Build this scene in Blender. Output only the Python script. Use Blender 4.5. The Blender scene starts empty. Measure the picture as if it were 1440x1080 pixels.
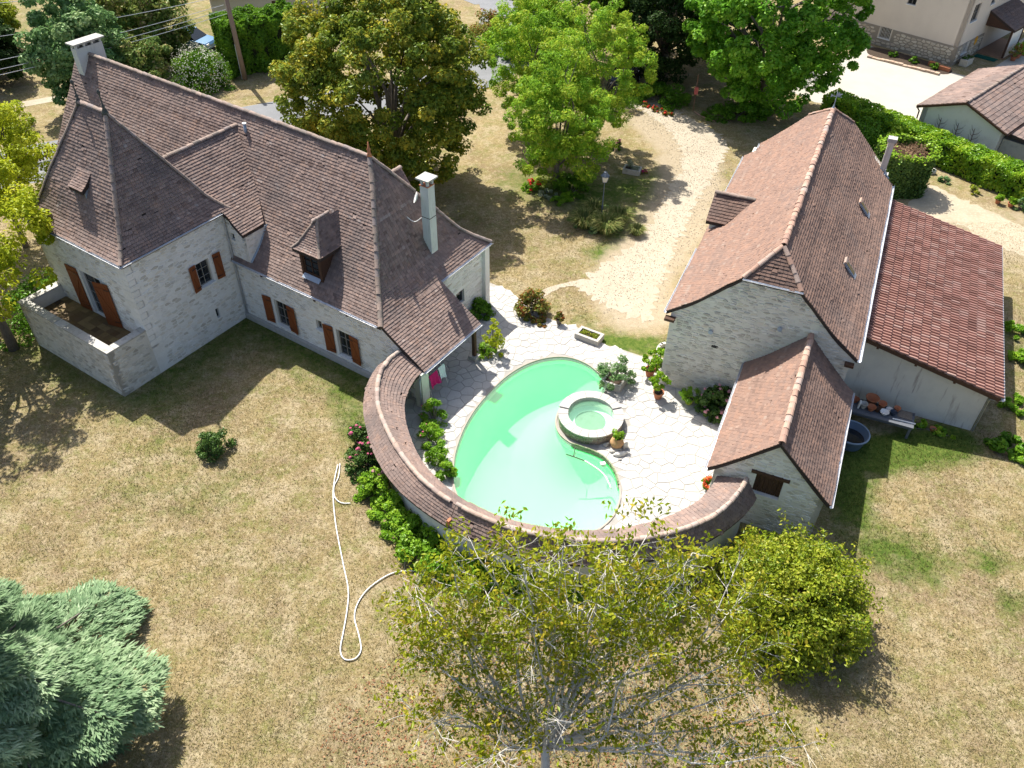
import bpy, bmesh, math, random
import numpy as np
from mathutils import Matrix, Vector

# ------------------------------------------------------------------ camera, sky, sun, exposure
SC = bpy.context.scene
COL = SC.collection
CAMH = 24.32
cam_data = bpy.data.cameras.new('camera')
cam = bpy.data.objects.new('camera', cam_data); COL.objects.link(cam)
cam_data.sensor_width = 36.0
cam_data.lens = 1148.935 / 1440 * 36.0
cam_data.clip_start = 0.1; cam_data.clip_end = 600
cam.matrix_world = (Matrix.Translation((0, 0, CAMH)) @ Matrix.Rotation(math.radians(90 - 41.69), 4, 'X')
                    @ Matrix.Rotation(math.radians(0.794), 4, 'Z'))
SC.camera = cam
SUN_AZ, SUN_EL = math.radians(120.4), math.radians(54.2)       # azimuth counter-clockwise from +X
world = bpy.data.worlds.new('World'); SC.world = world; world.use_nodes = True
wn = world.node_tree.nodes; wl = world.node_tree.links
bg = wn['Background']; sky = wn.new('ShaderNodeTexSky'); sky.sky_type = 'NISHITA'; sky.sun_disc = False
sky.sun_elevation = SUN_EL; sky.sun_rotation = math.radians(90) - SUN_AZ
sky.altitude = 100; sky.air_density = 1.0; sky.dust_density = 3.0; sky.ozone_density = 1.0
wl.new(sky.outputs[0], bg.inputs[0]); bg.inputs[1].default_value = 0.098
sun_data = bpy.data.lights.new('sun', 'SUN'); sun_data.energy = 4.6; sun_data.angle = math.radians(0.5)
sun_data.color = (1.0, 0.95, 0.86)
sun = bpy.data.objects.new('sun', sun_data); COL.objects.link(sun)
sdir = Vector((math.cos(SUN_AZ) * math.cos(SUN_EL), math.sin(SUN_AZ) * math.cos(SUN_EL), math.sin(SUN_EL)))
sun.rotation_euler = sdir.to_track_quat('Z', 'Y').to_euler(); sun.location = sdir * 60
SC.view_settings.view_transform = 'Standard'; SC.view_settings.look = 'None'
SC.view_settings.exposure = 1.0; SC.view_settings.gamma = 1.0; SC.view_settings.use_curve_mapping = False
SC.cycles.max_bounces = 6; SC.cycles.diffuse_bounces = 4; SC.cycles.transparent_max_bounces = 12

# ------------------------------------------------------------------ helpers
R = random.Random(7)
NR = np.random.default_rng(11)

def tag(o, label=None, cat=None, group=None, kind=None):
    if label: o['label'] = label
    if cat: o['category'] = cat
    if group: o['group'] = group
    if kind: o['kind'] = kind
    return o

def empty(name, loc=(0, 0, 0), rz=0.0, label=None, cat=None, group=None):
    o = bpy.data.objects.new(name, None); COL.objects.link(o)
    o.location = loc; o.rotation_euler = (0, 0, rz); o.empty_display_size = .2
    return tag(o, label, cat, group)

def link(name, me, parent=None, loc=None, kind=None):
    o = bpy.data.objects.new(name, me); COL.objects.link(o)
    if parent is not None: o.parent = parent
    if loc is not None: o.location = loc
    if kind: o['kind'] = kind
    return o

def mesh(name, V, F, mat=None, rnd=None, smooth=False):
    """V (n,3); F list of index tuples or an (m,k) array; rnd = one value per face"""
    me = bpy.data.meshes.new(name)
    if isinstance(F, np.ndarray):
        V = np.asarray(V, np.float32); m, k = F.shape
        me.vertices.add(len(V)); me.vertices.foreach_set('co', V.ravel())
        me.loops.add(m * k); me.loops.foreach_set('vertex_index', F.astype(np.int32).ravel())
        me.polygons.add(m); me.polygons.foreach_set('loop_start', np.arange(0, m * k, k, dtype=np.int32))
        me.update(calc_edges=True)
    else:
        me.from_pydata([tuple(map(float, v)) for v in V], [], F)
        me.update()
    if rnd is not None:
        a = me.attributes.new('rnd', 'FLOAT', 'FACE')
        a.data.foreach_set('value', np.asarray(rnd, np.float32))
    me.polygons.foreach_set('use_smooth', [bool(smooth)] * len(me.polygons))
    if mat: me.materials.append(mat)
    return me

class MB:
    """collects boxes, prisms, tubes into one mesh"""
    def __init__(s): s.V = []; s.F = []; s.r = []; s.cur = .5
    def add(s, V, F):
        b = len(s.V); s.V += [tuple(map(float, v)) for v in V]
        s.F += [tuple(i + b for i in f) for f in F]; s.r += [s.cur] * len(F)
        return s
    def box(s, x0, y0, z0, x1, y1, z1):
        V = [(x0, y0, z0), (x1, y0, z0), (x1, y1, z0), (x0, y1, z0), (x0, y0, z1), (x1, y0, z1), (x1, y1, z1), (x0, y1, z1)]
        return s.add(V, [(0, 3, 2, 1), (4, 5, 6, 7), (0, 1, 5, 4), (1, 2, 6, 5), (2, 3, 7, 6), (3, 0, 4, 7)])
    def obox(s, c, ax, ay, az):
        """oriented box: centre and three half vectors"""
        c = np.array(c, float); ax, ay, az = (np.array(a, float) for a in (ax, ay, az))
        V = [c + i * ax + j * ay + k * az for k in (-1, 1) for (i, j) in ((-1, -1), (1, -1), (1, 1), (-1, 1))]
        return s.add(V, [(0, 3, 2, 1), (4, 5, 6, 7), (0, 1, 5, 4), (1, 2, 6, 5), (2, 3, 7, 6), (3, 0, 4, 7)])
    def prism(s, poly, z0, z1, f=lambda x, y, z: (x, y, z)):
        n = len(poly)
        V = [f(x, y, z0) for x, y in poly] + [f(x, y, z1) for x, y in poly]
        F = [tuple(range(n - 1, -1, -1)), tuple(range(n, 2 * n))] + [(i, (i + 1) % n, n + (i + 1) % n, n + i) for i in range(n)]
        return s.add(V, F)
    def tube(s, pts, r, n=8, cap=True):
        pts = [np.array(p, float) for p in pts]; m = len(pts)
        rs = r if hasattr(r, '__len__') else [r] * m
        V = []; F = []
        for i, p in enumerate(pts):
            t = pts[min(i + 1, m - 1)] - pts[max(i - 1, 0)]; t /= (np.linalg.norm(t) + 1e-9)
            a = np.cross(t, (0, 0, 1) if abs(t[2]) < .9 else (1, 0, 0)); a /= np.linalg.norm(a); b = np.cross(t, a)
            for k in range(n):
                q = 2 * math.pi * k / n
                V.append(p + rs[i] * (math.cos(q) * a + math.sin(q) * b))
        for i in range(m - 1):
            for k in range(n):
                F.append((i * n + k, i * n + (k + 1) % n, (i + 1) * n + (k + 1) % n, (i + 1) * n + k))
        if cap: F += [tuple(range(n - 1, -1, -1)), tuple((m - 1) * n + k for k in range(n))]
        return s.add(V, F)
    def lathe(s, prof, c=(0, 0, 0), n=16, cap=True):
        V = []; F = []; m = len(prof)
        for r, z in prof:
            for k in range(n):
                q = 2 * math.pi * k / n; V.append((c[0] + r * math.cos(q), c[1] + r * math.sin(q), c[2] + z))
        for i in range(m - 1):
            for k in range(n):
                F.append((i * n + k, i * n + (k + 1) % n, (i + 1) * n + (k + 1) % n, (i + 1) * n + k))
        if cap: F += [tuple(range(n - 1, -1, -1)), tuple((m - 1) * n + k for k in range(n))]
        return s.add(V, F)
    def build(s, name, mat, parent=None, smooth=False, kind=None, loc=None):
        return link(name, mesh(name, s.V, s.F, mat, s.r, smooth), parent, loc, kind)

def catmull(P, n=8, closed=False):
    P = [np.array(p, float) for p in P]; m = len(P); out = []
    for i in range(m if closed else m - 1):
        g = (lambda j: P[j % m]) if closed else (lambda j: P[min(max(j, 0), m - 1)])
        a, b, c, d = g(i - 1), g(i), g(i + 1), g(i + 2)
        for k in range(n):
            t = k / n
            out.append(.5 * (2 * b + (c - a) * t + (2 * a - 5 * b + 4 * c - d) * t * t + (3 * b - a - 3 * c + d) * t ** 3))
    if not closed: out.append(P[-1])
    return out

def inpoly(P, poly):
    """P (n,2) inside polygon?"""
    P = np.asarray(P, float); x, y = P[:, 0], P[:, 1]; ins = np.zeros(len(P), bool)
    q = np.asarray(poly, float); n = len(q); j = n - 1
    for i in range(n):
        xi, yi, xj, yj = q[i, 0], q[i, 1], q[j, 0], q[j, 1]
        c = ((yi > y) != (yj > y)) & (x < (xj - xi) * (y - yi) / (yj - yi + 1e-12) + xi)
        ins ^= c; j = i
    return ins

def polydist(P, line, closed=False):
    P = np.asarray(P, float); L = np.asarray(line, float); d = np.full(len(P), 1e9)
    m = len(L)
    for i in range(m if closed else m - 1):
        a, b = L[i], L[(i + 1) % m]; ab = b - a
        t = np.clip(((P - a) @ ab) / (ab @ ab + 1e-12), 0, 1)
        d = np.minimum(d, np.hypot(*(P - (a + t[:, None] * ab)).T))
    return d

def cliphalf(poly, p, n):
    """keep the side where (x-p).n <= 0"""
    out = []; m = len(poly)
    for i in range(m):
        a, b = poly[i], poly[(i + 1) % m]
        da = (a[0] - p[0]) * n[0] + (a[1] - p[1]) * n[1]; db = (b[0] - p[0]) * n[0] + (b[1] - p[1]) * n[1]
        if da <= 0: out.append(a)
        if (da < 0 < db) or (db < 0 < da):
            t = da / (da - db); out.append((a[0] + t * (b[0] - a[0]), a[1] + t * (b[1] - a[1])))
    return out

def cliprect(poly, x0, y0, x1, y1):
    for p, n in (((x0, 0), (-1, 0)), ((x1, 0), (1, 0)), ((0, y0), (0, -1)), ((0, y1), (0, 1))):
        if len(poly) >= 3: poly = cliphalf(poly, p, n)
    return poly if len(poly) >= 3 else []

# ------------------------------------------------------------------ materials (colours are linear albedo)
def pmat(name, cols, src=None, var=(), rough=.85, bump=None, spec=.25, metal=0.0):
    """cols: ramp read by a per-piece random number; var: (noise scale, colour, low, high, strength[, stretch])"""
    m = bpy.data.materials.new(name); m.use_nodes = True; nt = m.node_tree; N = nt.nodes; L = nt.links
    b = N['Principled BSDF']; b.inputs['Roughness'].default_value = rough; b.inputs['Metallic'].default_value = metal
    b.inputs['Specular IOR Level'].default_value = spec
    tc = N.new('ShaderNodeTexCoord')
    if src:
        ramp = N.new('ShaderNodeValToRGB'); e = ramp.color_ramp.elements
        while len(e) < len(cols): e.new(.5)
        for i, c in enumerate(cols):
            e[i].position = i / max(1, len(cols) - 1); e[i].color = (*c, 1)
        if src == 'rnd':
            a = N.new('ShaderNodeAttribute'); a.attribute_name = 'rnd'; L.new(a.outputs['Fac'], ramp.inputs[0])
        else:
            a = N.new('ShaderNodeObjectInfo'); L.new(a.outputs['Random'], ramp.inputs[0])
        cur = ramp.outputs[0]
    else:
        rgb = N.new('ShaderNodeRGB'); rgb.outputs[0].default_value = (*cols[0], 1); cur = rgb.outputs[0]
    for v in var:
        sc, c, lo, hi, st = v[:5]
        no = N.new('ShaderNodeTexNoise'); no.inputs['Scale'].default_value = sc; no.inputs['Detail'].default_value = 5
        no.inputs['Roughness'].default_value = .65
        if len(v) > 5:
            mp = N.new('ShaderNodeMapping'); mp.inputs['Scale'].default_value = v[5]
            L.new(tc.outputs['Object'], mp.inputs[0]); L.new(mp.outputs[0], no.inputs['Vector'])
        else: L.new(tc.outputs['Object'], no.inputs['Vector'])
        mr = N.new('ShaderNodeMapRange'); mr.inputs[1].default_value = lo; mr.inputs[2].default_value = hi
        mr.inputs[3].default_value = 0; mr.inputs[4].default_value = st
        L.new(no.outputs[0], mr.inputs[0])
        mx = N.new('ShaderNodeMix'); mx.data_type = 'RGBA'
        L.new(mr.outputs[0], mx.inputs[0]); L.new(cur, mx.inputs[6]); mx.inputs[7].default_value = (*c, 1)
        cur = mx.outputs[2]
    L.new(cur, b.inputs['Base Color'])
    if bump:
        no = N.new('ShaderNodeTexNoise'); no.inputs['Scale'].default_value = bump[0]; no.inputs['Detail'].default_value = 6
        L.new(tc.outputs['Object'], no.inputs['Vector'])
        bp = N.new('ShaderNodeBump'); bp.inputs['Strength'].default_value = bump[1]; bp.inputs['Distance'].default_value = bump[2] if len(bump) > 2 else .02
        L.new(no.outputs[0], bp.inputs['Height']); L.new(bp.outputs[0], b.inputs['Normal'])
    return m

def leafmat(name, cols, trans=.3, gloss=.06):
    """leaves: per-leaf colour from the ramp, light passing through, a little sheen"""
    m = bpy.data.materials.new(name); m.use_nodes = True; nt = m.node_tree; N = nt.nodes; L = nt.links
    N.remove(N['Principled BSDF']); out = N['Material Output']
    ramp = N.new('ShaderNodeValToRGB'); e = ramp.color_ramp.elements
    while len(e) < len(cols): e.new(.5)
    for i, c in enumerate(cols): e[i].position = i / (len(cols) - 1); e[i].color = (*c, 1)
    a = N.new('ShaderNodeAttribute'); a.attribute_name = 'rnd'; L.new(a.outputs['Fac'], ramp.inputs[0])
    d = N.new('ShaderNodeBsdfDiffuse'); t = N.new('ShaderNodeBsdfTranslucent'); g = N.new('ShaderNodeBsdfGlossy')
    g.inputs['Roughness'].default_value = .38; g.inputs['Color'].default_value = (.8, .9, .7, 1); gloss *= .2
    L.new(ramp.outputs[0], d.inputs[0])
    br = N.new('ShaderNodeHueSaturation'); br.inputs['Value'].default_value = 1.25; br.inputs['Hue'].default_value = .49
    L.new(ramp.outputs[0], br.inputs['Color']); L.new(br.outputs[0], t.inputs[0])
    m1 = N.new('ShaderNodeMixShader'); m1.inputs[0].default_value = trans; L.new(d.outputs[0], m1.inputs[1]); L.new(t.outputs[0], m1.inputs[2])
    m2 = N.new('ShaderNodeMixShader'); m2.inputs[0].default_value = gloss; L.new(m1.outputs[0], m2.inputs[1]); L.new(g.outputs[0], m2.inputs[2])
    L.new(m2.outputs[0], out.inputs[0])
    return m

def glassmat():
    m = bpy.data.materials.new('window_glass'); m.use_nodes = True
    b = m.node_tree.nodes['Principled BSDF']; b.inputs['Base Color'].default_value = (.012, .016, .02, 1)
    b.inputs['Roughness'].default_value = .06; b.inputs['Specular IOR Level'].default_value = .6
    return m

TILE_MAUVE = [(.118, .080, .068), (.172, .122, .105), (.208, .151, .131), (.24, .178, .155), (.285, .198, .163), (.305, .252, .228)]
TILE_RED = [(.108, .074, .062), (.152, .100, .081), (.185, .119, .095), (.213, .139, .110), (.24, .146, .108), (.255, .195, .162)]
TILE_PINK = [(.20, .108, .086), (.27, .145, .116), (.32, .175, .14), (.355, .20, .163), (.375, .255, .215)]
MT = dict(
    tile_house=pmat('flat_clay_tile_weathered', TILE_MAUVE, 'rnd', [(.55, (.125, .105, .10), .46, .70, .75, (1, 1, .4)), (2.2, (.32, .195, .135), .54, .72, .5), (10, (.48, .46, .43), .67, .74, .6)], .9, (30, .5)),
    tile_barn=pmat('flat_clay_tile_red', TILE_RED, 'rnd', [(.5, (.155, .125, .115), .5, .74, .55, (1, 1, .45)), (2.0, (.36, .22, .16), .52, .75, .5), (9, (.44, .38, .33), .65, .75, .5)], .9, (30, .5)),
    tile_lean=pmat('interlocking_tile', TILE_PINK, 'rnd', [(.9, (.22, .16, .14), .52, .75, .45)], .85, (25, .4)),
    tile_lean_o=pmat('interlocking_tile_single', TILE_PINK, 'obj', [(.9, (.22, .16, .14), .52, .75, .45)], .85, (25, .4)),
    ridge=pmat('ridge_tile_house', [(.20, .17, .15), (.27, .21, .175), (.33, .25, .21), (.25, .21, .20)], 'obj', [(6, (.10, .085, .07), .5, .75, .6)], .9, (20, .5)),
    ridge_red=pmat('ridge_tile_red', [(.30, .19, .15), (.38, .24, .18), (.42, .30, .24), (.33, .26, .23)], 'obj', [(6, (.13, .10, .08), .55, .8, .6)], .9, (20, .5)),
    deck=pmat('roof_deck', [(.05, .038, .033)], None, [], .95),
    mortar=pmat('pale_lime_mortar', [(.78, .77, .74)], None, [(1.3, (.62, .60, .56), .45, .75, .7), (7, (.50, .47, .42), .6, .78, .5)], .95, (25, .6)),
    stone=pmat('rubble_limestone', [(.50, .46, .40), (.64, .62, .57), (.70, .68, .64), (.75, .735, .70), (.77, .76, .73), (.74, .725, .69), (.71, .66, .57), (.56, .55, .53)], 'rnd', [(4, (.48, .45, .40), .55, .74, .55)], .95, (22, .7)),
    stone_warm=pmat('rubble_limestone_warm', [(.38, .35, .30), (.52, .49, .43), (.60, .57, .50), (.66, .63, .57), (.69, .665, .61), (.64, .61, .55), (.60, .54, .44), (.46, .45, .42)], 'rnd', [(4, (.34, .31, .26), .52, .72, .6)], .95, (22, .8)),
    mortar_warm=pmat('grey_lime_mortar', [(.64, .61, .55)], None, [(1.2, (.50, .475, .42), .45, .7, .7), (8, (.38, .35, .30), .6, .76, .6)], .95, (25, .7)),
    quoin=pmat('dressed_quoin', [(.70, .69, .65), (.78, .77, .74), (.81, .80, .78)], 'obj', [(6, (.45, .42, .36), .55, .75, .5)], .9, (25, .4)),
    coping=pmat('terrace_coping_slab', [(.36, .345, .31), (.43, .415, .385), (.48, .465, .435)], 'obj', [(5, (.24, .225, .19), .52, .72, .7)], .9, (25, .4)),
    render=pmat('cement_render', [(.62, .595, .54)], None, [(.9, (.50, .48, .44), .45, .7, .7), (2.5, (.26, .20, .18), .58, .72, .8, (2.2, 2.2, .22))], .95, (40, .3)),
    render_white=pmat('white_wall_render', [(.66, .65, .62)], None, [(1.1, (.5, .48, .44), .5, .75, .7)], .95, (40, .3)),
    render_cream=pmat('cream_render', [(.66, .585, .50)], None, [(.6, (.60, .53, .45), .45, .7, .7)], .95, (50, .2)),
    render_grey=pmat('chimney_render', [(.55, .57, .56)], None, [(3, (.36, .36, .34), .5, .75, .6, (3, 3, .6))], .9, (30, .4)),
    concrete=pmat('concrete', [(.42, .41, .38)], None, [(4, (.25, .24, .22), .5, .75, .7)], .95, (20, .5)),
    shutter=pmat('varnished_shutter', [(.19, .055, .018), (.23, .07, .022), (.17, .048, .016)], 'obj', [(14, (.09, .028, .012), .5, .75, .6, (6, 6, .5))], .6, (30, .2)),
    frame=pmat('greyed_window_frame', [(.30, .28, .25)], None, [(8, (.2, .185, .165), .5, .75, .5)], .6),
    wood_dark=pmat('dark_timber', [(.085, .045, .028)], None, [(10, (.04, .022, .015), .45, .7, .8, (4, 4, .6))], .75, (25, .4)),
    wood_grey=pmat('weathered_board', [(.07, .08, .095), (.10, .11, .13), (.13, .14, .16)], 'obj', [(9, (.08, .08, .085), .5, .75, .7)], .85, (25, .4)),
    white=pmat('white_paint', [(.74, .74, .72)], None, [], .6),
    iron=pmat('black_iron', [(.02, .02, .022)], None, [], .5),
    zinc=pmat('zinc_gutter', [(.60, .62, .66)], None, [(4, (.36, .38, .42), .5, .75, .6)], .42, None, .5, .35),
    lead=pmat('lead_flashing', [(.30, .36, .44)], None, [(4, (.22, .27, .33), .5, .7, .6)], .5, None, .5, .2),
    bronze=pmat('weathered_finial', [(.07, .075, .07)], None, [(12, (.14, .15, .12), .5, .7, .6)], .7),
    terracotta=pmat('terracotta', [(.40, .145, .07), (.46, .18, .09), (.34, .12, .06)], 'obj', [(9, (.28, .15, .10), .5, .75, .6)], .85, (30, .3)),
    plastic_dark=pmat('dark_plastic', [(.03, .045, .075)], None, [], .5),
    soil=pmat('potting_soil', [(.05, .035, .025)], None, [(20, (.09, .065, .045), .45, .7, .8)], 1.0, (40, .8)),
    bark=pmat('grey_bark', [(.19, .165, .14)], None, [(8, (.08, .065, .052), .45, .7, .8, (3, 3, .8))], .95, (30, .9)),
    bark_pale=pmat('pale_lichened_bark', [(.58, .55, .50)], None, [(7, (.24, .21, .18), .52, .74, .75)], .95, (30, .8)),
    asphalt=pmat('asphalt', [(.20, .205, .215)], None, [(.35, (.15, .155, .16), .45, .7, .8), (40, (.28, .28, .28), .6, .75, .5)], .95, (60, .4)),
)
MT['glass'] = glassmat()
# ------------------------------------------------------------------ builders for roofs and masonry
def interp_rail(st, t):
    """st (T,K,3): row at parameter t in [0,T-1]"""
    i = min(int(t), len(st) - 2); f = t - i
    return st[i] * (1 - f) + st[i + 1] * f

def row_at(row, s):
    d = np.r_[0, np.cumsum(np.linalg.norm(np.diff(row, axis=0), axis=1))]
    s = np.asarray(s)
    return np.stack([np.interp(s, d, row[:, k]) for k in range(3)], 1)

def tile_rows(st, tw=.17, exp=.14, th=.032, seed=0, sag=.006, ramp=(0, 1), upbias=0.0):
    """courses of flat tiles between an eave row and a top row; every tile is a wedge with its own front edge"""
    st = np.asarray(st, float); rng = np.random.default_rng(seed)
    mid = st.mean(1); cum = np.r_[0, np.cumsum(np.linalg.norm(np.diff(mid, axis=0), axis=1))]
    n = max(1, int(round(cum[-1] / exp)))
    tpar = np.interp(np.linspace(0, cum[-1], n + 1), cum, np.arange(len(st)))
    VV, FF, RR = [], [], []; base = 0
    for i in range(n):
        A = interp_rail(st, tpar[i]); B = interp_rail(st, tpar[i + 1])
        la = np.linalg.norm(np.diff(A, axis=0), axis=1).sum(); lb = np.linalg.norm(np.diff(B, axis=0), axis=1).sum()
        if max(la, lb) < .05: continue
        k = max(1, int(round(max(la, lb) / tw)))
        # joints kept on a fixed grid measured from the row's own start so the courses break joint
        e = np.linspace(0, 1, k + 1)
        if k > 2:
            off = (.5 if i % 2 else 0) / k
            e = np.r_[0, np.clip(e[1:-1] + off - .25 / k + rng.normal(0, .04 / k, k - 1), .2 / k, 1 - .2 / k), 1]
        g = .004 / max(la, .1)
        A0, A1 = row_at(A, (e[:-1] + g) * la), row_at(A, (e[1:] - g) * la)
        B0, B1 = row_at(B, (e[:-1] + g) * lb), row_at(B, (e[1:] - g) * lb)
        nrm = np.cross(A1 - A0, (B0 + B1) / 2 - (A0 + A1) / 2); nrm /= (np.linalg.norm(nrm, axis=1)[:, None] + 1e-9)
        dn = (A0 + A1 - B0 - B1) / 2
        nrm *= np.where(nrm[:, 2:3] < 0, -1, 1)
        lift = th * (1 + rng.normal(0, .10, (k, 1))); jit = rng.normal(0, sag * .5, (k, 1))
        over = dn / (np.linalg.norm(dn, axis=1)[:, None] + 1e-9) * (.012 + rng.normal(0, .005, (k, 1)))
        slip = (rng.random((k, 1)) < .006) * rng.uniform(.03, .09, (k, 1)); over = over + dn / (np.linalg.norm(dn, axis=1)[:, None] + 1e-9) * slip; B0 = B0 + dn / (np.linalg.norm(dn, axis=1)[:, None] + 1e-9) * slip; B1 = B1 + dn / (np.linalg.norm(dn, axis=1)[:, None] + 1e-9) * slip; lift = lift + (slip > 0) * .012
        wv = lambda p: (.016 * np.sin(1.1 * p[:, :1] + .7 * p[:, 2:3] + seed) * np.sin(1.3 * p[:, 1:2] + 1.9 * p[:, 2:3]) + .007 * np.sin(3.7 * p[:, :1] + 2.9 * p[:, 1:2]) + .018) * nrm
        A0, A1, B0, B1 = A0 + wv(A0), A1 + wv(A1), B0 + wv(B0), B1 + wv(B1)
        P = np.stack([A0 + nrm * (lift + jit) + over, A1 + nrm * (lift - jit) + over, B1 + nrm * .004, B0 + nrm * .004,
                      A0 - nrm * .022 + over, A1 - nrm * .022 + over], 1).reshape(-1, 3)
        b = base + 6 * np.arange(k)[:, None]
        F = np.concatenate([b + np.array([[0, 1, 2, 3]]), b + np.array([[4, 5, 1, 0]]), b + np.array([[4, 0, 3, 3]]), b + np.array([[1, 5, 2, 2]])], 0)
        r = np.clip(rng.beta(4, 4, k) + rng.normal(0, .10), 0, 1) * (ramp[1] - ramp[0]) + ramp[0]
        VV.append(P); FF.append(F); RR.append(np.tile(r, 4)); base += 6 * k
    return np.concatenate(VV), np.concatenate(FF), np.concatenate(RR)

def arr_tiles(name, parts, mat, parent):
    """several tiled slopes' tiles as one stuff part (single tiles are only a few pixels)"""
    VV, FT, FQ, RT, RQ = [], [], [], [], []; b = 0
    for V, F, r in parts:
        q = F[:, 2] != F[:, 3]
        FQ.append(F[q] + b); FT.append(F[~q][:, :3] + b); RQ.append(r[q]); RT.append(r[~q]); VV.append(V); b += len(V)
    V = np.concatenate(VV); FQ = np.concatenate(FQ); FT = np.concatenate(FT); r = np.r_[np.concatenate(RQ), np.concatenate(RT)]
    me = bpy.data.meshes.new(name); me.vertices.add(len(V)); me.vertices.foreach_set('co', V.astype(np.float32).ravel())
    loops = np.r_[FQ.ravel(), FT.ravel()].astype(np.int32); me.loops.add(len(loops)); me.loops.foreach_set('vertex_index', loops)
    me.polygons.add(len(FQ) + len(FT))
    me.polygons.foreach_set('loop_start', np.r_[np.arange(0, 4 * len(FQ), 4), 4 * len(FQ) + np.arange(0, 3 * len(FT), 3)].astype(np.int32))
    me.update(calc_edges=True)
    me.polygons.foreach_set('use_smooth', [False] * len(me.polygons))
    a = me.attributes.new('rnd', 'FLOAT', 'FACE'); a.data.foreach_set('value', r.astype(np.float32))
    me.materials.append(mat)
    return link(name, me, parent, kind='stuff')

def deck_mesh(mb, st, drop=.012, th=.14):
    """closed slab under a slope"""
    st = np.asarray(st, float); T, K, _ = st.shape
    up = np.array([0, 0, 1.0]); top = st - up * drop; bot = st - up * (drop + th)
    V = np.concatenate([top.reshape(-1, 3), bot.reshape(-1, 3)]); o = T * K; F = []
    for i in range(T - 1):
        for k in range(K - 1):
            a = i * K + k; F.append((a, a + 1, a + K + 1, a + K)); F.append((o + a, o + a + K, o + a + K + 1, o + a + 1))
    rim = [(0, k) for k in range(K)] + [(i, K - 1) for i in range(1, T)] + [(T - 1, k) for k in range(K - 2, -1, -1)] + [(i, 0) for i in range(T - 2, 0, -1)]
    for j in range(len(rim)):
        a = rim[j][0] * K + rim[j][1]; c = rim[(j + 1) % len(rim)]; c = c[0] * K + c[1]
        F.append((a, o + a, o + c, c))
    mb.add(V, F)

def finer(st, n=3):
    """smooth the profile of a slope by resampling its rows"""
    st = np.asarray(st, float); T, K, _ = st.shape
    cols = [np.array(catmull(list(st[:, k]), n)) for k in range(K)]
    return np.stack(cols, 1)

_ridge_me = {}
def ridge_tiles(pts, parent, mat, name='ridge_tile', r=.12, L=.36, lift=.02, seed=0):
    """half-round cover tiles laid end to end along a ridge or hip, each its own part"""
    key = (mat.name, r, L)
    if key not in _ridge_me:
        V = []; F = []; n = 7
        for i, (x, s) in enumerate(((0, 1.0), (L + .03, .86))):
            for layer in (1, .78):
                for k in range(n):
                    q = math.pi * (k / (n - 1)); V.append((x, -math.cos(q) * r * s * layer, math.sin(q) * r * s * layer * .85))
        for k in range(n - 1):
            F.append((k, k + 1, 2 * n + k + 1, 2 * n + k)); F.append((k, n + k, n + k + 1, k + 1))
            F.append((n + k, 3 * n + k, 3 * n + k + 1, n + k + 1))
        me = mesh(name, V, F, mat); _ridge_me[key] = me
    me = _ridge_me[key]; pts = np.asarray(pts, float); rng = random.Random(seed)
    d = np.r_[0, np.cumsum(np.linalg.norm(np.diff(pts, axis=0), axis=1))]; n = max(1, int(round(d[-1] / L)))
    P = np.stack([np.interp(np.linspace(0, d[-1], n + 1), d, pts[:, k]) for k in range(3)], 1)
    for a, b in zip(P[:-1], P[1:]):
        x = Vector(b - a); ln = x.length; x.normalize(); z = Vector((0, 0, 1)); y = z.cross(x); y.normalize(); z = x.cross(y)
        o = link(name, me, parent)
        m = Matrix((x, y, z)).transposed().to_4x4(); m.translation = Vector(a) + z * (lift + rng.gauss(0, .006))
        o.matrix_local = m @ Matrix.Rotation(rng.gauss(0, .03), 4, 'Z') @ Matrix.Diagonal((ln / L, 1 + rng.gauss(0, .05), 1 + rng.gauss(0, .06), 1))
    return n

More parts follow.
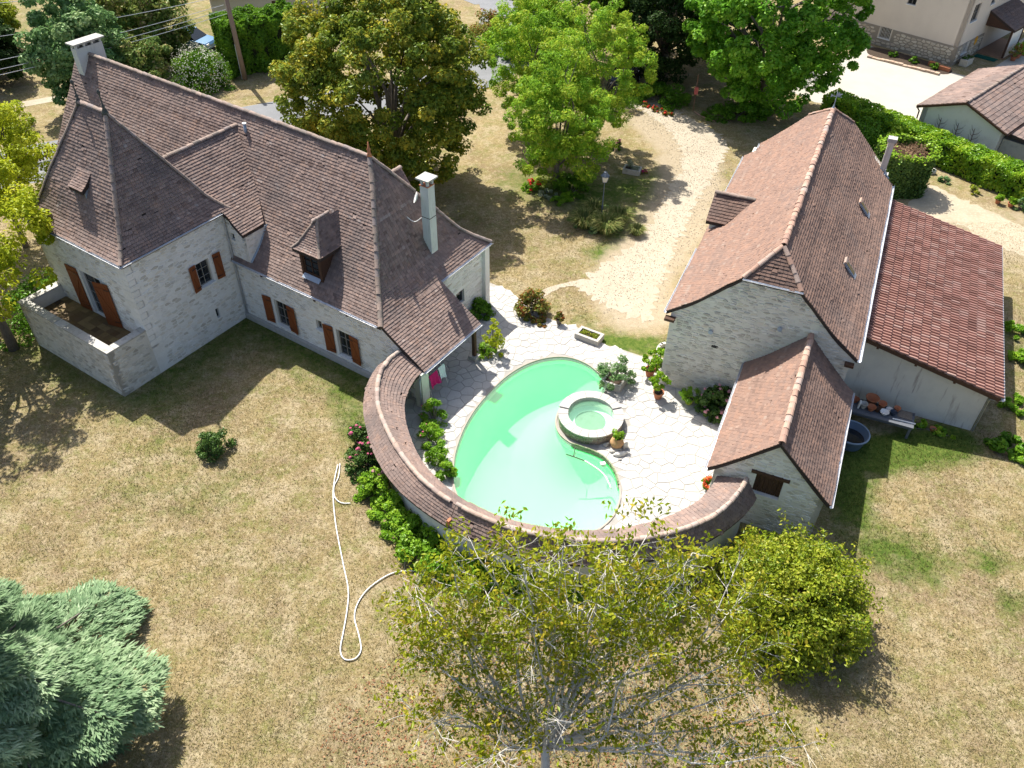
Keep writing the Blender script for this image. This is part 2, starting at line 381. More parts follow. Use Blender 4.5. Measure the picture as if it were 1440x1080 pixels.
def masonry(parent, O, S, N, poly, holes=(), th=.35, mort=None, stone=None, row=(.09, .18), wid=(.13, .42), proud=(.006, .024),
            seed=0, skip=None, fill=.93, name='wall', depth=.17, pieces=True, joint=.018):
    """wall panel of a polygon in (s,z) with recessed rectangular openings, and bedded stones standing proud of the mortar"""
    O, S, N = (np.array(a, float) for a in (O, S, N)); Z = np.array([0, 0, 1.0])
    f = lambda s, z, o=0: O + S * s + Z * z + N * o
    mort = mort or MT['mortar']; stone = stone or MT['stone']
    mb = MB()
    xs = sorted({p[0] for p in poly} | {h[0] for h in holes} | {h[2] for h in holes}); zs = sorted({p[1] for p in poly} | {h[1] for h in holes} | {h[3] for h in holes})
    xs = [min(xs), max(xs)] + [h[0] for h in holes] + [h[2] for h in holes]; zs = [min(zs), max(zs)] + [h[1] for h in holes] + [h[3] for h in holes]
    xs = sorted(set(xs)); zs = sorted(set(zs))
    for x0, x1 in zip(xs[:-1], xs[1:]):
        for z0, z1 in zip(zs[:-1], zs[1:]):
            cx, cz = (x0 + x1) / 2, (z0 + z1) / 2
            if any(h[0] < cx < h[2] and h[1] < cz < h[3] for h in holes): continue
            q = cliprect(list(poly), x0, z0, x1, z1)
            if q:
                mb.add([f(a, b) for a, b in q], [tuple(range(len(q)))])
                mb.add([f(a, b, -th) for a, b in q], [tuple(range(len(q) - 1, -1, -1))])
    m = len(poly)
    for i in range(m):
        a, b = poly[i], poly[(i + 1) % m]
        mb.add([f(*a), f(*a, -th), f(*b, -th), f(*b)], [(0, 1, 2, 3)])
    for h in holes:
        c = [(h[0], h[1]), (h[2], h[1]), (h[2], h[3]), (h[0], h[3])]
        for i in range(4):
            a, b = c[i], c[(i + 1) % 4]
            mb.add([f(*a), f(*b), f(*b, -th), f(*a, -th)], [(0, 1, 2, 3)])
    w = mb.build(name, mort, parent)
    if not pieces: return w
    # rubble: cells of a jittered, flattened lattice, drawn in to leave joints, each with a dressed face
    rng = np.random.default_rng(seed); V = []; F = []; RN = []; P_ = np.array(poly, float)
    mh, mw = (row[0] + row[1]) / 2, (wid[0] + wid[1]) / 2; k = mw / mh
    x0, x1, y0, y1 = P_[:, 0].min(), P_[:, 0].max(), P_[:, 1].min(), P_[:, 1].max(); S_ = []
    for j in range(int((y1 - y0) / mh) + 3):
        x = x0 - mw + rng.uniform(0, mw)
        while x < x1 + mw:
            S_.append((x, (y0 + (j - .5) * mh + rng.normal(0, mh * .17)) * k)); x += mw * rng.uniform(.5, 1.55)
    S_ = np.array(S_); ins = inpoly(S_ / (1, k), poly)
    for i in np.where(ins)[0]:
        if rng.random() > fill: continue
        d = ((S_ - S_[i]) ** 2).sum(1); nb = np.argpartition(d, 11)[:12]; c0 = S_[i]; w_ = mw * 1.6
        q = [(c0[0] - w_, c0[1] - w_), (c0[0] + w_, c0[1] - w_), (c0[0] + w_, c0[1] + w_), (c0[0] - w_, c0[1] + w_)]
        for j in nb:
            if j == i: continue
            n_ = S_[j] - c0; L_ = math.hypot(*n_); n_ = n_ / L_; q = cliphalf(q, (S_[j] + c0) / 2, n_)
            if len(q) < 3: break
        if len(q) < 3: continue
        q = np.array(q) / (1, k); c = q.mean(0); q = c + (q - c) * np.maximum(.55, 1 - joint * rng.uniform(.7, 1.3) / (np.abs(q - c) + .02))
        if not inpoly(q, poly).all(): continue
        if any(h_[0] - .05 < q[:, 0].max() and q[:, 0].min() < h_[2] + .05 and h_[1] - .05 < q[:, 1].max() and q[:, 1].min() < h_[3] + .05 for h_ in holes): continue
        if skip and skip(*c): continue
        m_ = len(q); b0 = len(V); pr = rng.uniform(*proud)
        V += [f(a, b, -.004) for a, b in q] + [f(c[0] + (a - c[0]) * rng.uniform(.78, .92), c[1] + (b - c[1]) * rng.uniform(.74, .9), pr * rng.uniform(.7, 1.2)) for a, b in q]
        F += [(b0 + t, b0 + (t + 1) % m_, b0 + m_ + (t + 1) % m_, b0 + m_ + t) for t in range(m_)] + [tuple(b0 + m_ + t for t in range(m_))]; RN += [rng.random()] * (m_ + 1)
    if V:
        link('masonry_stones', mesh('masonry_stones', V, F, stone, RN), parent, kind='stuff')
    return w

def window(parent, O, S, N, s0, z0, s1, z1, depth=.17, frame=None, bars=(1, 2), sill=True, name='window', fw=.042):
    """frame, panes and sill set back in an opening"""
    O, S, N = (np.array(a, float) for a in (O, S, N)); Z = np.array([0, 0, 1.0])
    f = lambda s, z, o: O + S * s + Z * z + N * o
    frame = frame or MT['frame']
    mb = MB()
    def bar(a0, b0, a1, b1, o0, o1):
        c = f((a0 + a1) / 2, (b0 + b1) / 2, (o0 + o1) / 2); mb.obox(c, S * (a1 - a0) / 2, N * (o1 - o0) / 2, Z * (b1 - b0) / 2)
    d0, d1 = -depth, -depth + .05
    bar(s0, z0, s0 + fw, z1, d0, d1); bar(s1 - fw, z0, s1, z1, d0, d1); bar(s0 + fw, z1 - fw, s1 - fw, z1, d0, d1); bar(s0 + fw, z0, s1 - fw, z0 + fw, d0, d1)
    nx, nz = bars
    for i in range(1, nx + 1):
        c = s0 + (s1 - s0) * i / (nx + 1); bar(c - .012, z0 + fw, c + .012, z1 - fw, d0 + .006, d1 - .004)
    xs = [s0 + fw] + [s0 + (s1 - s0) * i / (nx + 1) for i in range(1, nx + 1)] + [s1 - fw]
    for j in range(1, nz + 1):
        c = z0 + (z1 - z0) * j / (nz + 1)
        for a, b in zip(xs[:-1], xs[1:]): bar(a + .02, c - .007, b - .02, c + .007, d0 + .01, d1 - .008)
    w = mb.build(name, frame, parent)
    for a, b in zip(xs[:-1], xs[1:]):
        m2 = MB(); c = f((a + b) / 2, (z0 + z1) / 2, d0 + .004); m2.obox(c, S * (b - a - .002) / 2, N * .003, Z * (z1 - z0 - 2 * fw) / 2)
        m2.build('pane', MT['glass'], w)
    if sill:
        m3 = MB(); m3.obox(f((s0 + s1) / 2, z0 - .03, -.02), S * ((s1 - s0) / 2 + .06), N * .10, Z * .028); m3.build('sill', MT['white'] if sill == 1 else sill, w)
    return w

def shutter(parent, O, S, N, s0, z0, s1, z1, out=.03, swing=0.0, hinge='l', zed=1):
    """ledged shutter of boards with a brace and strap hinges; swing in degrees from the wall"""
    O, S, N = (np.array(a, float) for a in (O, S, N)); Z = np.array([0, 0, 1.0])
    w = s1 - s0; h = z1 - z0; a = math.radians(swing)
    hs = s0 if hinge == 'l' else s1; dirn = 1 if hinge == 'l' else -1
    X = (S * math.cos(a) * dirn + N * math.sin(a)); Y = np.cross(Z, X); Y = Y if Y @ N > 0 else -Y
    H0 = O + S * hs + N * out
    mb = MB(); nb = max(3, int(round(w / .16))); bw = w / nb
    for i in range(nb):
        mb.cur = R.random()
        mb.obox(H0 + X * (i + .5) * bw + Z * (z0 + h / 2) + Y * .016, X * (bw / 2 - .004), Y * .014, Z * h / 2)
    sh = mb.build('shutter', MT['shutter'], parent)
    m2 = MB()
    for zz in (z0 + h * .13, z1 - h * .13):
        m2.obox(H0 + X * w / 2 + Z * zz + Y * .040, X * (w / 2 - .03), Y * .010, Z * .05)
    A = np.array(H0 + X * .06 + Z * (z0 + h * .17) + Y * .040); Bp = np.array(H0 + X * (w - .06) + Z * (z1 - h * .17) + Y * .040)
    if zed < 0: A, Bp = np.array(H0 + X * (w - .06) + Z * (z0 + h * .17) + Y * .040), np.array(H0 + X * .06 + Z * (z1 - h * .17) + Y * .040)
    d = Bp - A; L = np.linalg.norm(d); d /= L; p = np.cross(d, Y)
    m2.obox((A + Bp) / 2, d * L / 2, Y * .009, p * .045)
    m2.build('brace', MT['shutter'], sh)
    m3 = MB()
    for zz in (z0 + h * .13, z1 - h * .13):
        m3.obox(H0 + X * .12 + Z * zz + Y * .055, X * .14, Y * .004, Z * .018)
    m3.build('hinge', MT['iron'], sh)
    return sh

def gutter(parent, a, b, r=.065, mat=None, name='gutter'):
    """open half-round channel from a to b"""
    a, b = np.array(a, float), np.array(b, float); t = b - a; L = np.linalg.norm(t); t /= L
    y = np.cross((0, 0, 1), t); y /= np.linalg.norm(y); n = 7; V = []; F = []
    for p in (a, b):
        for rr in (r, r * .82):
            for k in range(n):
                q = math.pi * (1 + k / (n - 1)); V.append(p + y * rr * math.cos(q) + np.array([0, 0, 1]) * rr * math.sin(q))
    for k in range(n - 1):
        F += [(k, k + 1, 2 * n + k + 1, 2 * n + k), (n + k, 3 * n + k, 3 * n + k + 1, n + k + 1)]
        F += [(k, n + k, n + k + 1, k + 1), (2 * n + k, 2 * n + k + 1, 3 * n + k + 1, 3 * n + k)]
    F += [(0, 2 * n, 3 * n, n), (n - 1, 2 * n - 1, 4 * n - 1, 3 * n - 1)]
    return link(name, mesh(name, V, F, mat or MT['zinc']), parent)

def pipe(parent, pts, r=.045, mat=None, name='downpipe'):
    return MB().tube(pts, r, 8).build(name, mat or MT['zinc'], parent, smooth=True)
# ------------------------------------------------------------------ the manor house (x runs along its ridge, y up the slope behind)
HO = (-12.98, 32.05); HTH = math.radians(-33.4)
house = empty('manor_house', (*HO, 0), HTH, 'L-shaped pale stone manor house with steep mauve tiled roofs and a pyramid-roofed corner tower', 'house')
def h2w(u, w):
    return (HO[0] + u * math.cos(HTH) - w * math.sin(HTH), HO[1] + u * math.sin(HTH) + w * math.cos(HTH))

FP = [(-.15, 3.37), (.69, 4.12), (1.14, 4.66), (1.5, 5.12), (2.08, 5.94), (2.67, 6.78), (3.25, 7.6), (3.82, 8.45)]       # front slope y -> z
RP = [(9.05, 3.42), (8.4, 4.02), (8.07, 4.42), (7.81, 4.85), (7.37, 5.61), (6.70, 6.74), (6.34, 7.36), (5.65, 8.45)]     # hipped end x -> z
BP = [(7.85, 3.42), (7.05, 4.03), (6.66, 4.42), (6.35, 4.85), (5.84, 5.61), (5.06, 6.74), (4.63, 7.36), (3.82, 8.45)]     # rear slope y -> z
xi = lambda prof, z: float(np.interp(z, [p[1] for p in prof], [p[0] for p in prof]))
RZ = lambda u: 8.46 + (5.65 - u) * .015
tiles = []; deck = MB()
def slope(st, ramp=(0, 1), exp=.14, tw=.18, seed=None, store=tiles, dk=deck, fin=2):
    st = finer(st, fin) if len(st) > 2 and fin > 1 else np.asarray(st, float)
    store.append(tile_rows(st, tw, exp, seed=len(store) * 3 + 1 if seed is None else seed, ramp=ramp)); deck_mesh(dk, st)
# front slope of the main roof
st = []
for w, z in FP:
    k = (w + .15) / 3.97; zz = z + (RZ(-14.4) - 8.46) * k
    st.append([(-14.40, w, zz), (-4, w, z + (RZ(-4) - 8.46) * k), (xi(RP, z), w, z)])
slope(st)
# rear slope
st = []
for w, z in BP:
    k = (7.85 - w) / 4.03
    st.append([(xi(RP, z), w, z), (-4, w, z + (RZ(-4) - 8.46) * k), (-14.40, w, z + (RZ(-14.4) - 8.46) * k)])
slope(st)
# hipped end, in two lengths: over the annex wall and the long sweep down over the veranda
st = [[(u, xi(FP, z), z), (u, xi(BP, z), z)] for u, z in RP]; slope(st)
st = [[(u, -.14, z), (u, 3.91, z)] for u, z in [(11.23, 1.96), (10.6, 2.38), (10.0, 2.78), (9.5, 3.12), (9.06, 3.43)]]; slope(st)
# the tower: steep pyramid with a short ridge
TP = [(0, 5.85), (.08, 6.05), (.17, 6.33), (.27, 6.76), (.395, 7.48), (.54, 8.24), (.73, 9.2), (1, 10.60)]
TX0, TX1, TY0, TY1, TRX0, TRX1, TRY = -6.52, .15, -5.34, .34, -4.03, -2.33, -2.5
l = lambda a, b, t: a + (b - a) * t
front = [[(l(TX0, TRX0, f), l(TY0, TRY, f), z), (l(TX1, TRX1, f), l(TY0, TRY, f), z)] for f, z in TP]
back = [[(l(TX1, TRX1, f), l(TY1, TRY, f), z), (l(TX0, TRX0, f), l(TY1, TRY, f), z)] for f, z in TP]
right = [[(l(TX1, TRX1, f), l(TY0, TRY, f), z), (l(TX1, TRX1, f), l(TY1, TRY, f), z)] for f, z in TP]
left = [[(l(TX0, TRX0, f), l(TY1, TRY, f), z), (l(TX0, TRX0, f), l(TY0, TRY, f), z)] for f, z in TP]
for s in (front, back, right, left): slope(s)
# the cross roof joining tower and main roof
cr = [[(1.25, -.16, 5.06), (1.25, 1.10, 5.06)], [(.70, -.16, 5.47), (.70, 1.55, 5.47)], [(.15, -.16, 5.87), (.15, 1.98, 5.87)], [(-.75, -1.0, 6.65), (-.75, 2.5, 6.65)],
      [(-1.5, -1.3, 7.32), (-1.5, 2.95, 7.32)], [(-2.2, -1.9, 7.95), (-2.2, 3.42, 7.95)]]
slope(cr)
cl = [[(-4.6, 2.2, 5.9), (-4.6, -.2, 5.9)], [(-2.2, 3.42, 7.95), (-2.2, -1.9, 7.95)]]; slope(cl)
# dormer on the front slope: hipped little roof, steep, with its own flare
DX0, DX1, DY0 = 3.98, 5.60, .20
dz, dr = 5.24, 6.46; dxc = (DX0 + DX1) / 2
fD = [[(DX0, DY0, dz), (DX1, DY0, dz)], [(DX0 + .24, DY0 + .26, dz + .22), (DX1 - .24, DY0 + .26, dz + .22)], [(dxc - .02, DY0 + .9, dr), (dxc + .02, DY0 + .9, dr)]]
rD = [[(DX1, DY0, dz), (DX1, 1.75, dz)], [(DX1 - .24, DY0 + .26, dz + .22), (DX1 - .24, 1.85, dz + .22)], [(dxc, DY0 + .9, dr), (dxc, 2.55, dr)]]
lD = [[(DX0, 1.75, dz), (DX0, DY0, dz)], [(DX0 + .24, 1.85, dz + .22), (DX0 + .24, DY0 + .26, dz + .22)], [(dxc, 2.55, dr), (dxc, DY0 + .9, dr)]]
dt = []; ddk = MB()
for s in (fD, rD, lD): slope(s, store=dt, dk=ddk, fin=3, exp=.11, tw=.15)
dormer = ddk.build('dormer', MT['deck'], house)
arr_tiles('dormer_tiles', dt, MT['tile_house'], dormer)
mb = MB()
for x in (DX0 + .20, DX1 - .34): mb.box(x, .36, 3.7, x + .14, .50, 5.20)
mb.box(DX0 + .34, .36, 5.04, DX1 - .34, .50, 5.20); mb.box(DX0 + .34, .38, 3.98, DX1 - .34, .48, 4.05)
mb.build('dormer_frame', MT['wood_dark'], dormer)
mb = MB(); mb.box(DX1 - .26, .50, 4.0, DX1 - .22, 1.9, 5.2); mb.box(DX0 + .22, .50, 4.0, DX0 + .26, 1.9, 5.2); mb.build('dormer_cheek', MT['wood_dark'], dormer)
window(dormer, (0, .43, 0), (1, 0, 0), (0, -1, 0), DX0 + .35, 4.06, DX1 - .35, 5.03, depth=.03, frame=MT['wood_dark'], bars=(1, 2), sill=False, name='casement')
mb = MB(); mb.obox((dxc, .30, 3.93), (.50, 0, 0), (0, .10, .075), (0, -.012, .016)); mb.build('lead_apron', MT['lead'], dormer)
# small hooded opening on the tower's front slope
ht = []; hd = MB()
slope([[(-3.60, -4.36, 7.84), (-2.66, -4.36, 7.84)], [(-3.60, -4.05, 8.06), (-2.66, -4.05, 8.06)], [(-3.60, -3.68, 8.44), (-2.66, -3.68, 8.44)]], store=ht, dk=hd, fin=3, exp=.11, tw=.15)
hood = hd.build('tower_hood', MT['deck'], house); arr_tiles('hood_tiles', ht, MT['tile_house'], hood)
mb = MB(); mb.prism([(-4.26, 7.2), (-3.75, 8.2), (-4.26, 7.74)], -2.76, -2.70, lambda x, y, z: (z, x, y)); mb.prism([(-4.26, 7.2), (-3.75, 8.2), (-4.26, 7.74)], -3.56, -3.50, lambda x, y, z: (z, x, y)); mb.build('hood_cheek', MT['lead'], hood)
MB().box(-3.50, -4.20, 7.2, -2.76, -4.16, 7.78).build('hood_opening', MT['glass'], hood)
# rear dormer seen over the hip
rt = []; rd = MB()
slope([[(4.9, 7.5, 4.7), (4.9, 5.4, 4.7)], [(4.1, 7.45, 6.0), (4.1, 5.5, 6.0)]], store=rt, dk=rd, fin=1)
slope([[(3.3, 5.4, 4.7), (3.3, 7.5, 4.7)], [(4.1, 5.5, 6.0), (4.1, 7.45, 6.0)]], store=rt, dk=rd, fin=1)
rdo = rd.build('rear_dormer', MT['deck'], house); arr_tiles('rear_dormer_tiles', rt, MT['tile_house'], rdo)
mb = MB(); mb.prism([(3.4, 3.6), (4.8, 3.6), (4.8, 4.7), (4.1, 5.9), (3.4, 4.7)], 7.1, 7.3, lambda x, y, z: (x, z, y)); mb.build('rear_dormer_front', MT['mortar'], rdo)
ridge_tiles([(4.1, 7.42, 6.02), (4.1, 5.5, 6.02)], rdo, MT['ridge'], seed=9)
roof = deck.build('roof', MT['deck'], house)
arr_tiles('roof_tiles', tiles, MT['tile_house'], roof)
RD = MT['ridge']
ridge_tiles([(-13.35, 3.82, RZ(-13.4)), (5.65, 3.82, 8.46)], roof, RD, seed=1)
ridge_tiles([(xi(RP, z), w, z) for w, z in FP], roof, RD, seed=2)
ridge_tiles([(xi(RP, z), w, z) for w, z in BP], roof, RD, seed=3)
for c, sd in ((front, 4), (back, 5)):
    for k in (0, 1): ridge_tiles([r_[k] for r_ in c], roof, RD, seed=sd + 10 * k, r=.10, L=.34)
ridge_tiles([(TRX0, TRY, 10.62), (TRX1, TRY, 10.62)], roof, RD, seed=6)
ridge_tiles([(-2.2, -1.2, 7.97), (-2.2, 3.40, 7.97)], roof, RD, seed=7)
for k in (0, 1): ridge_tiles([r_[k] for r_ in fD], dormer, RD, seed=20 + k, r=.07, L=.24)
ridge_tiles([(dxc, DY0 + .62, dr), (dxc, 1.85, dr)], dormer, RD, seed=8, r=.085, L=.28)
# finials
for x, y, z, h in ((TRX0, TRY, 10.62, .95), (TRX1, TRY, 10.62, .95)):
    MB().lathe([(.15, -.1), (.12, .05), (.05, .2), (.07, .28), (.035, .34), (.025, .7), (.07, .8), (.06, .88), (.01, h)], (x, y, z), 8).build('finial', MT['bronze'], roof, True)
MB().lathe([(.12, -.05), (.08, .12), (.05, .2), (.09, .3), (.04, .38), (.02, .62)], (5.65, 3.82, 8.5), 8).build('finial', MT['terracotta'], roof, True)
pipe(roof, [(-1.53, 3.36, 7.5), (-1.53, 3.36, 8.22)], .075, MT['lead'], 'vent_pipe')
MB().lathe([(.10, 0), (.10, .05), (.02, .07)], (-1.53, 3.36, 8.22), 10).build('vent_cap', MT['white'], roof)
# verge boards and walls
mo, stn = MT['mortar'], MT['stone']
F_ = (0, -1, 0); RI = (1, 0, 0)
# tower front (y = -5.19): local s = x + 6.37
masonry(house, (-6.37, -5.19, 0), (1, 0, 0), F_, [(0, 1.4), (6.37, 1.4), (6.37, 5.83), (0, 5.83)], [(2.62, 1.82, 4.02, 4.12)], seed=1, name='tower_wall', skip=lambda s, z: s > 5.72 and z < 5.8)
# tower right side (x = 0): s = y + 5.19
masonry(house, (0, -5.19, 0), (0, 1, 0), RI, [(0, 0), (5.19, 0), (5.19, 5.83), (0, 5.83)], [(3.17, 2.84, 3.88, 4.06), (3.52, .9, 3.70, 1.42)], seed=2, name='tower_wall', skip=lambda s, z: s < .62)
masonry(house, (-6.37, .2, 0), (0, -1, 0), (-1, 0, 0), [(0, 0), (5.39, 0), (5.39, 5.83), (0, 5.83)], [], seed=3, name='tower_wall', pieces=False)
# quoins of the tower corner
qz = 1.5; i = 0
while qz < 5.6:
    h = R.uniform(.26, .36); a, b = (.6, .3) if i % 2 else (.3, .6); i += 1
    MB().box(-a, -5.205, qz + .01, .015, -5.19 + b, qz + h - .012).build('quoin', MT['quoin'], house); qz += h
# spandrel of the tower wall over the wing, and the cheek under the cross roof eave
masonry(house, (0.001, 0, 0), (1, 0, 0), F_, [(0, 3.3), (1.2, 3.3), (1.2, 4.88), (.1, 5.70), (0, 5.76)], [(.16, 4.42, .46, 4.80)], th=.3, seed=4, name='spandrel_wall', row=(.09, .16), wid=(.14, .34))
MB().box(.16, .14, 4.42, .46, .16, 4.80).build('pane', MT['glass'], house)
masonry(house, (1.20, 0, 0), (0, 1, 0), RI, [(0, 3.4), (.1, 3.5), (1.1, 4.6), (1.25, 4.9), (0, 4.9)], [], th=.25, seed=5, name='cheek_wall', row=(.09, .16), wid=(.14, .34))
mb = MB(); mb.tube([(1.24, .0, 3.56), (1.24, .69, 4.16), (1.24, 1.14, 4.70), (1.24, 1.30, 4.93)], .05, 6); mb.build('lead_flashing', MT['lead'], house)
# wing front (y = 0)
wing = [(0, 0), (10.55, 0), (10.55, 2.3), (9.95, 2.7), (9.05, 3.32), (0, 3.32)]
masonry(house, (0, 0, 0), (1, 0, 0), F_, wing, [(2.22, .50, 3.06, 1.95), (4.90, 1.40, 5.26, 1.93), (6.12, .46, 6.93, 1.93)], seed=6, name='wing_wall')
MB().box(.02, -.17, 0, 10.3, -.002, .26).build('plinth', MT['concrete'], house)
# annex and veranda end walls (x = 8.89)
masonry(house, (8.89, 3.95, 0), (0, 1, 0), RI, [(0, 0), (3.7, 0), (3.7, 3.38), (0, 3.38)], [(1.27, 1.12, 1.90, 1.85)], seed=7, name='annex_wall', wid=(.2, .6))
MB().box(8.72, 5.23, 1.13, 8.74, 5.84, 1.84).build('pane', MT['glass'], house)
masonry(house, (8.84, .3, 0), (0, 1, 0), RI, [(0, 0), (3.65, 0), (3.65, 3.3), (0, 3.3)], [(1.1, 0, 2.1, 2.0)], seed=8, name='veranda_wall', wid=(.2, .6))
MB().box(8.60, 1.38, 0, 8.64, 2.42, 2.0).build('veranda_door', MT['wood_dark'], house)
masonry(house, (9.1, 7.65, 0), (-1, 0, 0), (0, 1, 0), [(0, 0), (23.3, 0), (23.3, 3.38), (0, 3.38)], [], seed=9, name='rear_wall', pieces=False)
masonry(house, (-14.2, 7.65, 0), (0, -1, 0), (-1, 0, 0), [(0, 0), (7.7, 0), (7.7, 3.4), (6.6, 4.5), (3.85, 8.3), (1.0, 4.5), (0, 3.4)], [], seed=10, name='gable_wall', pieces=False)
masonry(house, (-14.2, 0, 0), (1, 0, 0), F_, [(0, 0), (7.8, 0), (7.8, 3.3), (0, 3.3)], [], seed=11, name='wing_wall', pieces=False)
# terrace against the tower
TY = -7.11
masonry(house, (-6.37, TY, 0), (1, 0, 0), F_, [(0, 0), (6.37, 0), (6.37, 2.40), (0, 2.40)], [], th=.3, seed=12, name='terrace_wall', mort=MT['mortar_warm'], stone=MT['stone_warm'])
masonry(house, (0, TY, 0), (0, 1, 0), RI, [(.0, 0), (1.915, 0), (1.915, 2.40), (.0, 2.40)], [], th=.3, seed=13, name='terrace_wall', mort=MT['mortar_warm'], stone=MT['stone_warm'])
masonry(house, (-6.37, TY + 1.92, 0), (0, -1, 0), (-1, 0, 0), [(0, 0), (1.92, 0), (1.92, 2.40), (0, 2.40)], [], th=.3, seed=14, name='terrace_wall', pieces=False, mort=MT['mortar_warm'])
def cop(x0, y0, x1, y1):
    MB().box(x0 + .006, y0 + .006, 2.402, x1 - .006, y1 - .006, 2.47 + R.uniform(-.006, .006)).build('coping_slab', MT['coping'], house)
x = -6.41
while x < -.05:
    d = min(R.uniform(.38, .62), .04 - x)
    if .04 - (x + d) < .2: d = .04 - x
    cop(x, TY - .04, x + d, TY + .36); x += d
for x0 in (-6.41, -.36):
    y = TY + .36
    while y < -5.21:
        d = min(R.uniform(.35, .55), -5.2 - y); cop(x0, y, x0 + .40, y + d); y += d
MB().box(-6.05, TY + .31, 1.62, -.31, -5.2, 1.775).build('terrace_slab', MT['concrete'], house)
tile_b = pmat('terrace_floor_tile', [(.10, .062, .03), (.17, .115, .055), (.21, .15, .075), (.075, .045, .028), (.19, .14, .06)], 'obj', [(5, (.06, .045, .03), .5, .75, .5)], .7, (20, .2))
for i in range(18):
    for j in range(5):
        x0, y0 = -6.04 + i * .3185, TY + .32 + j * .318
        if x0 + .3 > -.33 or y0 + .3 > -5.2: continue
        MB().box(x0 + .004, y0 + .004, 1.777, x0 + .3145, y0 + .314, 1.797).build('floor_tile', tile_b, house)
# openings
wf = MT['white']
dw = (-6.37, -5.19, 0)
window(house, dw, (1, 0, 0), F_, 2.62, 1.82, 4.02, 4.12, bars=(1, 3), sill=False, name='french_door', frame=MT['frame'])
MB().box(-3.93, -5.21, 1.80, -3.75, -5.185, 4.14).build('door_surround', MT['white'], house)
shutter(house, dw, (1, 0, 0), F_, 1.66, 1.84, 2.42, 4.13, zed=-1, hinge='r', swing=3)
shutter(house, dw, (1, 0, 0), F_, 3.84, 1.84, 4.62, 4.13, out=.05, zed=1, hinge='r', swing=14)
tw = (0, -5.19, 0)
window(house, tw, (0, 1, 0), RI, 3.17, 2.84, 3.88, 4.06, bars=(1, 2))
MB().box(-.001, -5.19 + 3.06, 2.78, .012, -5.19 + 3.165, 4.12).build('window_surround', MT['white'], house)
MB().box(-.001, -5.19 + 3.885, 2.78, .012, -5.19 + 4.00, 4.12).build('window_surround', MT['white'], house)
shutter(house, tw, (0, 1, 0), RI, 2.74, 2.80, 3.12, 4.12, hinge='r', swing=8)
shutter(house, tw, (0, 1, 0), RI, 4.08, 2.80, 4.48, 4.12, hinge='l', swing=8, zed=-1)
MB().box(-.15, -5.19 + 3.53, .91, -.13, -5.19 + 3.69, 1.41).build('pane', MT['glass'], house)
ww = (0, 0, 0)
window(house, ww, (1, 0, 0), F_, 2.22, .50, 3.06, 1.95, bars=(1, 2)); window(house, ww, (1, 0, 0), F_, 6.12, .46, 6.93, 1.93, bars=(1, 2))
window(house, ww, (1, 0, 0), F_, 4.90, 1.40, 5.26, 1.93, bars=(1, 1))
for a in (2.08, 5.98, 4.78): MB().box(a, -.012, (.48 if a != 4.78 else 1.38), a + .13 if a != 4.78 else a + .11, .002, 1.97).build('window_surround', MT['white'], house)
shutter(house, ww, (1, 0, 0), F_, 1.55, .50, 2.05, 1.98, hinge='r', swing=6)
shutter(house, ww, (1, 0, 0), F_, 3.08, .50, 3.62, 1.98, hinge='l', swing=6, zed=-1)
shutter(house, ww, (1, 0, 0), F_, 5.40, .46, 5.94, 1.96, hinge='r', swing=6)
shutter(house, ww, (1, 0, 0), F_, 6.95, .46, 7.50, 1.96, hinge='l', swing=6, zed=-1)
# gutters and pipes
gutter(house, (TX0, TY0 - .05, 5.83), (TX1 + .05, TY0 - .05, 5.83)); gutter(house, (TX1 + .05, TY0 - .05, 5.83), (TX1 + .05, -.12, 5.83))
gutter(house, (1.30, -.21, 3.36), (8.86, -.21, 3.36)); gutter(house, (.05, -.21, 3.36), (1.30, -.21, 3.36))
gutter(house, (9.11, 3.95, 3.40), (9.11, 7.88, 3.40)); gutter(house, (11.29, -.12, 1.95), (11.29, 3.93, 1.95))
pipe(house, [(.16, -.2, 5.78), (.08, -.09, 5.62), (.08, -.09, .1)])
pipe(house, [(9.11, 7.72, 3.33), (8.96, 7.60, 3.15), (8.96, 7.60, .05)])
for x in (1.9, 5.2, 7.1): MB().box(x, -.20, 3.16, x + .10, .0, 3.24).build('rafter_end', MT['wood_dark'], house)
# chimneys
mb = MB(); mb.box(-13.84, 3.20, 7.1, -13.40, 4.72, 9.16); ch = mb.build('chimney', MT['render_grey'], house)
mb = MB()
for y in (3.22, 3.68, 4.14, 4.60): mb.box(-13.82, y, 9.16, -13.70, y + .10, 9.36); mb.box(-13.54, y, 9.16, -13.42, y + .10, 9.36)
mb.build('chimney_pier', MT['render_grey'], ch)
MB().box(-13.96, 3.06, 9.36, -13.28, 4.86, 9.43).build('chimney_cap', MT['concrete'], ch)
MB().box(-13.80, 3.24, 9.165, -13.44, 4.68, 9.18).build('flue_opening', MT['iron'], ch)
MB().obox((-13.62, 3.12, 7.36), (.26, 0, 0), (0, .1, .13), (0, -.02, .015)).build('lead_flashing', MT['lead'], ch)
mb = MB(); mb.box(7.80, 4.42, 3.5, 8.24, 4.86, 7.52); ch = mb.build('chimney', MT['render_grey'], house)
mb = MB()
for a in (7.82, 8.12):
    for b in (4.44, 4.74): mb.box(a, b, 7.55, a + .10, b + .10, 7.82)
mb.build('chimney_pier', MT['render_grey'], ch)
MB().box(7.78, 4.40, 7.52, 8.26, 4.88, 7.555).build('tile_course', MT['terracotta'], ch)
MB().box(7.68, 4.30, 7.82, 8.36, 4.98, 7.89).build('chimney_cap', MT['concrete'], ch)
MB().box(7.79, 4.415, 6.02, 8.25, 4.865, 6.05).build('iron_strap', MT['iron'], ch)
MB().obox((8.30, 4.64, 4.14), (.14, 0, -.15), (0, .26, 0), (.012, 0, .012)).build('lead_flashing', MT['lead'], ch)
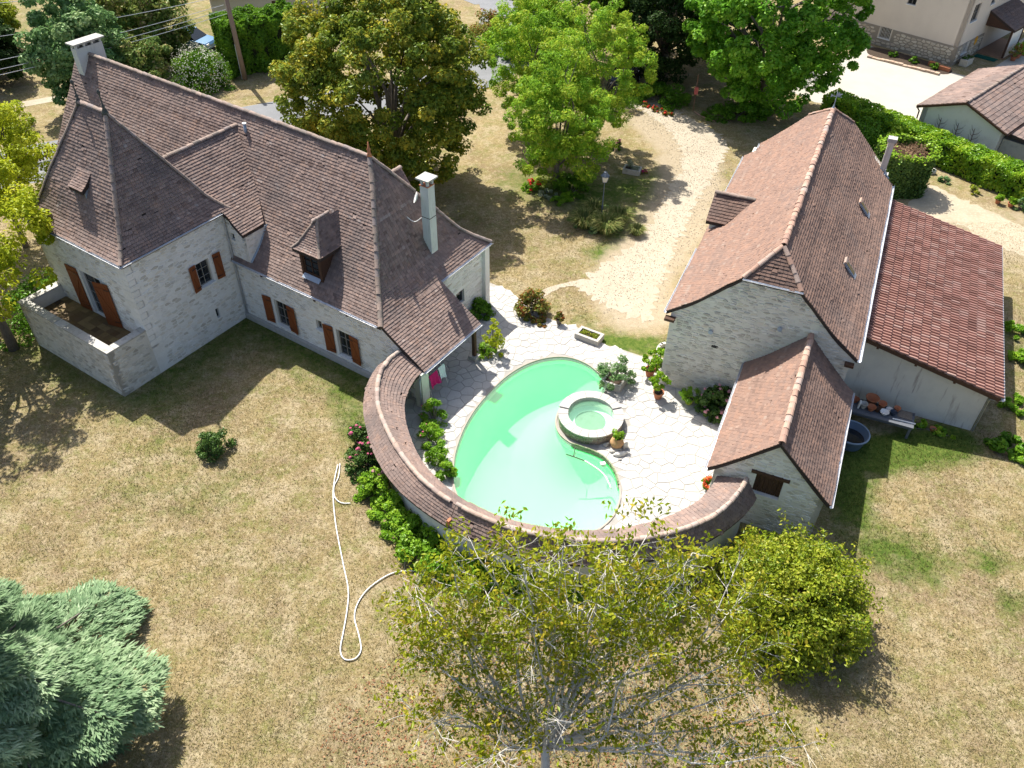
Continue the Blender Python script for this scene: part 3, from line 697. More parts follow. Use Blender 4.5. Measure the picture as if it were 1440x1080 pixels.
dish = MB().lathe([(.02, 0), (.16, .03), (.25, .09), (.235, .09), (.15, .045), (.02, .02)], (0, 0, 0), 16); d_ = dish.build('satellite_dish', MT['white'], ch, True)
d_.location = (7.72, 4.30, 6.95); d_.rotation_euler = (math.radians(70), 0, math.radians(-50))
MB().tube(catmull([(7.80, 4.40, 5.98), (7.5, 4.25, 5.75), (7.15, 4.1, 6.0), (6.95, 4.0, 6.35)], 5), .018, 5).build('loose_cable', MT['white'], ch)
# veranda supports
mb = MB(); mb.box(10.98, 3.55, .24, 11.14, 3.71, 1.95); po = mb.build('veranda_post', MT['wood_dark'], house)
MB().box(10.86, 3.43, .0, 11.26, 3.83, .25).build('post_base', MT['concrete'], po)
mb = MB(); mb.box(10.85, -.35, 0, 11.25, .1, 1.94); mb.build('veranda_pillar', MT['mortar_warm'], house)
mb = MB(); mb.box(11.0, .1, 1.72, 11.14, 3.88, 1.90); mb.build('veranda_beam', MT['wood_dark'], house)
pipe(house, [(11.29, .0, 1.92), (11.2, -.42, 1.7), (11.2, -.42, .1)], .035)
# ------------------------------------------------------------------ the barn (x across, y away along the ridge)
BO = (6.41, 27.54); BTH = math.radians(-23.33)
def b2w(x, y): return (BO[0] + x * math.cos(BTH) - y * math.sin(BTH), BO[1] + x * math.sin(BTH) + y * math.cos(BTH))
barn = empty('barn', (*BO, 0), BTH, 'large rubble stone barn with half-hipped red tiled roof beside the pool terrace', 'barn')
BL = [(0, 4.0), (.36, 4.27), (.81, 4.59), (1.17, 4.9), (1.55, 5.28), (1.96, 5.68), (2.22, 5.95), (2.79, 6.5), (3.82, 7.6)]
tiles = []; deck = MB(); bslope = lambda st, **k: slope(st, store=tiles, dk=deck, **k)
zh = 6.45
def near(z): return -.03 if z <= zh else .97 * (z - zh) / (7.6 - zh)
def far(x, z): return 15.6 if x < .6 else (16.6 if z <= zh else 16.6 - 1.7 * (z - zh) / (7.6 - zh))
prof = [(float(np.interp(z, [p[1] for p in BL], [p[0] for p in BL])), z) for z in (4.0, 4.27, 4.44)] ; prof2 = [(.6, 4.443), (.81, 4.59), (1.17, 4.9), (1.55, 5.28), (1.96, 5.68), (2.22, 5.95), (2.74, zh), (3.2, 6.95), (3.82, 7.6)]
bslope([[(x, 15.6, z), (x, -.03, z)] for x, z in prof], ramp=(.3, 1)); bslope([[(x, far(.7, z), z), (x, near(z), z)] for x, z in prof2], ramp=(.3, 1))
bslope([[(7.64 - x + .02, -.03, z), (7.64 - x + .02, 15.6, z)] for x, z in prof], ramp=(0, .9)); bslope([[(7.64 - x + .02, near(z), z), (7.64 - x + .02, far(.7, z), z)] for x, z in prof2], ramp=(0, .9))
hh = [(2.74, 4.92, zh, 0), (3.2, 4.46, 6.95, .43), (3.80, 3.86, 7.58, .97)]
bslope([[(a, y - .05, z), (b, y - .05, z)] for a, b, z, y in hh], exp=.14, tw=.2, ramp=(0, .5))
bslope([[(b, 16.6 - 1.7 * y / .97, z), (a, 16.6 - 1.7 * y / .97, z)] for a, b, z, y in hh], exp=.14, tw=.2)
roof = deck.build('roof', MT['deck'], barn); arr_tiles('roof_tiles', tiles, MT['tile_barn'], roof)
RR_ = MT['ridge_red']
ridge_tiles([(3.83, .97, 7.6), (3.83, 14.9, 7.6)], roof, RR_, seed=31, r=.14, L=.38)
for k in (0, 1):
    ridge_tiles([(h_[k], h_[3] - .04, h_[2]) for h_ in hh], roof, RR_, seed=32 + k, r=.11); ridge_tiles([(h_[k], 16.6 - 1.7 * h_[3] / .97, h_[2]) for h_ in hh], roof, RR_, seed=34 + k, r=.11)
# weathervane
mb = MB(); mb.lathe([(.12, 0), (.05, .15), (.02, .3), (.02, .9)], (3.83, 14.8, 7.62), 8)
mb.tube([(3.58, 14.8, 8.3), (4.08, 14.8, 8.3)], .012, 5); mb.prism([(3.56, 8.22), (3.68, 8.3), (3.56, 8.38)], 14.79, 14.81, lambda x, y, z: (x, z, y)); mb.prism([(3.86, 8.33), (3.98, 8.33), (4.08, 8.46), (3.98, 8.44), (3.92, 8.52), (3.88, 8.44), (3.80, 8.46)], 14.79, 14.81, lambda x, y, z: (x, z, y))
mb.build('weathervane', MT['lead'], roof)
gab = [(.2, 0), (7.46, 0), (7.46, 3.95)] + [(7.64 - x, z - .07) for x, z in BL[1:-2]] + [(4.92, zh - .06), (2.74, zh - .06)] + [(x, z - .07) for x, z in BL[-3:0:-1]] + [(.2, 3.95)]
masonry(barn, (0, 0, 0), (1, 0, 0), (0, -1, 0), gab, [], th=.4, seed=21, mort=MT['mortar_warm'], stone=MT['stone_warm'], row=(.07, .15), wid=(.12, .40), proud=(.004, .034), name='gable_wall', fill=.84, joint=.022)
masonry(barn, (.2, 15.4, 0), (0, -1, 0), (-1, 0, 0), [(0, 0), (15.0, 0), (15.0, 4.05), (0, 4.05)], [], seed=22, mort=MT['mortar_warm'], stone=MT['stone_warm'], pieces=False)
masonry(barn, (7.46, .4, 0), (0, 1, 0), (1, 0, 0), [(0, 0), (15.0, 0), (15.0, 4.05), (0, 4.05)], [], seed=23, mort=MT['mortar_warm'], stone=MT['stone_warm'], pieces=False)
masonry(barn, (7.2, 16.5, 0), (-1, 0, 0), (0, 1, 0), [(0, 0), (6.7, 0), (6.7, 4.3), (4.46, zh - .1), (2.24, zh - .1), (0, 4.3)], [], seed=24, mort=MT['mortar_warm'], pieces=False)
for x in (.5, 7.16): MB().box(x - .2, 15.4, 0, x + .2, 16.5, 4.2).build('wall', MT['mortar_warm'], barn)
gutter(barn, (-.05, -.05, 3.98), (-.05, 5.35, 3.98)); gutter(barn, (-.05, 7.95, 3.98), (-.05, 15.6, 3.98)); gutter(barn, (.55, 15.7, 4.42), (.55, 16.6, 4.42))
gutter(barn, (7.74, -.05, 3.98), (7.74, 15.6, 3.98), r=.075); gutter(barn, (7.12, 15.7, 4.42), (7.12, 16.6, 4.42))
gutter(barn, (2.72, -.13, zh), (5.02, -.13, zh), r=.055)
MB().box(.0, -.30, 3.70, .42, -.02, 3.82).build('eave_bracket', MT['wood_dark'], barn); MB().box(7.25, -.25, 3.70, 7.6, -.02, 3.82).build('eave_bracket', MT['wood_dark'], barn)
for x, z in ((1.95, 3.55), (4.55, 4.55)):
    MB().lathe([(.0, 0), (.10, .0), (.10, .05), (.05, .06), (0, .05)], (0, 0, 0), 10).build('wall_anchor', MT['lead'], barn).matrix_local = Matrix.Translation((x, -.05, z)) @ Matrix.Rotation(math.pi / 2, 4, 'X')
MB().box(2.1, -.03, 2.78, 2.36, .0, 2.9).build('putlog_hole', MT['iron'], barn)
# hay-loft dormer on the pool side
dt = []; dk = MB()
slope([[(-.12, 6.85, 4.60), (.80, 6.85, 4.60)], [(-.12, 8.0, 5.50), (1.78, 8.0, 5.50)]], store=dt, dk=dk, fin=1, exp=.17, tw=.2, ramp=(0, .45)); slope([[(.80, 9.15, 4.60), (-.12, 9.15, 4.60)], [(1.78, 8.0, 5.50), (-.12, 8.0, 5.50)]], store=dt, dk=dk, fin=1, exp=.17, tw=.2, ramp=(0, .45))
dor = dk.build('loft_dormer', MT['deck'], barn); arr_tiles('dormer_tiles', dt, MT['tile_barn'], dor)
ridge_tiles([(-.12, 8.0, 5.52), (1.75, 8.0, 5.52)], dor, MT['ridge'], seed=40)
mb = MB(); mb.prism([(7.0, 3.6), (9.0, 3.6), (9.0, 4.6), (8.0, 5.4), (7.0, 4.6)], .05, .25, lambda x, y, z: (z, x, y)); mb.box(.25, 7.0, 3.9, .9, 7.08, 4.66); mb.box(.25, 8.92, 3.9, .9, 9.0, 4.66)
mb.build('dormer_front', MT['render_white'], dor)
MB().box(.03, 7.5, 3.7, .048, 8.5, 4.7).build('loft_door', MT['wood_dark'], dor)
# two small roof lights with hooded flashing on the right slope
for yy in (10.45, 4.82):
    n = np.array([.74, 0, .67]); t = np.array([.67, 0, -.74]); c = np.array([6.48, yy, 4.98]) + n * .05
    mb = MB(); mb.obox(c, t * .40, (0, .20, 0), n * .04); sk = mb.build('roof_light', MT['lead'], barn)
    MB().obox(c + n * .045, t * .33, (0, .15, 0), n * .006).build('pane', MT['glass'], sk)
    MB().obox(c - t * .40 + n * .05, t * .05, (0, .23, 0), n * .05).build('flashing', MT['ridge_red'], sk)
    MB().obox(c + t * .45 + n * .01, t * .07, (0, .23, 0), n * .012).build('flashing', MT['zinc'], sk)
# leaning stove chimney at the far end
mb = MB(); mb.box(6.86, 15.98, 4.0, 7.16, 16.28, 6.02); c2 = mb.build('chimney', MT['render'], barn)
MB().box(6.79, 15.92, 6.02, 7.23, 16.34, 6.22).build('chimney_cap', MT['concrete'], c2)
MB().obox((7.15, 15.96, 4.36), (.28, 0, -.24), (0, .05, 0), (.02, 0, .022)).build('lead_flashing', MT['lead'], c2)

# ------------------------------------------------------------------ lean-to on the barn's right flank
lean = empty('lean_to', (*b2w(10.4, 2.3), 0), BTH, 'cement-rendered lean-to with pink interlocking tile roof built against the barn', 'outbuilding')
LX = lambda x: x - 10.4; LY = lambda y: y - 2.3
sl = lambda x: 3.56 - (x - 7.55) * (3.56 - 2.21) / (13.47 - 7.55)
dk = MB(); st = [[(LX(13.47), LY(2.3), sl(13.47)), (LX(13.47), LY(14.9), sl(13.47))], [(LX(7.6), LY(2.3), sl(7.6)), (LX(7.6), LY(14.9), sl(7.6))]]
deck_mesh(dk, st, drop=.02, th=.10); lroof = dk.build('roof', MT['wood_dark'], lean)
# one tile: pan, rounded roll and a thick front edge (x down the slope, y across)
def lean_tile(L=.44, W=.205, k=0):
    ys = [0, .012, .04, .075, .11, .145, .18, W]; hs = [.004, .070, .084, .074, .046, .018, .006, .004]
    V = []; F = []; n = len(ys)
    for x, dz in ((0, 0), (L, .055)):
        for y, h in zip(ys, hs): V.append((x, y, h + dz))
    for y, h in zip(ys, hs): V.append((L, y, .0))
    for i in range(n - 1):
        F.append((i, n + i, n + i + 1, i + 1)); F.append((n + i, 2 * n + i, 2 * n + i + 1, n + i + 1))
    return V, F
tv, tf = lean_tile(); tile_me = mesh('roof_tile', tv, tf, MT['tile_lean_o'])
nx, ny = 15, 62; dxs = (13.47 - 7.6) / nx; a = math.atan2(3.56 - 2.21, 13.47 - 7.55); SV, SF, SRn = [], [], []
for j in range(ny):
    for i in range(nx):
        x = 7.6 + i * dxs / 1.0; y = 2.28 + j * (12.62 / ny)
        m = (Matrix.Translation((LX(x), LY(y), sl(x) + .005)) @ Matrix.Rotation(a + R.gauss(0, .006), 4, 'Y') @ Matrix.Rotation(R.gauss(0, .008), 4, 'Z') @ Matrix.Diagonal((dxs / .392 * 1.02, 12.62 / ny / .2035, 1, 1)))
        if j < 20:
            o = link('roof_tile', tile_me, lroof); o.matrix_local = m
        else:
            b = len(SV); SV += [tuple(m @ Vector(v)) for v in tv]; SF += [tuple(q + b for q in f) for f in tf]; SRn += [R.random()] * len(tf)
link('roof_tiles', mesh('roof_tiles', SV, SF, MT['tile_lean'], SRn), lroof, kind='stuff')
gutter(lean, (LX(13.56), LY(2.28), 2.17), (LX(13.56), LY(14.9), 2.17))
masonry(lean, (LX(7.47), LY(2.6), 0), (1, 0, 0), (0, -1, 0), [(0, 0), (5.62, 0), (5.62, 2.14), (0, 3.42)], [], th=.25, mort=MT['render'], pieces=False, name='front_wall')
masonry(lean, (LX(13.09), LY(2.85), 0), (0, 1, 0), (1, 0, 0), [(0, 0), (11.8, 0), (11.8, 2.12), (0, 2.12)], [], th=.25, mort=MT['render'], pieces=False, name='side_wall')
masonry(lean, (LX(13.09), LY(14.6), 0), (-1, 0, 0), (0, 1, 0), [(0, 0), (5.6, 0), (5.6, 3.42), (0, 2.14)], [], th=.25, mort=MT['render'], pieces=False, name='back_wall')
MB().obox((LX(10.5), LY(2.27), sl(10.5) - .06), np.array([math.cos(a), 0, -math.sin(a)]) * 3.0, (0, .02, 0), np.array([math.sin(a), 0, math.cos(a)]) * .09).build('verge_board', MT['wood_dark'], lean)
pipe(lean, [(LX(13.56), LY(2.34), 2.12), (LX(13.3), LY(2.5), 1.95), (LX(13.15), LY(2.55), 1.85), (LX(13.15), LY(2.55), .05)], .04)
for x in (8.4, 10.0, 11.6): MB().box(LX(x), LY(2.28), sl(x) - .26, LX(x) + .09, LY(2.6), sl(x) - .15).build('rafter_end', MT['wood_dark'], lean)

# ------------------------------------------------------------------ little stone shed in front of the barn
shed = empty('stone_shed', (*b2w(5.75, -3.3), 0), BTH, 'small gabled stone shed with dark lintelled opening between barn and curved wall', 'shed')
SX = lambda x: x - 5.75; SY = lambda y: y + 3.3
tiles = []; dk = MB()
PZ = [(0, 2.42), (.35, 2.72), (.8, 3.17), (1.3, 3.69), (2.145, 4.58)]
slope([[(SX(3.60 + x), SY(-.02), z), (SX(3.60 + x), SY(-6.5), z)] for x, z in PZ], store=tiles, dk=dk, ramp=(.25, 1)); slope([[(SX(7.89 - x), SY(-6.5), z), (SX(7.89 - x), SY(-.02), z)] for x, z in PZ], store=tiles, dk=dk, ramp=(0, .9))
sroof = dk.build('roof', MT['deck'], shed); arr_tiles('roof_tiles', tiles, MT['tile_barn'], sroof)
ridge_tiles([(0, SY(-6.5), 4.6), (0, SY(-.03), 4.6)], sroof, RR_, seed=51, r=.13)
sg = [(-1.93, 0), (1.93, 0), (1.93, 2.36)] + [(2.145 - x, z - .07) for x, z in PZ[1:]] + [(-2.145 + x, z - .07) for x, z in PZ[-2:0:-1]] + [(-1.93, 2.36)]
masonry(shed, (0, SY(-6.33), 0), (1, 0, 0), (0, -1, 0), sg, [(-.48, 1.72, .48, 2.76)], th=.35, seed=25, name='gable_wall', row=(.09, .17), wid=(.14, .45))
masonry(shed, (-1.93, SY(-.05), 0), (0, -1, 0), (-1, 0, 0), [(0, 0), (6.28, 0), (6.28, 2.4), (0, 2.4)], [], th=.35, seed=26, name='side_wall', mort=MT['mortar_warm'], stone=MT['stone_warm'])
masonry(shed, (1.93, SY(-6.33), 0), (0, 1, 0), (1, 0, 0), [(0, 0), (6.28, 0), (6.28, 2.4), (0, 2.4)], [], th=.35, seed=27, name='side_wall', mort=MT['mortar_warm'], stone=MT['stone_warm'])
MB().box(-.68, SY(-6.40), 2.77, .66, SY(-6.18), 2.90).build('lintel', MT['wood_dark'], shed)
sh = MB()
for i in range(6): sh.box(-.48 + i * .16 + .004, SY(-6.17), 1.73, -.48 + (i + 1) * .16 - .004, SY(-6.14), 2.75)
sh.build('board_hatch', MT['wood_dark'], shed)
gutter(shed, (SX(3.54), SY(-6.52), 2.40), (SX(3.54), SY(0), 2.40)); gutter(shed, (SX(7.95), SY(-6.52), 2.40), (SX(7.95), SY(0), 2.40))
# ------------------------------------------------------------------ neighbours at the back right (x into the picture to the right, y back left)
NTH = math.atan2(.697, .717)
nh = empty('neighbour_house', (35.03, 66.59, 0), NTH, 'cream rendered neighbouring house with pale stone base and a porch', 'house')
# local: x = along the right facade, y = along the left facade (back left); walls at x=0 plane (left facade) and y=0 plane (right facade)
win_l = [(5.55, .66, 6.5, 1.52), (4.3, 3.66, 5.0, 4.6), (7.6, 3.66, 8.3, 4.6)]
masonry(nh, (0, 0, 0), (0, 1, 0), (-1, 0, 0), [(0, 0), (13, 0), (13, 6.2), (0, 6.2)], win_l, mort=MT['render_cream'], pieces=False)
win_r = [(1.15, .62, 2.25, 1.52), (.7, 3.2, 1.9, 4.5), (3.9, 3.9, 4.7, 5.0)]
masonry(nh, (0, 0, 0), (1, 0, 0), (0, -1, 0), [(0, 0), (13, 0), (13, 6.2), (0, 6.2)], win_r, mort=MT['render_cream'], pieces=False)
masonry(nh, (13, 0, 0), (0, 1, 0), (1, 0, 0), [(0, 0), (13, 0), (13, 6.2), (0, 6.2)], [], mort=MT['render_cream'], pieces=False)
masonry(nh, (0, 13, 0), (1, 0, 0), (0, 1, 0), [(0, 0), (13, 0), (13, 6.2), (0, 6.2)], [], mort=MT['render_cream'], pieces=False)
dk = MB(); t_ = []
for q in ([(-.4, 13.4), (-.4, -.4), (6.5, 6.5)], [(-.4, -.4), (13.4, -.4), (6.5, 6.5)], [(13.4, -.4), (13.4, 13.4), (6.5, 6.5)], [(13.4, 13.4), (-.4, 13.4), (6.5, 6.5)]):
    slope([[(*q[0], 6.2), (*q[1], 6.2)], [(*q[2], 9.2), (*q[2], 9.2)]], store=t_, dk=dk, fin=1, exp=.3, tw=.3)
r_ = dk.build('roof', MT['deck'], nh); arr_tiles('roof_tiles', t_, MT['tile_barn'], r_)
# stone base: dressed blocks proud of the render
base_m = pmat('pale_block_stone', [(.42, .36, .28), (.54, .48, .39), (.60, .55, .46), (.48, .42, .33)], 'rnd', [(5, (.30, .26, .2), .5, .75, .6)], .9, (20, .5))
base_j = pmat('grey_joint', [(.27, .24, .20)], None, [], .95)
for (O, S, N, L, hs) in (((-.05, 0, 0), (0, 1, 0), (-1, 0, 0), 12.5, win_l), ((0, -.05, 0), (1, 0, 0), (0, -1, 0), 5.0, win_r)):
    masonry(nh, O, S, N, [(0, 0), (L, 0), (L, 1.5), (0, 1.5)], [h for h in hs if h[1] < 1.5 and h[3] <= 1.52] and [(h[0] - .12, h[1] - .1, h[2] + .12, 1.499) for h in hs if h[1] < 1.5], th=.045, mort=base_j, stone=base_m, row=(.18, .28), wid=(.25, .6), proud=(.02, .05), seed=61, name='stone_base', joint=.04, fill=1)
for w_, O, S, N in ((win_l, (0, 0, 0), (0, 1, 0), (-1, 0, 0)), (win_r, (0, 0, 0), (1, 0, 0), (0, -1, 0))):
    for h in w_:
        wi = window(nh, O, S, N, *h, bars=(1, 1), depth=.14)
        if h[1] < 1: # window grille
            mb = MB(); n_ = 8
            for k in range(n_ + 1):
                s = h[0] + (h[2] - h[0]) * k / n_; p = np.array(O) + np.array(S) * s + np.array(N) * .02
                mb.tube([p + (0, 0, h[1]), p + (0, 0, h[3])], .012, 4)
            mb.build('grille', MT['white'], wi)
# sun ornament by the door
mb = MB(); n = 16; mb.prism([((.22 if k % 2 else .30) * math.cos(k * math.pi / n) , (.26 if k % 2 else .36) * math.sin(k * math.pi / n)) for k in range(2 * n)], -.10, -.06, lambda x, y, z: (3.42 + x, z, 1.25 + y))
tag(mb.build('sun_ornament', pmat('yellow_ceramic', [(.65, .33, .015)], None, [(6, (.5, .2, .01), .5, .7, .6)], .5), None), 'yellow ceramic sun face hung on the neighbour house wall', 'ornament').matrix_world = nh.matrix_basis if False else Matrix.Translation((35.03, 66.59, 0)) @ Matrix.Rotation(NTH, 4, 'Z')
# porch on the right facade
porch = MB(); wd = MT['wood_dark']
po = empty('porch', (0, 0, 0)); po.parent = nh
dk = MB(); t_ = []; slope([[(4.5, -2.35, 2.3), (9.6, -2.35, 2.3)], [(4.5, -.02, 3.35), (9.6, -.02, 3.35)]], store=t_, dk=dk, fin=1, exp=.3, tw=.3, ramp=(0, .25))
pr = dk.build('porch_roof', MT['deck'], po); arr_tiles('porch_tiles', t_, MT['tile_house'], pr)
for x in (4.75, 7.2, 9.35):
    MB().box(x - .07, -2.2, 0, x + .07, -2.06, 2.25).build('post', wd, po)
MB().prism([(-2.3, 2.2), (-.02, 2.2), (-.02, 3.2)], 4.55, 4.6, lambda x, y, z: (z, x, y)).build('porch_gable', wd, po)
MB().box(4.9, -2.2, 0, 9.3, -2.06, .75).build('porch_parapet', MT['render_cream'], po)
MB().box(4.6, -2.3, .0, 9.6, -.06, .06).build('porch_floor', pmat('porch_tiles', [(.30, .17, .10)], None, [(3, (.2, .11, .07), .4, .7, .7)], .6), po)
MB().box(4.82, -2.15, .8, 7.12, -2.12, 2.1).build('porch_screen', MT['white'], po)
# green doormat, planter and pots
def nloc(x, y): return (35.03 + x * math.cos(NTH) - y * math.sin(NTH), 66.59 + x * math.sin(NTH) + y * math.cos(NTH))
mt = MB().box(-.85, -.4, .022, .85, .4, .045).build('doormat', pmat('green_mat', [(.0, .075, .055)], None, [], .95)); tag(mt, 'dark green doormat lying before the neighbour porch entrance', 'doormat'); mt.location = (*nloc(3.9, -1.15), .0); mt.rotation_euler = (0, 0, NTH + math.pi / 2)
# ------------------------------------------------------------------ neighbour's outbuilding
ns = empty('garden_outbuilding', (28.8, 51.09, 0), NTH, 'low white outbuilding with brown tiled gable roof behind the laurel hedge', 'outbuilding')
# local: x back along the ridge, y across; gable at x=0, ridge on y=0
hw_ = 2.95
dk = MB(); t_ = []
slope([[(-.1, hw_, 2.28), (9.5, hw_, 2.28)], [(-.1, 0, 3.4), (9.5, 0, 3.4)]][::1], store=t_, dk=dk, fin=1, exp=.32, tw=.25, ramp=(0, .8)); slope([[(9.5, -hw_, 2.28), (-.1, -hw_, 2.28)], [(9.5, 0, 3.4), (-.1, 0, 3.4)]], store=t_, dk=dk, fin=1, exp=.32, tw=.25, ramp=(0, .8))
r_ = dk.build('roof', MT['deck'], ns); arr_tiles('roof_tiles', t_, MT['tile_house'], r_)
ridge_tiles([(-.1, 0, 3.42), (9.5, 0, 3.42)], r_, MT['ridge'], seed=66)
masonry(ns, (0.12, 2.6, 0), (0, -1, 0), (-1, 0, 0), [(0, 0), (5.2, 0), (5.2, 2.3), (2.6, 3.28), (0, 2.3)], [], mort=MT['render_white'], pieces=False, name='gable_wall')
masonry(ns, (.12, 2.6, 0), (1, 0, 0), (0, 1, 0), [(0, 0), (9.2, 0), (9.2, 2.3), (0, 2.3)], [], mort=MT['render_white'], pieces=False)
masonry(ns, (9.3, -2.6, 0), (-1, 0, 0), (0, -1, 0), [(0, 0), (9.2, 0), (9.2, 2.3), (0, 2.3)], [], mort=MT['render_white'], pieces=False)
MB().obox((-.12, hw_ / 2, 2.78), (0, hw_ / 2, -.56), (.02, 0, 0), (0, .02, .06)).build('verge_board', MT['wood_dark'], ns); MB().obox((-.12, -hw_ / 2, 2.78), (0, -hw_ / 2, -.56), (.02, 0, 0), (0, .02, .06)).build('verge_board', MT['wood_dark'], ns)
pipe(ns, [(-.02, hw_ + .04, 2.25), (.05, 2.75, 1.95), (.05, 2.70, .1)], .05, MT['wood_dark'])
gutter(ns, (-.1, -hw_ - .05, 2.26), (9.5, -hw_ - .05, 2.26), mat=MT['wood_dark'])
# low side wing to the right of it
dk = MB(); t_ = []; slope([[(6.5, -6.2, 1.75), (.4, -6.2, 1.75)], [(6.5, -2.75, 2.2), (.4, -2.75, 2.2)]], store=t_, dk=dk, fin=1, exp=.32, tw=.25)
w2 = dk.build('side_roof', MT['deck'], ns); arr_tiles('side_roof_tiles', t_, MT['tile_house'], w2)
MB().box(.7, -6.0, 0, 6.2, -2.65, 1.65).build('side_wing', MT['concrete'], ns)
# raised bed along its gable, with the bare espaliers
MB().box(-.42, -2.6, 0, .10, 1.9, .55).build('raised_bed', MT['concrete'], ns)
for k, y in enumerate((1.1, -.05, -1.1)):
    mb = MB(); rr = random.Random(70 + k)
    mb.tube([(-.08, y, .5), (-.06, y + .04, 1.2), (-.05, y + .08, 2.0)], [.035, .028, .015], 5)
    for j in range(7):
        z = .8 + j * .16; sgn = -1 if j % 2 else 1; mb.tube([(-.06, y + .03, z), (-.06, y + sgn * .22, z + .15), (-.05, y + sgn * .34, z + .42)], [.02, .014, .007], 4)
    tag(mb.build('espalier_tree', MT['wood_dark']), ['bare espalier nearest the downpipe on the white gable', 'thick bare espalier in the middle of the white gable', 'bare spreading espalier on the lower side of the white gable'][k], 'tree', 'espaliers on the outbuilding gable').matrix_world = Matrix.Translation((28.8, 51.09, 0)) @ Matrix.Rotation(NTH, 4, 'Z')
# ------------------------------------------------------------------ ground, drive, road, terrace and pool
POOL = catmull([(-2.2, 21.2), (-2.3, 22.5), (-2.2, 23.5), (-1.93, 24.64), (-1.5, 25.75), (-.92, 26.8), (-.25, 27.78), (.5, 28.52), (1.3, 29.0), (2.13, 29.2), (2.8, 29.1), (3.42, 28.72), (3.85, 28.2),
                (4.12, 27.6), (4.15, 26.9), (3.7, 26.32), (2.95, 26.3), (2.2, 25.85), (1.88, 25.0), (2.0, 24.2), (2.5, 23.62), (3.2, 23.3), (3.7, 22.98), (4.03, 22.5), (4.22, 21.94), (4.27, 21.3), (4.2, 20.6), (3.8, 19.7),
                (3.0, 19.0), (1.8, 18.65), (.5, 18.75), (-.8, 19.35), (-1.75, 20.2)], 5, True)
POOL = [(float(p[0]), float(p[1])) for p in POOL]
SPA = (3.35, 24.92)
WC = (2.35, 24.2)
ang = lambda a, r: (WC[0] + r * math.cos(math.radians(a)), WC[1] + r * math.sin(math.radians(a)))
TERR = [(-1.5, 35.35), (-.8, 34.9), (-.25, 34.55), (.25, 33.7), (.91, 33.05), (1.6, 32.3), (2.39, 31.75), (3.14, 31.5), (3.9, 30.75), (4.4, 30.15), (5.16, 29.83), (5.96, 29.4), (6.78, 29.3), (8, 29), (9.8, 25.6), (11.5, 22), (10.2, 19.6)] \
    + [ang(a, 7.3) for a in range(325, 170, -6)] + [h2w(9.0, .2), h2w(9.0, 7.9)]
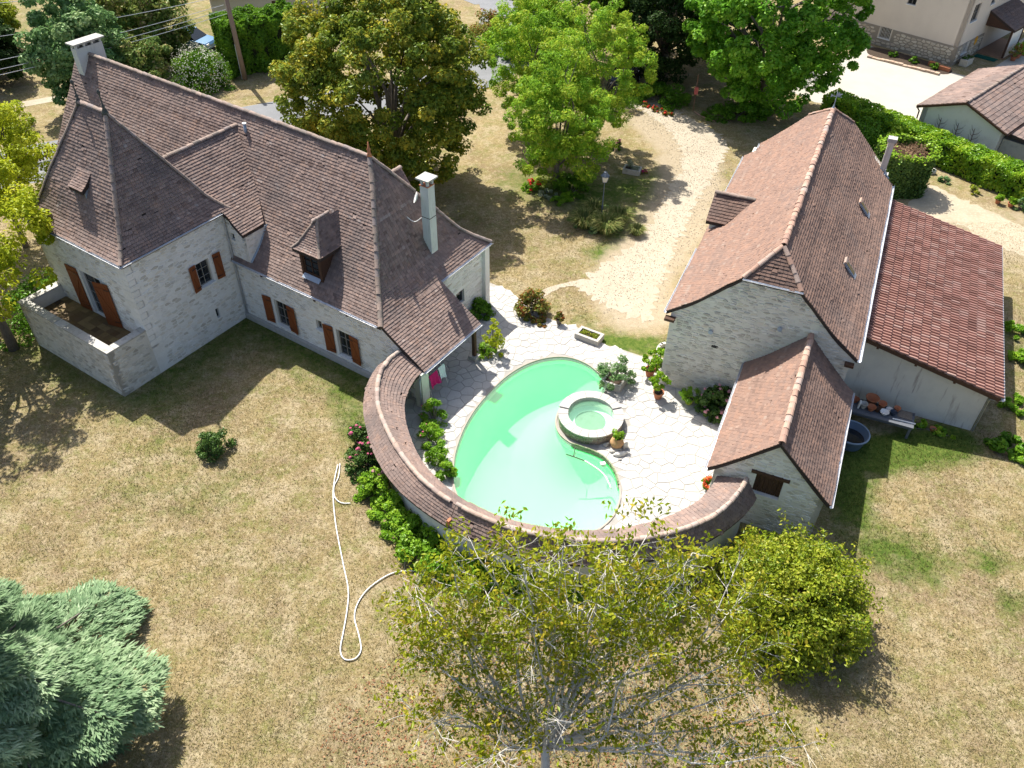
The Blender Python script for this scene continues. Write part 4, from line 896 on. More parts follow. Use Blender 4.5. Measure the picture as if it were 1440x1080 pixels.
# ground sheet with a hole under the terrace
def make_ground():
    xs = np.arange(-75, 75.1, .75); ys = np.arange(2, 125.1, .75)
    X, Y = np.meshgrid(xs, ys); P = np.stack([X.ravel(), Y.ravel()], 1); nx = len(xs)
    hole = inpoly(P, [( -1.9, 20.3), (-2.0, 24), (-.6, 27.5), (1.2, 29.0), (3.0, 28.9), (4.1, 27.2), (5.4, 25), (5.0, 20.8), (3.5, 19.0), (.5, 18.6)]) | inpoly(P, [(p[0], p[1]) for p in POOL])
    idx = np.arange(len(P)).reshape(X.shape); a, b, c, d = idx[:-1, :-1].ravel(), idx[:-1, 1:].ravel(), idx[1:, 1:].ravel(), idx[1:, :-1].ravel()
    keep = ~(hole[a] | hole[b] | hole[c] | hole[d]); F = np.stack([a, b, c, d], 1)[keep]
    V = np.c_[P, np.zeros(len(P))]
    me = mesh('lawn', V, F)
    # greenness of the turf: real patches of living grass, mostly along walls, beds and under trees
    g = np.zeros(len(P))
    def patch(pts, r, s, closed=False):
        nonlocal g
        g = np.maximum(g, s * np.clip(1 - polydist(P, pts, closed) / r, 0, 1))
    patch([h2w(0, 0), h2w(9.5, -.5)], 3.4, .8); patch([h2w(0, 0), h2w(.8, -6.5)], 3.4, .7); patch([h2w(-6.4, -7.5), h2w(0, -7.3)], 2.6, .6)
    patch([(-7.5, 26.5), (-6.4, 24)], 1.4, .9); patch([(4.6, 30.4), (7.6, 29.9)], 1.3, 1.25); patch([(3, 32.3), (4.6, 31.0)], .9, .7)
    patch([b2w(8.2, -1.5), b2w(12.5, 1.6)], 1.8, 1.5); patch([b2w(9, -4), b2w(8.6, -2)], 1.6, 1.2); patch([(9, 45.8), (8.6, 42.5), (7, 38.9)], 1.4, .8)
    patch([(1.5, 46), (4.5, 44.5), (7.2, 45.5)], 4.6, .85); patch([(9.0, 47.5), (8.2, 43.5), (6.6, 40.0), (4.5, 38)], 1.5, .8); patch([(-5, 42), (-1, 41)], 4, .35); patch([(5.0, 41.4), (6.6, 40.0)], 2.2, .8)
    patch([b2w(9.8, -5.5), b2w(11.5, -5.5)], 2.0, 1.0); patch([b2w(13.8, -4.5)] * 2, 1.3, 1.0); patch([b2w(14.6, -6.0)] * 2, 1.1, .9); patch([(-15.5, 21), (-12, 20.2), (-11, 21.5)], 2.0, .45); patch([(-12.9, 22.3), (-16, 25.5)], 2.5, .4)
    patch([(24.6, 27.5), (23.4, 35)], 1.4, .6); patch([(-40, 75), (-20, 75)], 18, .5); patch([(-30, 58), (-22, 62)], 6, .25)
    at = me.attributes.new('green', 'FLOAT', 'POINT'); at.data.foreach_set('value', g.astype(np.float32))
    dry = np.zeros(len(P)); dline = [(10, 55), (11.5, 51), (10.8, 46), (9, 41), (6, 35.5), (6.3, 33.2)]
    dry = np.clip(1 - (polydist(P, dline) - 1.5) / 1.3, 0, 1); dry = np.maximum(dry, np.clip(1 - (polydist(P, [b2w(10, 17.5), b2w(13, 20), (30, 40)]) - 2.0) / 3, 0, 1) * .7)
    at = me.attributes.new('dry', 'FLOAT', 'POINT'); at.data.foreach_set('value', dry.astype(np.float32))
    m = bpy.data.materials.new('parched_lawn'); m.use_nodes = True; nt = m.node_tree; N = nt.nodes; L = nt.links; b = N['Principled BSDF']
    b.inputs['Roughness'].default_value = 1; b.inputs['Specular IOR Level'].default_value = .1
    tc = N.new('ShaderNodeTexCoord')
    def noise(s, d=6, r=.65):
        n = N.new('ShaderNodeTexNoise'); n.inputs['Scale'].default_value = s; n.inputs['Detail'].default_value = d; n.inputs['Roughness'].default_value = r
        L.new(tc.outputs['Object'], n.inputs['Vector']); return n.outputs[0]
    def rng_(v, lo, hi, a=0, c=1):
        n = N.new('ShaderNodeMapRange'); n.inputs[1].default_value = lo; n.inputs[2].default_value = hi; n.inputs[3].default_value = a; n.inputs[4].default_value = c; L.new(v, n.inputs[0]); return n.outputs[0]
    def mix(f, a, c, ty='MIX'):
        n = N.new('ShaderNodeMix'); n.data_type = 'RGBA'; n.blend_type = ty
        L.new(f, n.inputs[0])
        for i, v in ((6, a), (7, c)):
            if isinstance(v, tuple): n.inputs[i].default_value = (*v, 1)
            else: L.new(v, n.inputs[i])
        return n.outputs[2]
    def math_(op, a, c):
        n = N.new('ShaderNodeMath'); n.operation = op
        for i, v in ((0, a), (1, c)):
            if isinstance(v, (int, float)): n.inputs[i].default_value = v
            else: L.new(v, n.inputs[i])
        return n.outputs[0]
    c = mix(rng_(noise(.16, 4), .38, .62), (0.296, 0.230, 0.117), (0.238, 0.193, 0.092))
    c = mix(rng_(noise(.7, 6, .7), .45, .60), c, (0.348, 0.289, 0.189))
    c = mix(rng_(noise(.33, 6, .72), .49, .63, 0, .85), c, (0.203, 0.148, 0.095))
    c = mix(rng_(noise(.85, 7, .8), .495, .60, 0, .85), c, (0.148, 0.159, 0.043))
    c = mix(rng_(noise(2.4, 7, .78), .46, .62, 0, .7), c, (0.180, 0.132, 0.060))
    c = mix(rng_(noise(4.2, 6, .8), .52, .63, 0, .85), c, (0.406, 0.336, 0.211))
    c = mix(rng_(noise(5.5, 6, .8), .56, .66, 0, .8), c, (0.133, 0.157, 0.037))
    c = mix(rng_(noise(8.5, 5, .8), .50, .62, 0, .75), c, (0.122, 0.092, 0.037))
    c = mix(rng_(noise(18, 3, .8), .53, .66, 0, .6), c, (0.429, 0.353, 0.227))
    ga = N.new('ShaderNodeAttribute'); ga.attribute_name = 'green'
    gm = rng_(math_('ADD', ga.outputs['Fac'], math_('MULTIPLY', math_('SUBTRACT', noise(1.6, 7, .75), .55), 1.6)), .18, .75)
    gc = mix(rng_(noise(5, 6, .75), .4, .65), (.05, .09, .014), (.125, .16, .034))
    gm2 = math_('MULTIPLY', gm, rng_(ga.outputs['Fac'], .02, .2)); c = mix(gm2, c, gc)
    da = N.new('ShaderNodeAttribute'); da.attribute_name = 'dry'
    dm = rng_(math_('ADD', da.outputs['Fac'], math_('MULTIPLY', math_('SUBTRACT', noise(.9, 7, .7), .5), 1.2)), .3, .9)
    c = mix(math_('MULTIPLY', dm, rng_(da.outputs['Fac'], .02, .25)), c, mix(rng_(noise(4, 6, .7), .4, .7), (.36, .30, .215), (.30, .245, .165)))
    L.new(c, b.inputs['Base Color'])
    bp = N.new('ShaderNodeBump'); bp.inputs['Strength'].default_value = .9; bp.inputs['Distance'].default_value = .05; L.new(noise(14, 6, .75), bp.inputs['Height']); L.new(bp.outputs[0], b.inputs['Normal'])
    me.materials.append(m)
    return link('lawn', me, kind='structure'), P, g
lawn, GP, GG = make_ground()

from mathutils.geometry import tessellate_polygon
def fill2d(loops, z):
    tri = tessellate_polygon([[Vector((p[0], p[1], 0)) for p in lp] for lp in loops]); V = [(p[0], p[1], z) for lp in loops for p in lp]
    F = []
    for a, b, c in tri:
        A, B_, C_ = V[a], V[b], V[c]; s_ = (B_[0] - A[0]) * (C_[1] - A[1]) - (C_[0] - A[0]) * (B_[1] - A[1])
        if abs(s_) > 1e-9: F.append((a, b, c) if s_ > 0 else (a, c, b))
    return V, F
def sheet(name, outline, z, mat, holes=(), kind='structure'):
    V, F = fill2d([outline] + list(holes), z)
    return link(name, mesh(name, V, F, mat), kind=kind)
def ragged(P, amp, step=.25, seed=0):
    P = catmull(P, 6, True); rr = random.Random(seed); out = []
    for i in range(len(P)):
        a, b = P[i], P[(i + 1) % len(P)]; d = np.linalg.norm(b - a); n = max(1, int(d / step)); nn = np.array([-(b - a)[1], (b - a)[0]]) / (d + 1e-9)
        for k in range(n): out.append(tuple(a + (b - a) * k / n + nn * rr.gauss(0, amp)))
    return out
gravel = pmat('pale_gravel', [(.385, .335, .26)], None, [(.35, (.335, .28, .205), .45, .7, .8), (2.2, (.31, .255, .185), .52, .72, .85), (14, (.48, .43, .35), .5, .7, .7), (45, (.26, .22, .16), .58, .72, .6)], 1.0, (50, .5))
sheet('driveway', ragged([(7.4, 59.5), (9.3, 56.6), (10.6, 53.6), (11.0, 50.5), (10.6, 48), (9.7, 46), (8.7, 43.3), (7.2, 40), (5.3, 37.6), (3.6, 35.7), (3.4, 34.6), (4.8, 33.2), (6.6, 32.2), (7.2, 33.5), (8.1, 36.5), (10.2, 42), (12.4, 47), (14.0, 50.8), (14.2, 52.6), (13.4, 54.6), (12.0, 56.5), (10.3, 59.3), (9.0, 60.6)], .17, step=.14, seed=1), .006, gravel)
def pebbles():
    rng = np.random.default_rng(77); L_ = np.array(catmull([(9.2, 58.5), (10.6, 55), (12.4, 51.5), (12.0, 48), (10.6, 44), (8.6, 40), (6.4, 36.5), (5.2, 34)], 12)); n = 5200; i = rng.integers(0, len(L_), n); P = L_[i] + rng.normal(0, 1.15, (n, 2)); s = rng.uniform(.012, .04, n)[:, None, None]
    T = np.array([[-1, -.6, 0], [.9, -.8, 0], [.2, 1, 0], [0, 0, .9]]); a = rng.uniform(0, 6.283, n); c, q = np.cos(a)[:, None], np.sin(a)[:, None]
    X = T[None] * s; V = np.stack([X[..., 0] * c - X[..., 1] * q + P[:, :1], X[..., 0] * q + X[..., 1] * c + P[:, 1:], X[..., 2] + .006], -1).reshape(-1, 3); b = 4 * np.arange(n)[:, None]
    F = np.concatenate([b + np.array([[0, 1, 3]]), b + np.array([[1, 2, 3]]), b + np.array([[2, 0, 3]])]); link('loose_gravel', mesh('loose_gravel', V, F, pmat('loose_stone', [(.24, .2, .15), (.36, .31, .24), (.47, .42, .34)], 'rnd'), np.tile(rng.random(n), 3)), kind='stuff')['label'] = 'loose pale gravel on the drive'
pebbles()
sheet('garden_path', ragged([(.9, 33.2), (1.5, 34.6), (2.75, 35.3), (3.7, 35.6), (3.6, 35.0), (2.8, 34.95), (1.8, 34.25), (1.2, 33.2)], .02, seed=2), .010, gravel)
court_m = pmat('pale_courtyard', [(.40, .38, .33)], None, [(.5, (.365, .34, .29), .45, .7, .8), (9, (.36, .33, .28), .62, .75, .4)], 1, (40, .2))
sheet('courtyard', [(20, 62), (29.9, 71.0), (33.6, 66.0), (36, 64), (47, 75), (52, 72), (40, 60), (33, 58), (28.6, 55.6), (25.3, 57.6), (22, 59)], .008, court_m)
sheet('yard_track', ragged([b2w(8.2, 17.6), b2w(9, 20.8), (25.6, 46.5), (28, 43.6), (31, 39), (29, 37.5), (26, 41), (24.5, 42), b2w(10, 16.2)], .12, seed=3), .006, pmat('trodden_earth', [(.385, .33, .24)], None, [(.8, (.32, .26, .18), .45, .7, .9), (6, (.52, .46, .36), .5, .7, .6), (3, (.27, .25, .12), .6, .72, .6)], 1, (30, .5)))
road = sheet('road', [(-40, 46), (-17.0, 58.1), (-4, 65), (-3.2, 78), (-4, 84), (2, 84), (1.5, 66), (-2, 61), (-14.5, 53.2), (-37, 41)], .008, MT['asphalt'])
sheet('road', [(-4, 80.5), (5, 82), (14, 90), (-12, 90), (-26, 69)][:4], .012, MT['asphalt'])
sheet('foot_path', [(-38, 55.2), (-35.2, 56.1), (-31.5, 58.4), (-31.9, 59.2), (-35.6, 57.1), (-38, 56.2)], .010, gravel)
sheet('flower_bed', ragged([(29.3, 68.5), (33.3, 64.9), (34.6, 66.2), (30.4, 70.6)], .03, seed=4), .014, MT['soil'])
kb = MB()
a, b = np.array([28.9, 68.3]), np.array([33.4, 64.6]); n = 16
edge = empty('bed_edging', (31.1, 66.5, 0), math.atan2(-3.7, 4.5), 'row of rough tan stones edging the neighbour flower bed', 'edging')
for i in range(n):
    x0 = -2.9 + i * .363; MB().box(x0 + .01, -.16 + R.gauss(0, .02), 0, x0 + .35, .15 + R.gauss(0, .02), .14 + R.uniform(-.03, .04)).build('edging_stone', pmat('tan_block', [(.40, .29, .21), (.48, .36, .27), (.35, .27, .22)], 'obj', [(8, (.25, .19, .14), .5, .7, .6)], .95, (25, .5)) if i == 0 else bpy.data.materials['tan_block'], edge)

# ---- flagged terrace round the pool
white_mort = pmat('terrace_bedding', [(.32, .305, .28)], None, [(3, (.21, .20, .175), .5, .75, .7)], 1, (30, .4))
def offset_ring(P, d):
    P = np.array(P); t = np.roll(P, -1, 0) - np.roll(P, 1, 0); t /= np.linalg.norm(t, axis=1)[:, None]
    n = np.stack([-t[:, 1], t[:, 0]], 1); return P + n * d
area = 0
for i in range(len(POOL)): area += POOL[i][0] * POOL[(i + 1) % len(POOL)][1] - POOL[(i + 1) % len(POOL)][0] * POOL[i][1]
SGN = -1 if area > 0 else 1        # outward offset sign
terr = sheet('pool_terrace', TERR, .022, white_mort, [POOL])
FLAG = [(.41, .395, .37), (.435, .42, .395), (.455, .44, .415), (.47, .46, .435), (.42, .405, .375)]
flag_o = pmat('flagstone', FLAG, 'obj', [(2.5, (.31, .29, .26), .5, .75, .5), (18, (.27, .255, .225), .6, .75, .5)], .85, (18, .5))
flag_s = pmat('flagstone_small', FLAG, 'rnd', [(2.5, (.31, .29, .26), .5, .75, .5), (18, (.27, .255, .225), .6, .75, .5)], .85, (18, .5))
def flags():
    rng = np.random.default_rng(5); T = np.array(TERR); x0, y0 = T.min(0); x1, y1 = T.max(0)
    seeds = []; tries = 0; cell = {}
    while tries < 30000 and len(seeds) < 1500:
        tries += 1; p = (rng.uniform(x0, x1), rng.uniform(y0, y1)); rad = rng.choice([.30, .42, .58], p=[.3, .45, .25])
        k = (int(p[0] / .6), int(p[1] / .6)); ok = True
        for i in (-1, 0, 1):
            for j in (-1, 0, 1):
                for q in cell.get((k[0] + i, k[1] + j), ()):
                    if (q[0] - p[0]) ** 2 + (q[1] - p[1]) ** 2 < rad * rad: ok = False
        if ok: seeds.append(p); cell.setdefault(k, []).append(p)
    S = np.array(seeds); inT = inpoly(S, TERR); ring = offset_ring(POOL, SGN * .06)
    res = []
    for i in np.where(inT)[0]:
        d = ((S - S[i]) ** 2).sum(1); nb = np.argsort(d)[1:15]; poly = [(S[i, 0] - 1.2, S[i, 1] - 1.2), (S[i, 0] + 1.2, S[i, 1] - 1.2), (S[i, 0] + 1.2, S[i, 1] + 1.2), (S[i, 0] - 1.2, S[i, 1] + 1.2)]
        for j in nb:
            n = S[j] - S[i]; L = np.linalg.norm(n); n /= L; mid = (S[i] + S[j]) / 2 - n * .012; poly = cliphalf(poly, mid, n)
            if len(poly) < 3: break
        if len(poly) < 3: continue
        q = np.array(poly); c = q.mean(0)
        # stones meeting the pool are cut back to its edge
        ins = inpoly(q, ring)
        if inpoly(c[None], ring)[0]: continue
        for t in np.where(ins)[0]:
            lo, hi = 0., 1.
            for _ in range(14):
                m_ = (lo + hi) / 2
                if inpoly((c + (q[t] - c) * m_)[None], ring)[0]: hi = m_
                else: lo = m_
            q[t] = c + (q[t] - c) * lo
        if not inpoly(c[None], TERR)[0] or np.hypot(*(c - SPA)) < 1.5: continue
        if q[:, 0].max() - q[:, 0].min() > 2: continue
        ar = .5 * abs(np.dot(q[:, 0], np.roll(q[:, 1], 1)) - np.dot(q[:, 1], np.roll(q[:, 0], 1)))
        if ar < .015: continue
        res.append((ar, c, q))
    # the terrace from the post and pillar to the shed is in view; nearest and biggest first
    seen = lambda c: not inpoly(np.array([c]), [h2w(8.8, 0), h2w(10.3, 0), h2w(10.3, 3.9), h2w(8.8, 3.9)])[0] and np.hypot(c[0] - WC[0], c[1] - WC[1]) < (6.5 if c[1] < 22 else 99)
    res.sort(key=lambda r: (-r[0] if seen(r[1]) else 9))
    V, F, RN = [], [], []; cnt = 0
    for ar, c, q in res:
        m = len(q); h = .036 + rng.uniform(-.004, .005); b0 = 0 if cnt < 290 else len(V)
        top = c + (q - c) * .975
        vv = [(x, y, .018) for x, y in q] + [(x, y, h - .008) for x, y in c + (q - c) * .995] + [(x, y, h + rng.uniform(-.002, .002)) for x, y in top]
        ff = [(i, (i + 1) % m, m + (i + 1) % m, m + i) for i in range(m)] + [(m + i, m + (i + 1) % m, 2 * m + (i + 1) % m, 2 * m + i) for i in range(m)] + [tuple(2 * m + i for i in range(m))]
        if cnt < 290:
            vv = [(x - c[0], y - c[1], z) for x, y, z in vv]; o = link('flagstone', mesh('flagstone', vv, ff, flag_o), terr); o.location = (*c, 0)
        else:
            V += vv; F += [tuple(i + b0 for i in f) for f in ff]; RN += [rng.random()] * len(ff)
        cnt += 1
    link('flagstones', mesh('flagstones', V, F, flag_s, RN), terr, kind='stuff')
flags()
# ---- pool basin, cloudy green water
basin_m = pmat('pool_lining', [(.86, .88, .85)], None, [(.5, (.78, .85, .78), .5, .75, .5)], .7)
mb = MB(); P = POOL; n = len(P)
V = [(x, y, .03) for x, y in P] + [(x, y, -.42) for x, y in P]
mb.add(V, [(i, (i + 1) % n, n + (i + 1) % n, n + i) for i in range(n)])
pool = empty('swimming_pool', (1.2, 23.6, 0), 0, 'crescent swimming pool of cloudy emerald water in the white flagged terrace', 'pool')
ba = mb.build('basin', basin_m); ba.parent = pool; ba.matrix_parent_inverse = pool.matrix_basis.inverted() if False else Matrix.Translation((-1.2, -23.6, 0))
gx, gy = np.meshgrid(np.arange(-2.7, 4.7, .09), np.arange(18.3, 29.6, .09)); Q = np.stack([gx.ravel(), gy.ravel()], 1); inq = inpoly(Q, P); dq = np.where(inq, polydist(Q, P, True), 0)
zq = -(.38 + 1.5 * (1 - np.exp(-dq / .62))); ig = np.arange(len(Q)).reshape(gx.shape); A_ = [ig[:-1, :-1].ravel(), ig[:-1, 1:].ravel(), ig[1:, 1:].ravel(), ig[1:, :-1].ravel()]
kp = inq[A_[0]] | inq[A_[1]] | inq[A_[2]] | inq[A_[3]]; link('basin_floor', mesh('basin_floor', np.c_[Q - (1.2, 23.6), zq], np.stack(A_, 1)[kp], basin_m, smooth=True), pool)
# coping lip
lip = MB(); V = []; F = []
ro = offset_ring(P, SGN * .05); ri = offset_ring(P, -SGN * .015)
for i in range(n): V += [(*ri[i], -.02), (*ri[i], .062), (*ro[i], .062), (*ro[i], .02)]
for i in range(n):
    a, b = 4 * i, 4 * ((i + 1) % n); F += [(a, b, b + 1, a + 1), (a + 1, b + 1, b + 2, a + 2), (a + 2, b + 2, b + 3, a + 3)]
lip.add([(v[0] - 1.2, v[1] - 23.6, v[2]) for v in V], F); lip.build('coping', pmat('pool_coping', [(.36, .32, .275)], None, [(6, (.36, .30, .25), .5, .75, .6)], .9), pool)
def watermat(name, tint, cloud, k):
    m = bpy.data.materials.new(name); m.use_nodes = True; nt = m.node_tree; N = nt.nodes; L = nt.links; N.remove(N['Principled BSDF']); out = N['Material Output']
    t = N.new('ShaderNodeBsdfTransparent'); t.inputs[0].default_value = (*tint, 1); d = N.new('ShaderNodeBsdfDiffuse'); d.inputs[0].default_value = (*cloud, 1)
    g = N.new('ShaderNodeBsdfGlossy'); g.inputs['Roughness'].default_value = .05; fr = N.new('ShaderNodeFresnel'); fr.inputs[0].default_value = 1.33
    tc = N.new('ShaderNodeTexCoord'); no = N.new('ShaderNodeTexNoise'); no.inputs['Scale'].default_value = 6; no.inputs['Detail'].default_value = 3; L.new(tc.outputs['Object'], no.inputs['Vector'])
    bp = N.new('ShaderNodeBump'); bp.inputs['Strength'].default_value = .06; bp.inputs['Distance'].default_value = .02; L.new(no.outputs[0], bp.inputs['Height']); L.new(bp.outputs[0], g.inputs['Normal'])
    a = N.new('ShaderNodeMixShader'); a.inputs[0].default_value = k; L.new(t.outputs[0], a.inputs[1]); L.new(d.outputs[0], a.inputs[2])
    b = N.new('ShaderNodeMixShader'); L.new(fr.outputs[0], b.inputs[0]); L.new(a.outputs[0], b.inputs[1]); L.new(g.outputs[0], b.inputs[2]); L.new(b.outputs[0], out.inputs[0])
    return m
water_m = watermat('cloudy_green_water', (.90, .97, .91), (.0, .74, .17), .47)
V_, F_2 = fill2d([[(p[0] - 1.2, p[1] - 23.6) for p in P]], -.09); link('pool_water', mesh('pool_water', V_, F_2, water_m), pool)
# ---- round spa basin raised at the pool's edge
spa = empty('spa_basin', (*SPA, 0), 0, 'raised round stone spa basin of pale water beside the green pool', 'spa')
mossy = pmat('green_tinted_stone', [(.17, .22, .11), (.25, .28, .17), (.30, .30, .22), (.20, .26, .14)], 'rnd', [(6, (.10, .16, .06), .5, .75, .6)], .85, (20, .6))  # greenish stone colour for the pool-side spa courses, shared with the lip
tanst = pmat('spa_tan_stone', [(.30, .25, .19), (.38, .32, .25), (.25, .21, .17)], 'rnd', [(6, (.2, .17, .13), .5, .75, .6)], .85, (20, .6))
MB().lathe([(1.33, -1.3), (1.33, .45), (.98, .45), (.98, -.40), (.02, -.40)], n=48, cap=False).build('spa_shell', MT['mortar_warm'], spa, True)
V, F, RN, V2, F2, R2 = [], [], [], [], [], []
z = -.30; k = 0; rr = random.Random(3)
while z < .42:
    h = rr.uniform(.075, .11); a = rr.uniform(0, .2)
    while a < 6.28:
        w = rr.uniform(.12, .26); g_ = .012; q = [a + g_, a + w - g_]; r0, r1 = 1.325, 1.355 + rr.uniform(-.008, .012); pool_side = 130 < (math.degrees(a) % 360) < 262
        VV, FF, RRR = (V, F, RN) if pool_side else (V2, F2, R2)
        b0 = len(VV)
        for r in (r0, r1):
            for zz in (z + .008, z + h - .008):
                for t in q: VV.append((r * math.cos(t), r * math.sin(t), zz))
        FF += [(b0 + 4, b0 + 5, b0 + 7, b0 + 6), (b0, b0 + 1, b0 + 5, b0 + 4), (b0 + 2, b0 + 6, b0 + 7, b0 + 3), (b0, b0 + 4, b0 + 6, b0 + 2), (b0 + 1, b0 + 3, b0 + 7, b0 + 5)]; RRR += [rr.random()] * 5; a += w
    z += h
link('green_ring_stones', mesh('green_ring_stones', V, F, mossy, RN), spa, kind='stuff'); link('ring_stones', mesh('ring_stones', V2, F2, tanst, R2), spa, kind='stuff')
cop_m = pmat('spa_coping', [(.38, .365, .34), (.42, .405, .38), (.45, .435, .41)], 'obj', [(7, (.31, .295, .265), .55, .75, .5)], .85, (20, .3))
n_ = 22
for i in range(n_):
    a0, a1 = 2 * math.pi * i / n_ + .006, 2 * math.pi * (i + 1) / n_ - .006; high = 20 < math.degrees((a0 + a1) / 2) < 162; t = .06 if high else 0
    mb = MB(); q = [(r * math.cos(t_), r * math.sin(t_)) for r, tt in ((.965, (a0, (a0 + a1) / 2, a1)), (1.385, (a1, (a0 + a1) / 2, a0))) for t_ in tt]
    mb.prism(q, .452, .50 + t + R.uniform(-.003, .003)); mb.build('coping_slab', cop_m, spa)
MB().lathe([(.66, -.39), (.66, .06), (.97, .06)], n=40, cap=False).build('spa_bench', basin_m, spa)
MB().lathe([(.0, -.395), (.66, -.395)], n=40, cap=False).build('spa_floor', basin_m, spa)
V = [(.975 * math.cos(2 * math.pi * i / 40), .975 * math.sin(2 * math.pi * i / 40), .40) for i in range(40)]
link('spa_water', mesh('spa_water', V, [tuple(range(40))], watermat('pale_spa_water', (.74, .97, .84), (.3, .8, .5), .15)), spa)
# low mossy retaining wall sweeping from the spa along the pool
rw = catmull([(2.5, 23.62), (3.2, 23.3), (3.7, 22.98), (4.03, 22.5), (4.22, 21.94), (4.27, 21.3)], 6); rwo = empty('retaining_wall', (3.5, 23, 0), 0, 'low curved mossy stone lip between spa and pool', 'wall')
V, F, RN = [], [], []
for row in range(4):
    s = 0
    L_ = np.r_[0, np.cumsum([np.linalg.norm(rw[i + 1] - rw[i]) for i in range(len(rw) - 1)])]
    while s < L_[-1] - .1:
        w = R.uniform(.12, .26); e = min(s + w, L_[-1]); pts = [np.array([np.interp(t, L_, [p[k] for p in rw]) for k in (0, 1)]) for t in (s + .01, e - .01)]
        d = pts[1] - pts[0]; d /= np.linalg.norm(d) + 1e-9; nn = np.array([d[1], -d[0]]); nn = nn if nn @ (np.array([1, 22]) - pts[0]) > 0 else -nn
        z0 = -.22 + row * .085; z1 = z0 + .075; pr = .05 + R.uniform(-.008, .01); b0 = len(V)
        for o in (0, pr):
            for zz in (z0, z1):
                for p in pts: V.append((*(p + nn * o - (3.5, 23)), zz))
        F += [(b0 + 4, b0 + 5, b0 + 7, b0 + 6), (b0, b0 + 1, b0 + 5, b0 + 4), (b0 + 2, b0 + 6, b0 + 7, b0 + 3), (b0, b0 + 4, b0 + 6, b0 + 2), (b0 + 1, b0 + 3, b0 + 7, b0 + 5)]; RN += [R.random()] * 5; s = e
link('lip_stones', mesh('lip_stones', V, F, mossy, RN), rwo, kind='stuff')
mb = MB(); mb.tube([(p[0] - 3.5, p[1] - 23, -.05) for p in rw], .045, 6); mb.build('lip_core', MT['mortar_warm'], rwo)
# floating suction pole and its fitting
sp = empty('pool_pole', (3.1, 22.6, -.06), 0, 'white curved skimmer pole floating beside the mossy lip of the pool', 'pole')
MB().tube([(p[0] - 3.1, p[1] - 22.6, .0) for p in catmull([(3.0, 22.75), (3.5, 22.3), (3.78, 21.9), (3.95, 21.3)], 6)], .028, 6).build('pole', MT['white'], sp, True)
MB().tube([(p[0] - 3.1, p[1] - 22.6, .0) for p in catmull([(2.25, 23.1), (2.55, 22.98), (3.0, 22.75)], 6)], .02, 6).build('handle', MT['bronze'], sp, True)
MB().tube([(-.55, .40, 0), (-.47, .75, .12)], .02, 5).build('bracket', MT['bronze'], sp); MB().obox((.62, -.02, .03), (.10, .02, 0), (-.02, .07, 0), (0, 0, .03)).build('float', MT['white'], sp)

# ------------------------------------------------------------------ curved garden wall with its own tiled roof
gw = empty('garden_wall', (*WC, 0), 0, 'curved rendered garden wall capped with mauve tiled roof around the pool', 'wall')
def polar(tab, a): return float(np.interp(a, [t[0] for t in tab], [t[1] for t in tab]))
IN = [(160, 6.28), (165, 6.32), (170, 6.48), (176, 6.59), (183, 6.67), (200, 6.65), (230, 6.68), (250, 6.65), (285, 6.70), (302, 6.80), (310, 6.83), (320, 6.66), (330, 6.4)]
RDG = [(158, 7.1), (161, 7.33), (167, 7.64), (173, 7.76), (180, 7.72), (190, 7.6), (198, 7.44), (208, 7.34), (243, 7.36), (270, 7.5), (296, 7.78), (306, 7.86), (315, 7.78), (325, 7.6), (330, 7.4)]
OUT = [(158, 7.9), (165, 8.22), (171, 8.33), (177, 8.31), (185, 8.24), (194, 8.09), (212, 8.0), (228, 7.84), (240, 7.8), (270, 7.95), (300, 8.18), (318, 8.21), (325, 8.08), (330, 7.9)]
ZR = [(158, 2.52), (165, 2.5), (236, 2.5), (300, 2.5), (330, 2.45)]
def rail(tab, z, a0, a1, step=3):
    A = np.arange(a0, a1 + .01, step); return [(polar(tab, a) * math.cos(math.radians(a)), polar(tab, a) * math.sin(math.radians(a)), z(a) if callable(z) else z) for a in A]
tl = []; dk = MB()
for (a0, a1, dzz, sd) in ((160, 235, 0, 1), (235.2, 323.2, .05, 2)):
    zr = lambda a: 2.5 + dzz; ze = lambda a: 1.95 + dzz; zo = lambda a: 1.86 + dzz
    i_, r_, o_ = rail(IN, ze, a0, a1), rail(RDG, zr, a0, a1), rail(OUT, zo, a0, a1)
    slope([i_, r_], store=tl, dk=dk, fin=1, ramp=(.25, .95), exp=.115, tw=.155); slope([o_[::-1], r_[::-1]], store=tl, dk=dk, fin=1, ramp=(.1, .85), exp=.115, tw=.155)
wr = dk.build('wall_roof', MT['deck'], gw); arr_tiles('roof_tiles', tl, MT['tile_house'], wr)
wall_ridge = pmat('ridge_tile_wall', [(.36, .27, .22), (.45, .34, .28), (.40, .33, .29), (.30, .23, .2)], 'obj', [(6, (.16, .13, .11), .52, .75, .6)], .9, (20, .5))
ridge_tiles(rail(RDG, 2.53, 161, 235), wr, wall_ridge, r=.10, L=.27, seed=81); ridge_tiles(rail(RDG, 2.58, 235.2, 323), wr, wall_ridge, r=.10, L=.27, seed=82)
def ring(r0, r1, a0, a1, z0, z1, mat, name, step=2.5):
    mb = MB(); A = np.arange(a0, a1 + .01, step); V = []; F = []
    for a in A:
        c, s = math.cos(math.radians(a)), math.sin(math.radians(a)); i, o = r0(a), r1(a)
        V += [(i * c, i * s, z0), (o * c, o * s, z0), (o * c, o * s, z1), (i * c, i * s, z1)]
    for k in range(len(A) - 1):
        for j in range(4): F.append((4 * k + j, 4 * k + (j + 1) % 4, 4 * k + 4 + (j + 1) % 4, 4 * k + 4 + j))
    F += [(0, 3, 2, 1), tuple(4 * (len(A) - 1) + j for j in range(4))]
    return mb.add(V, F).build(name, mat, gw)
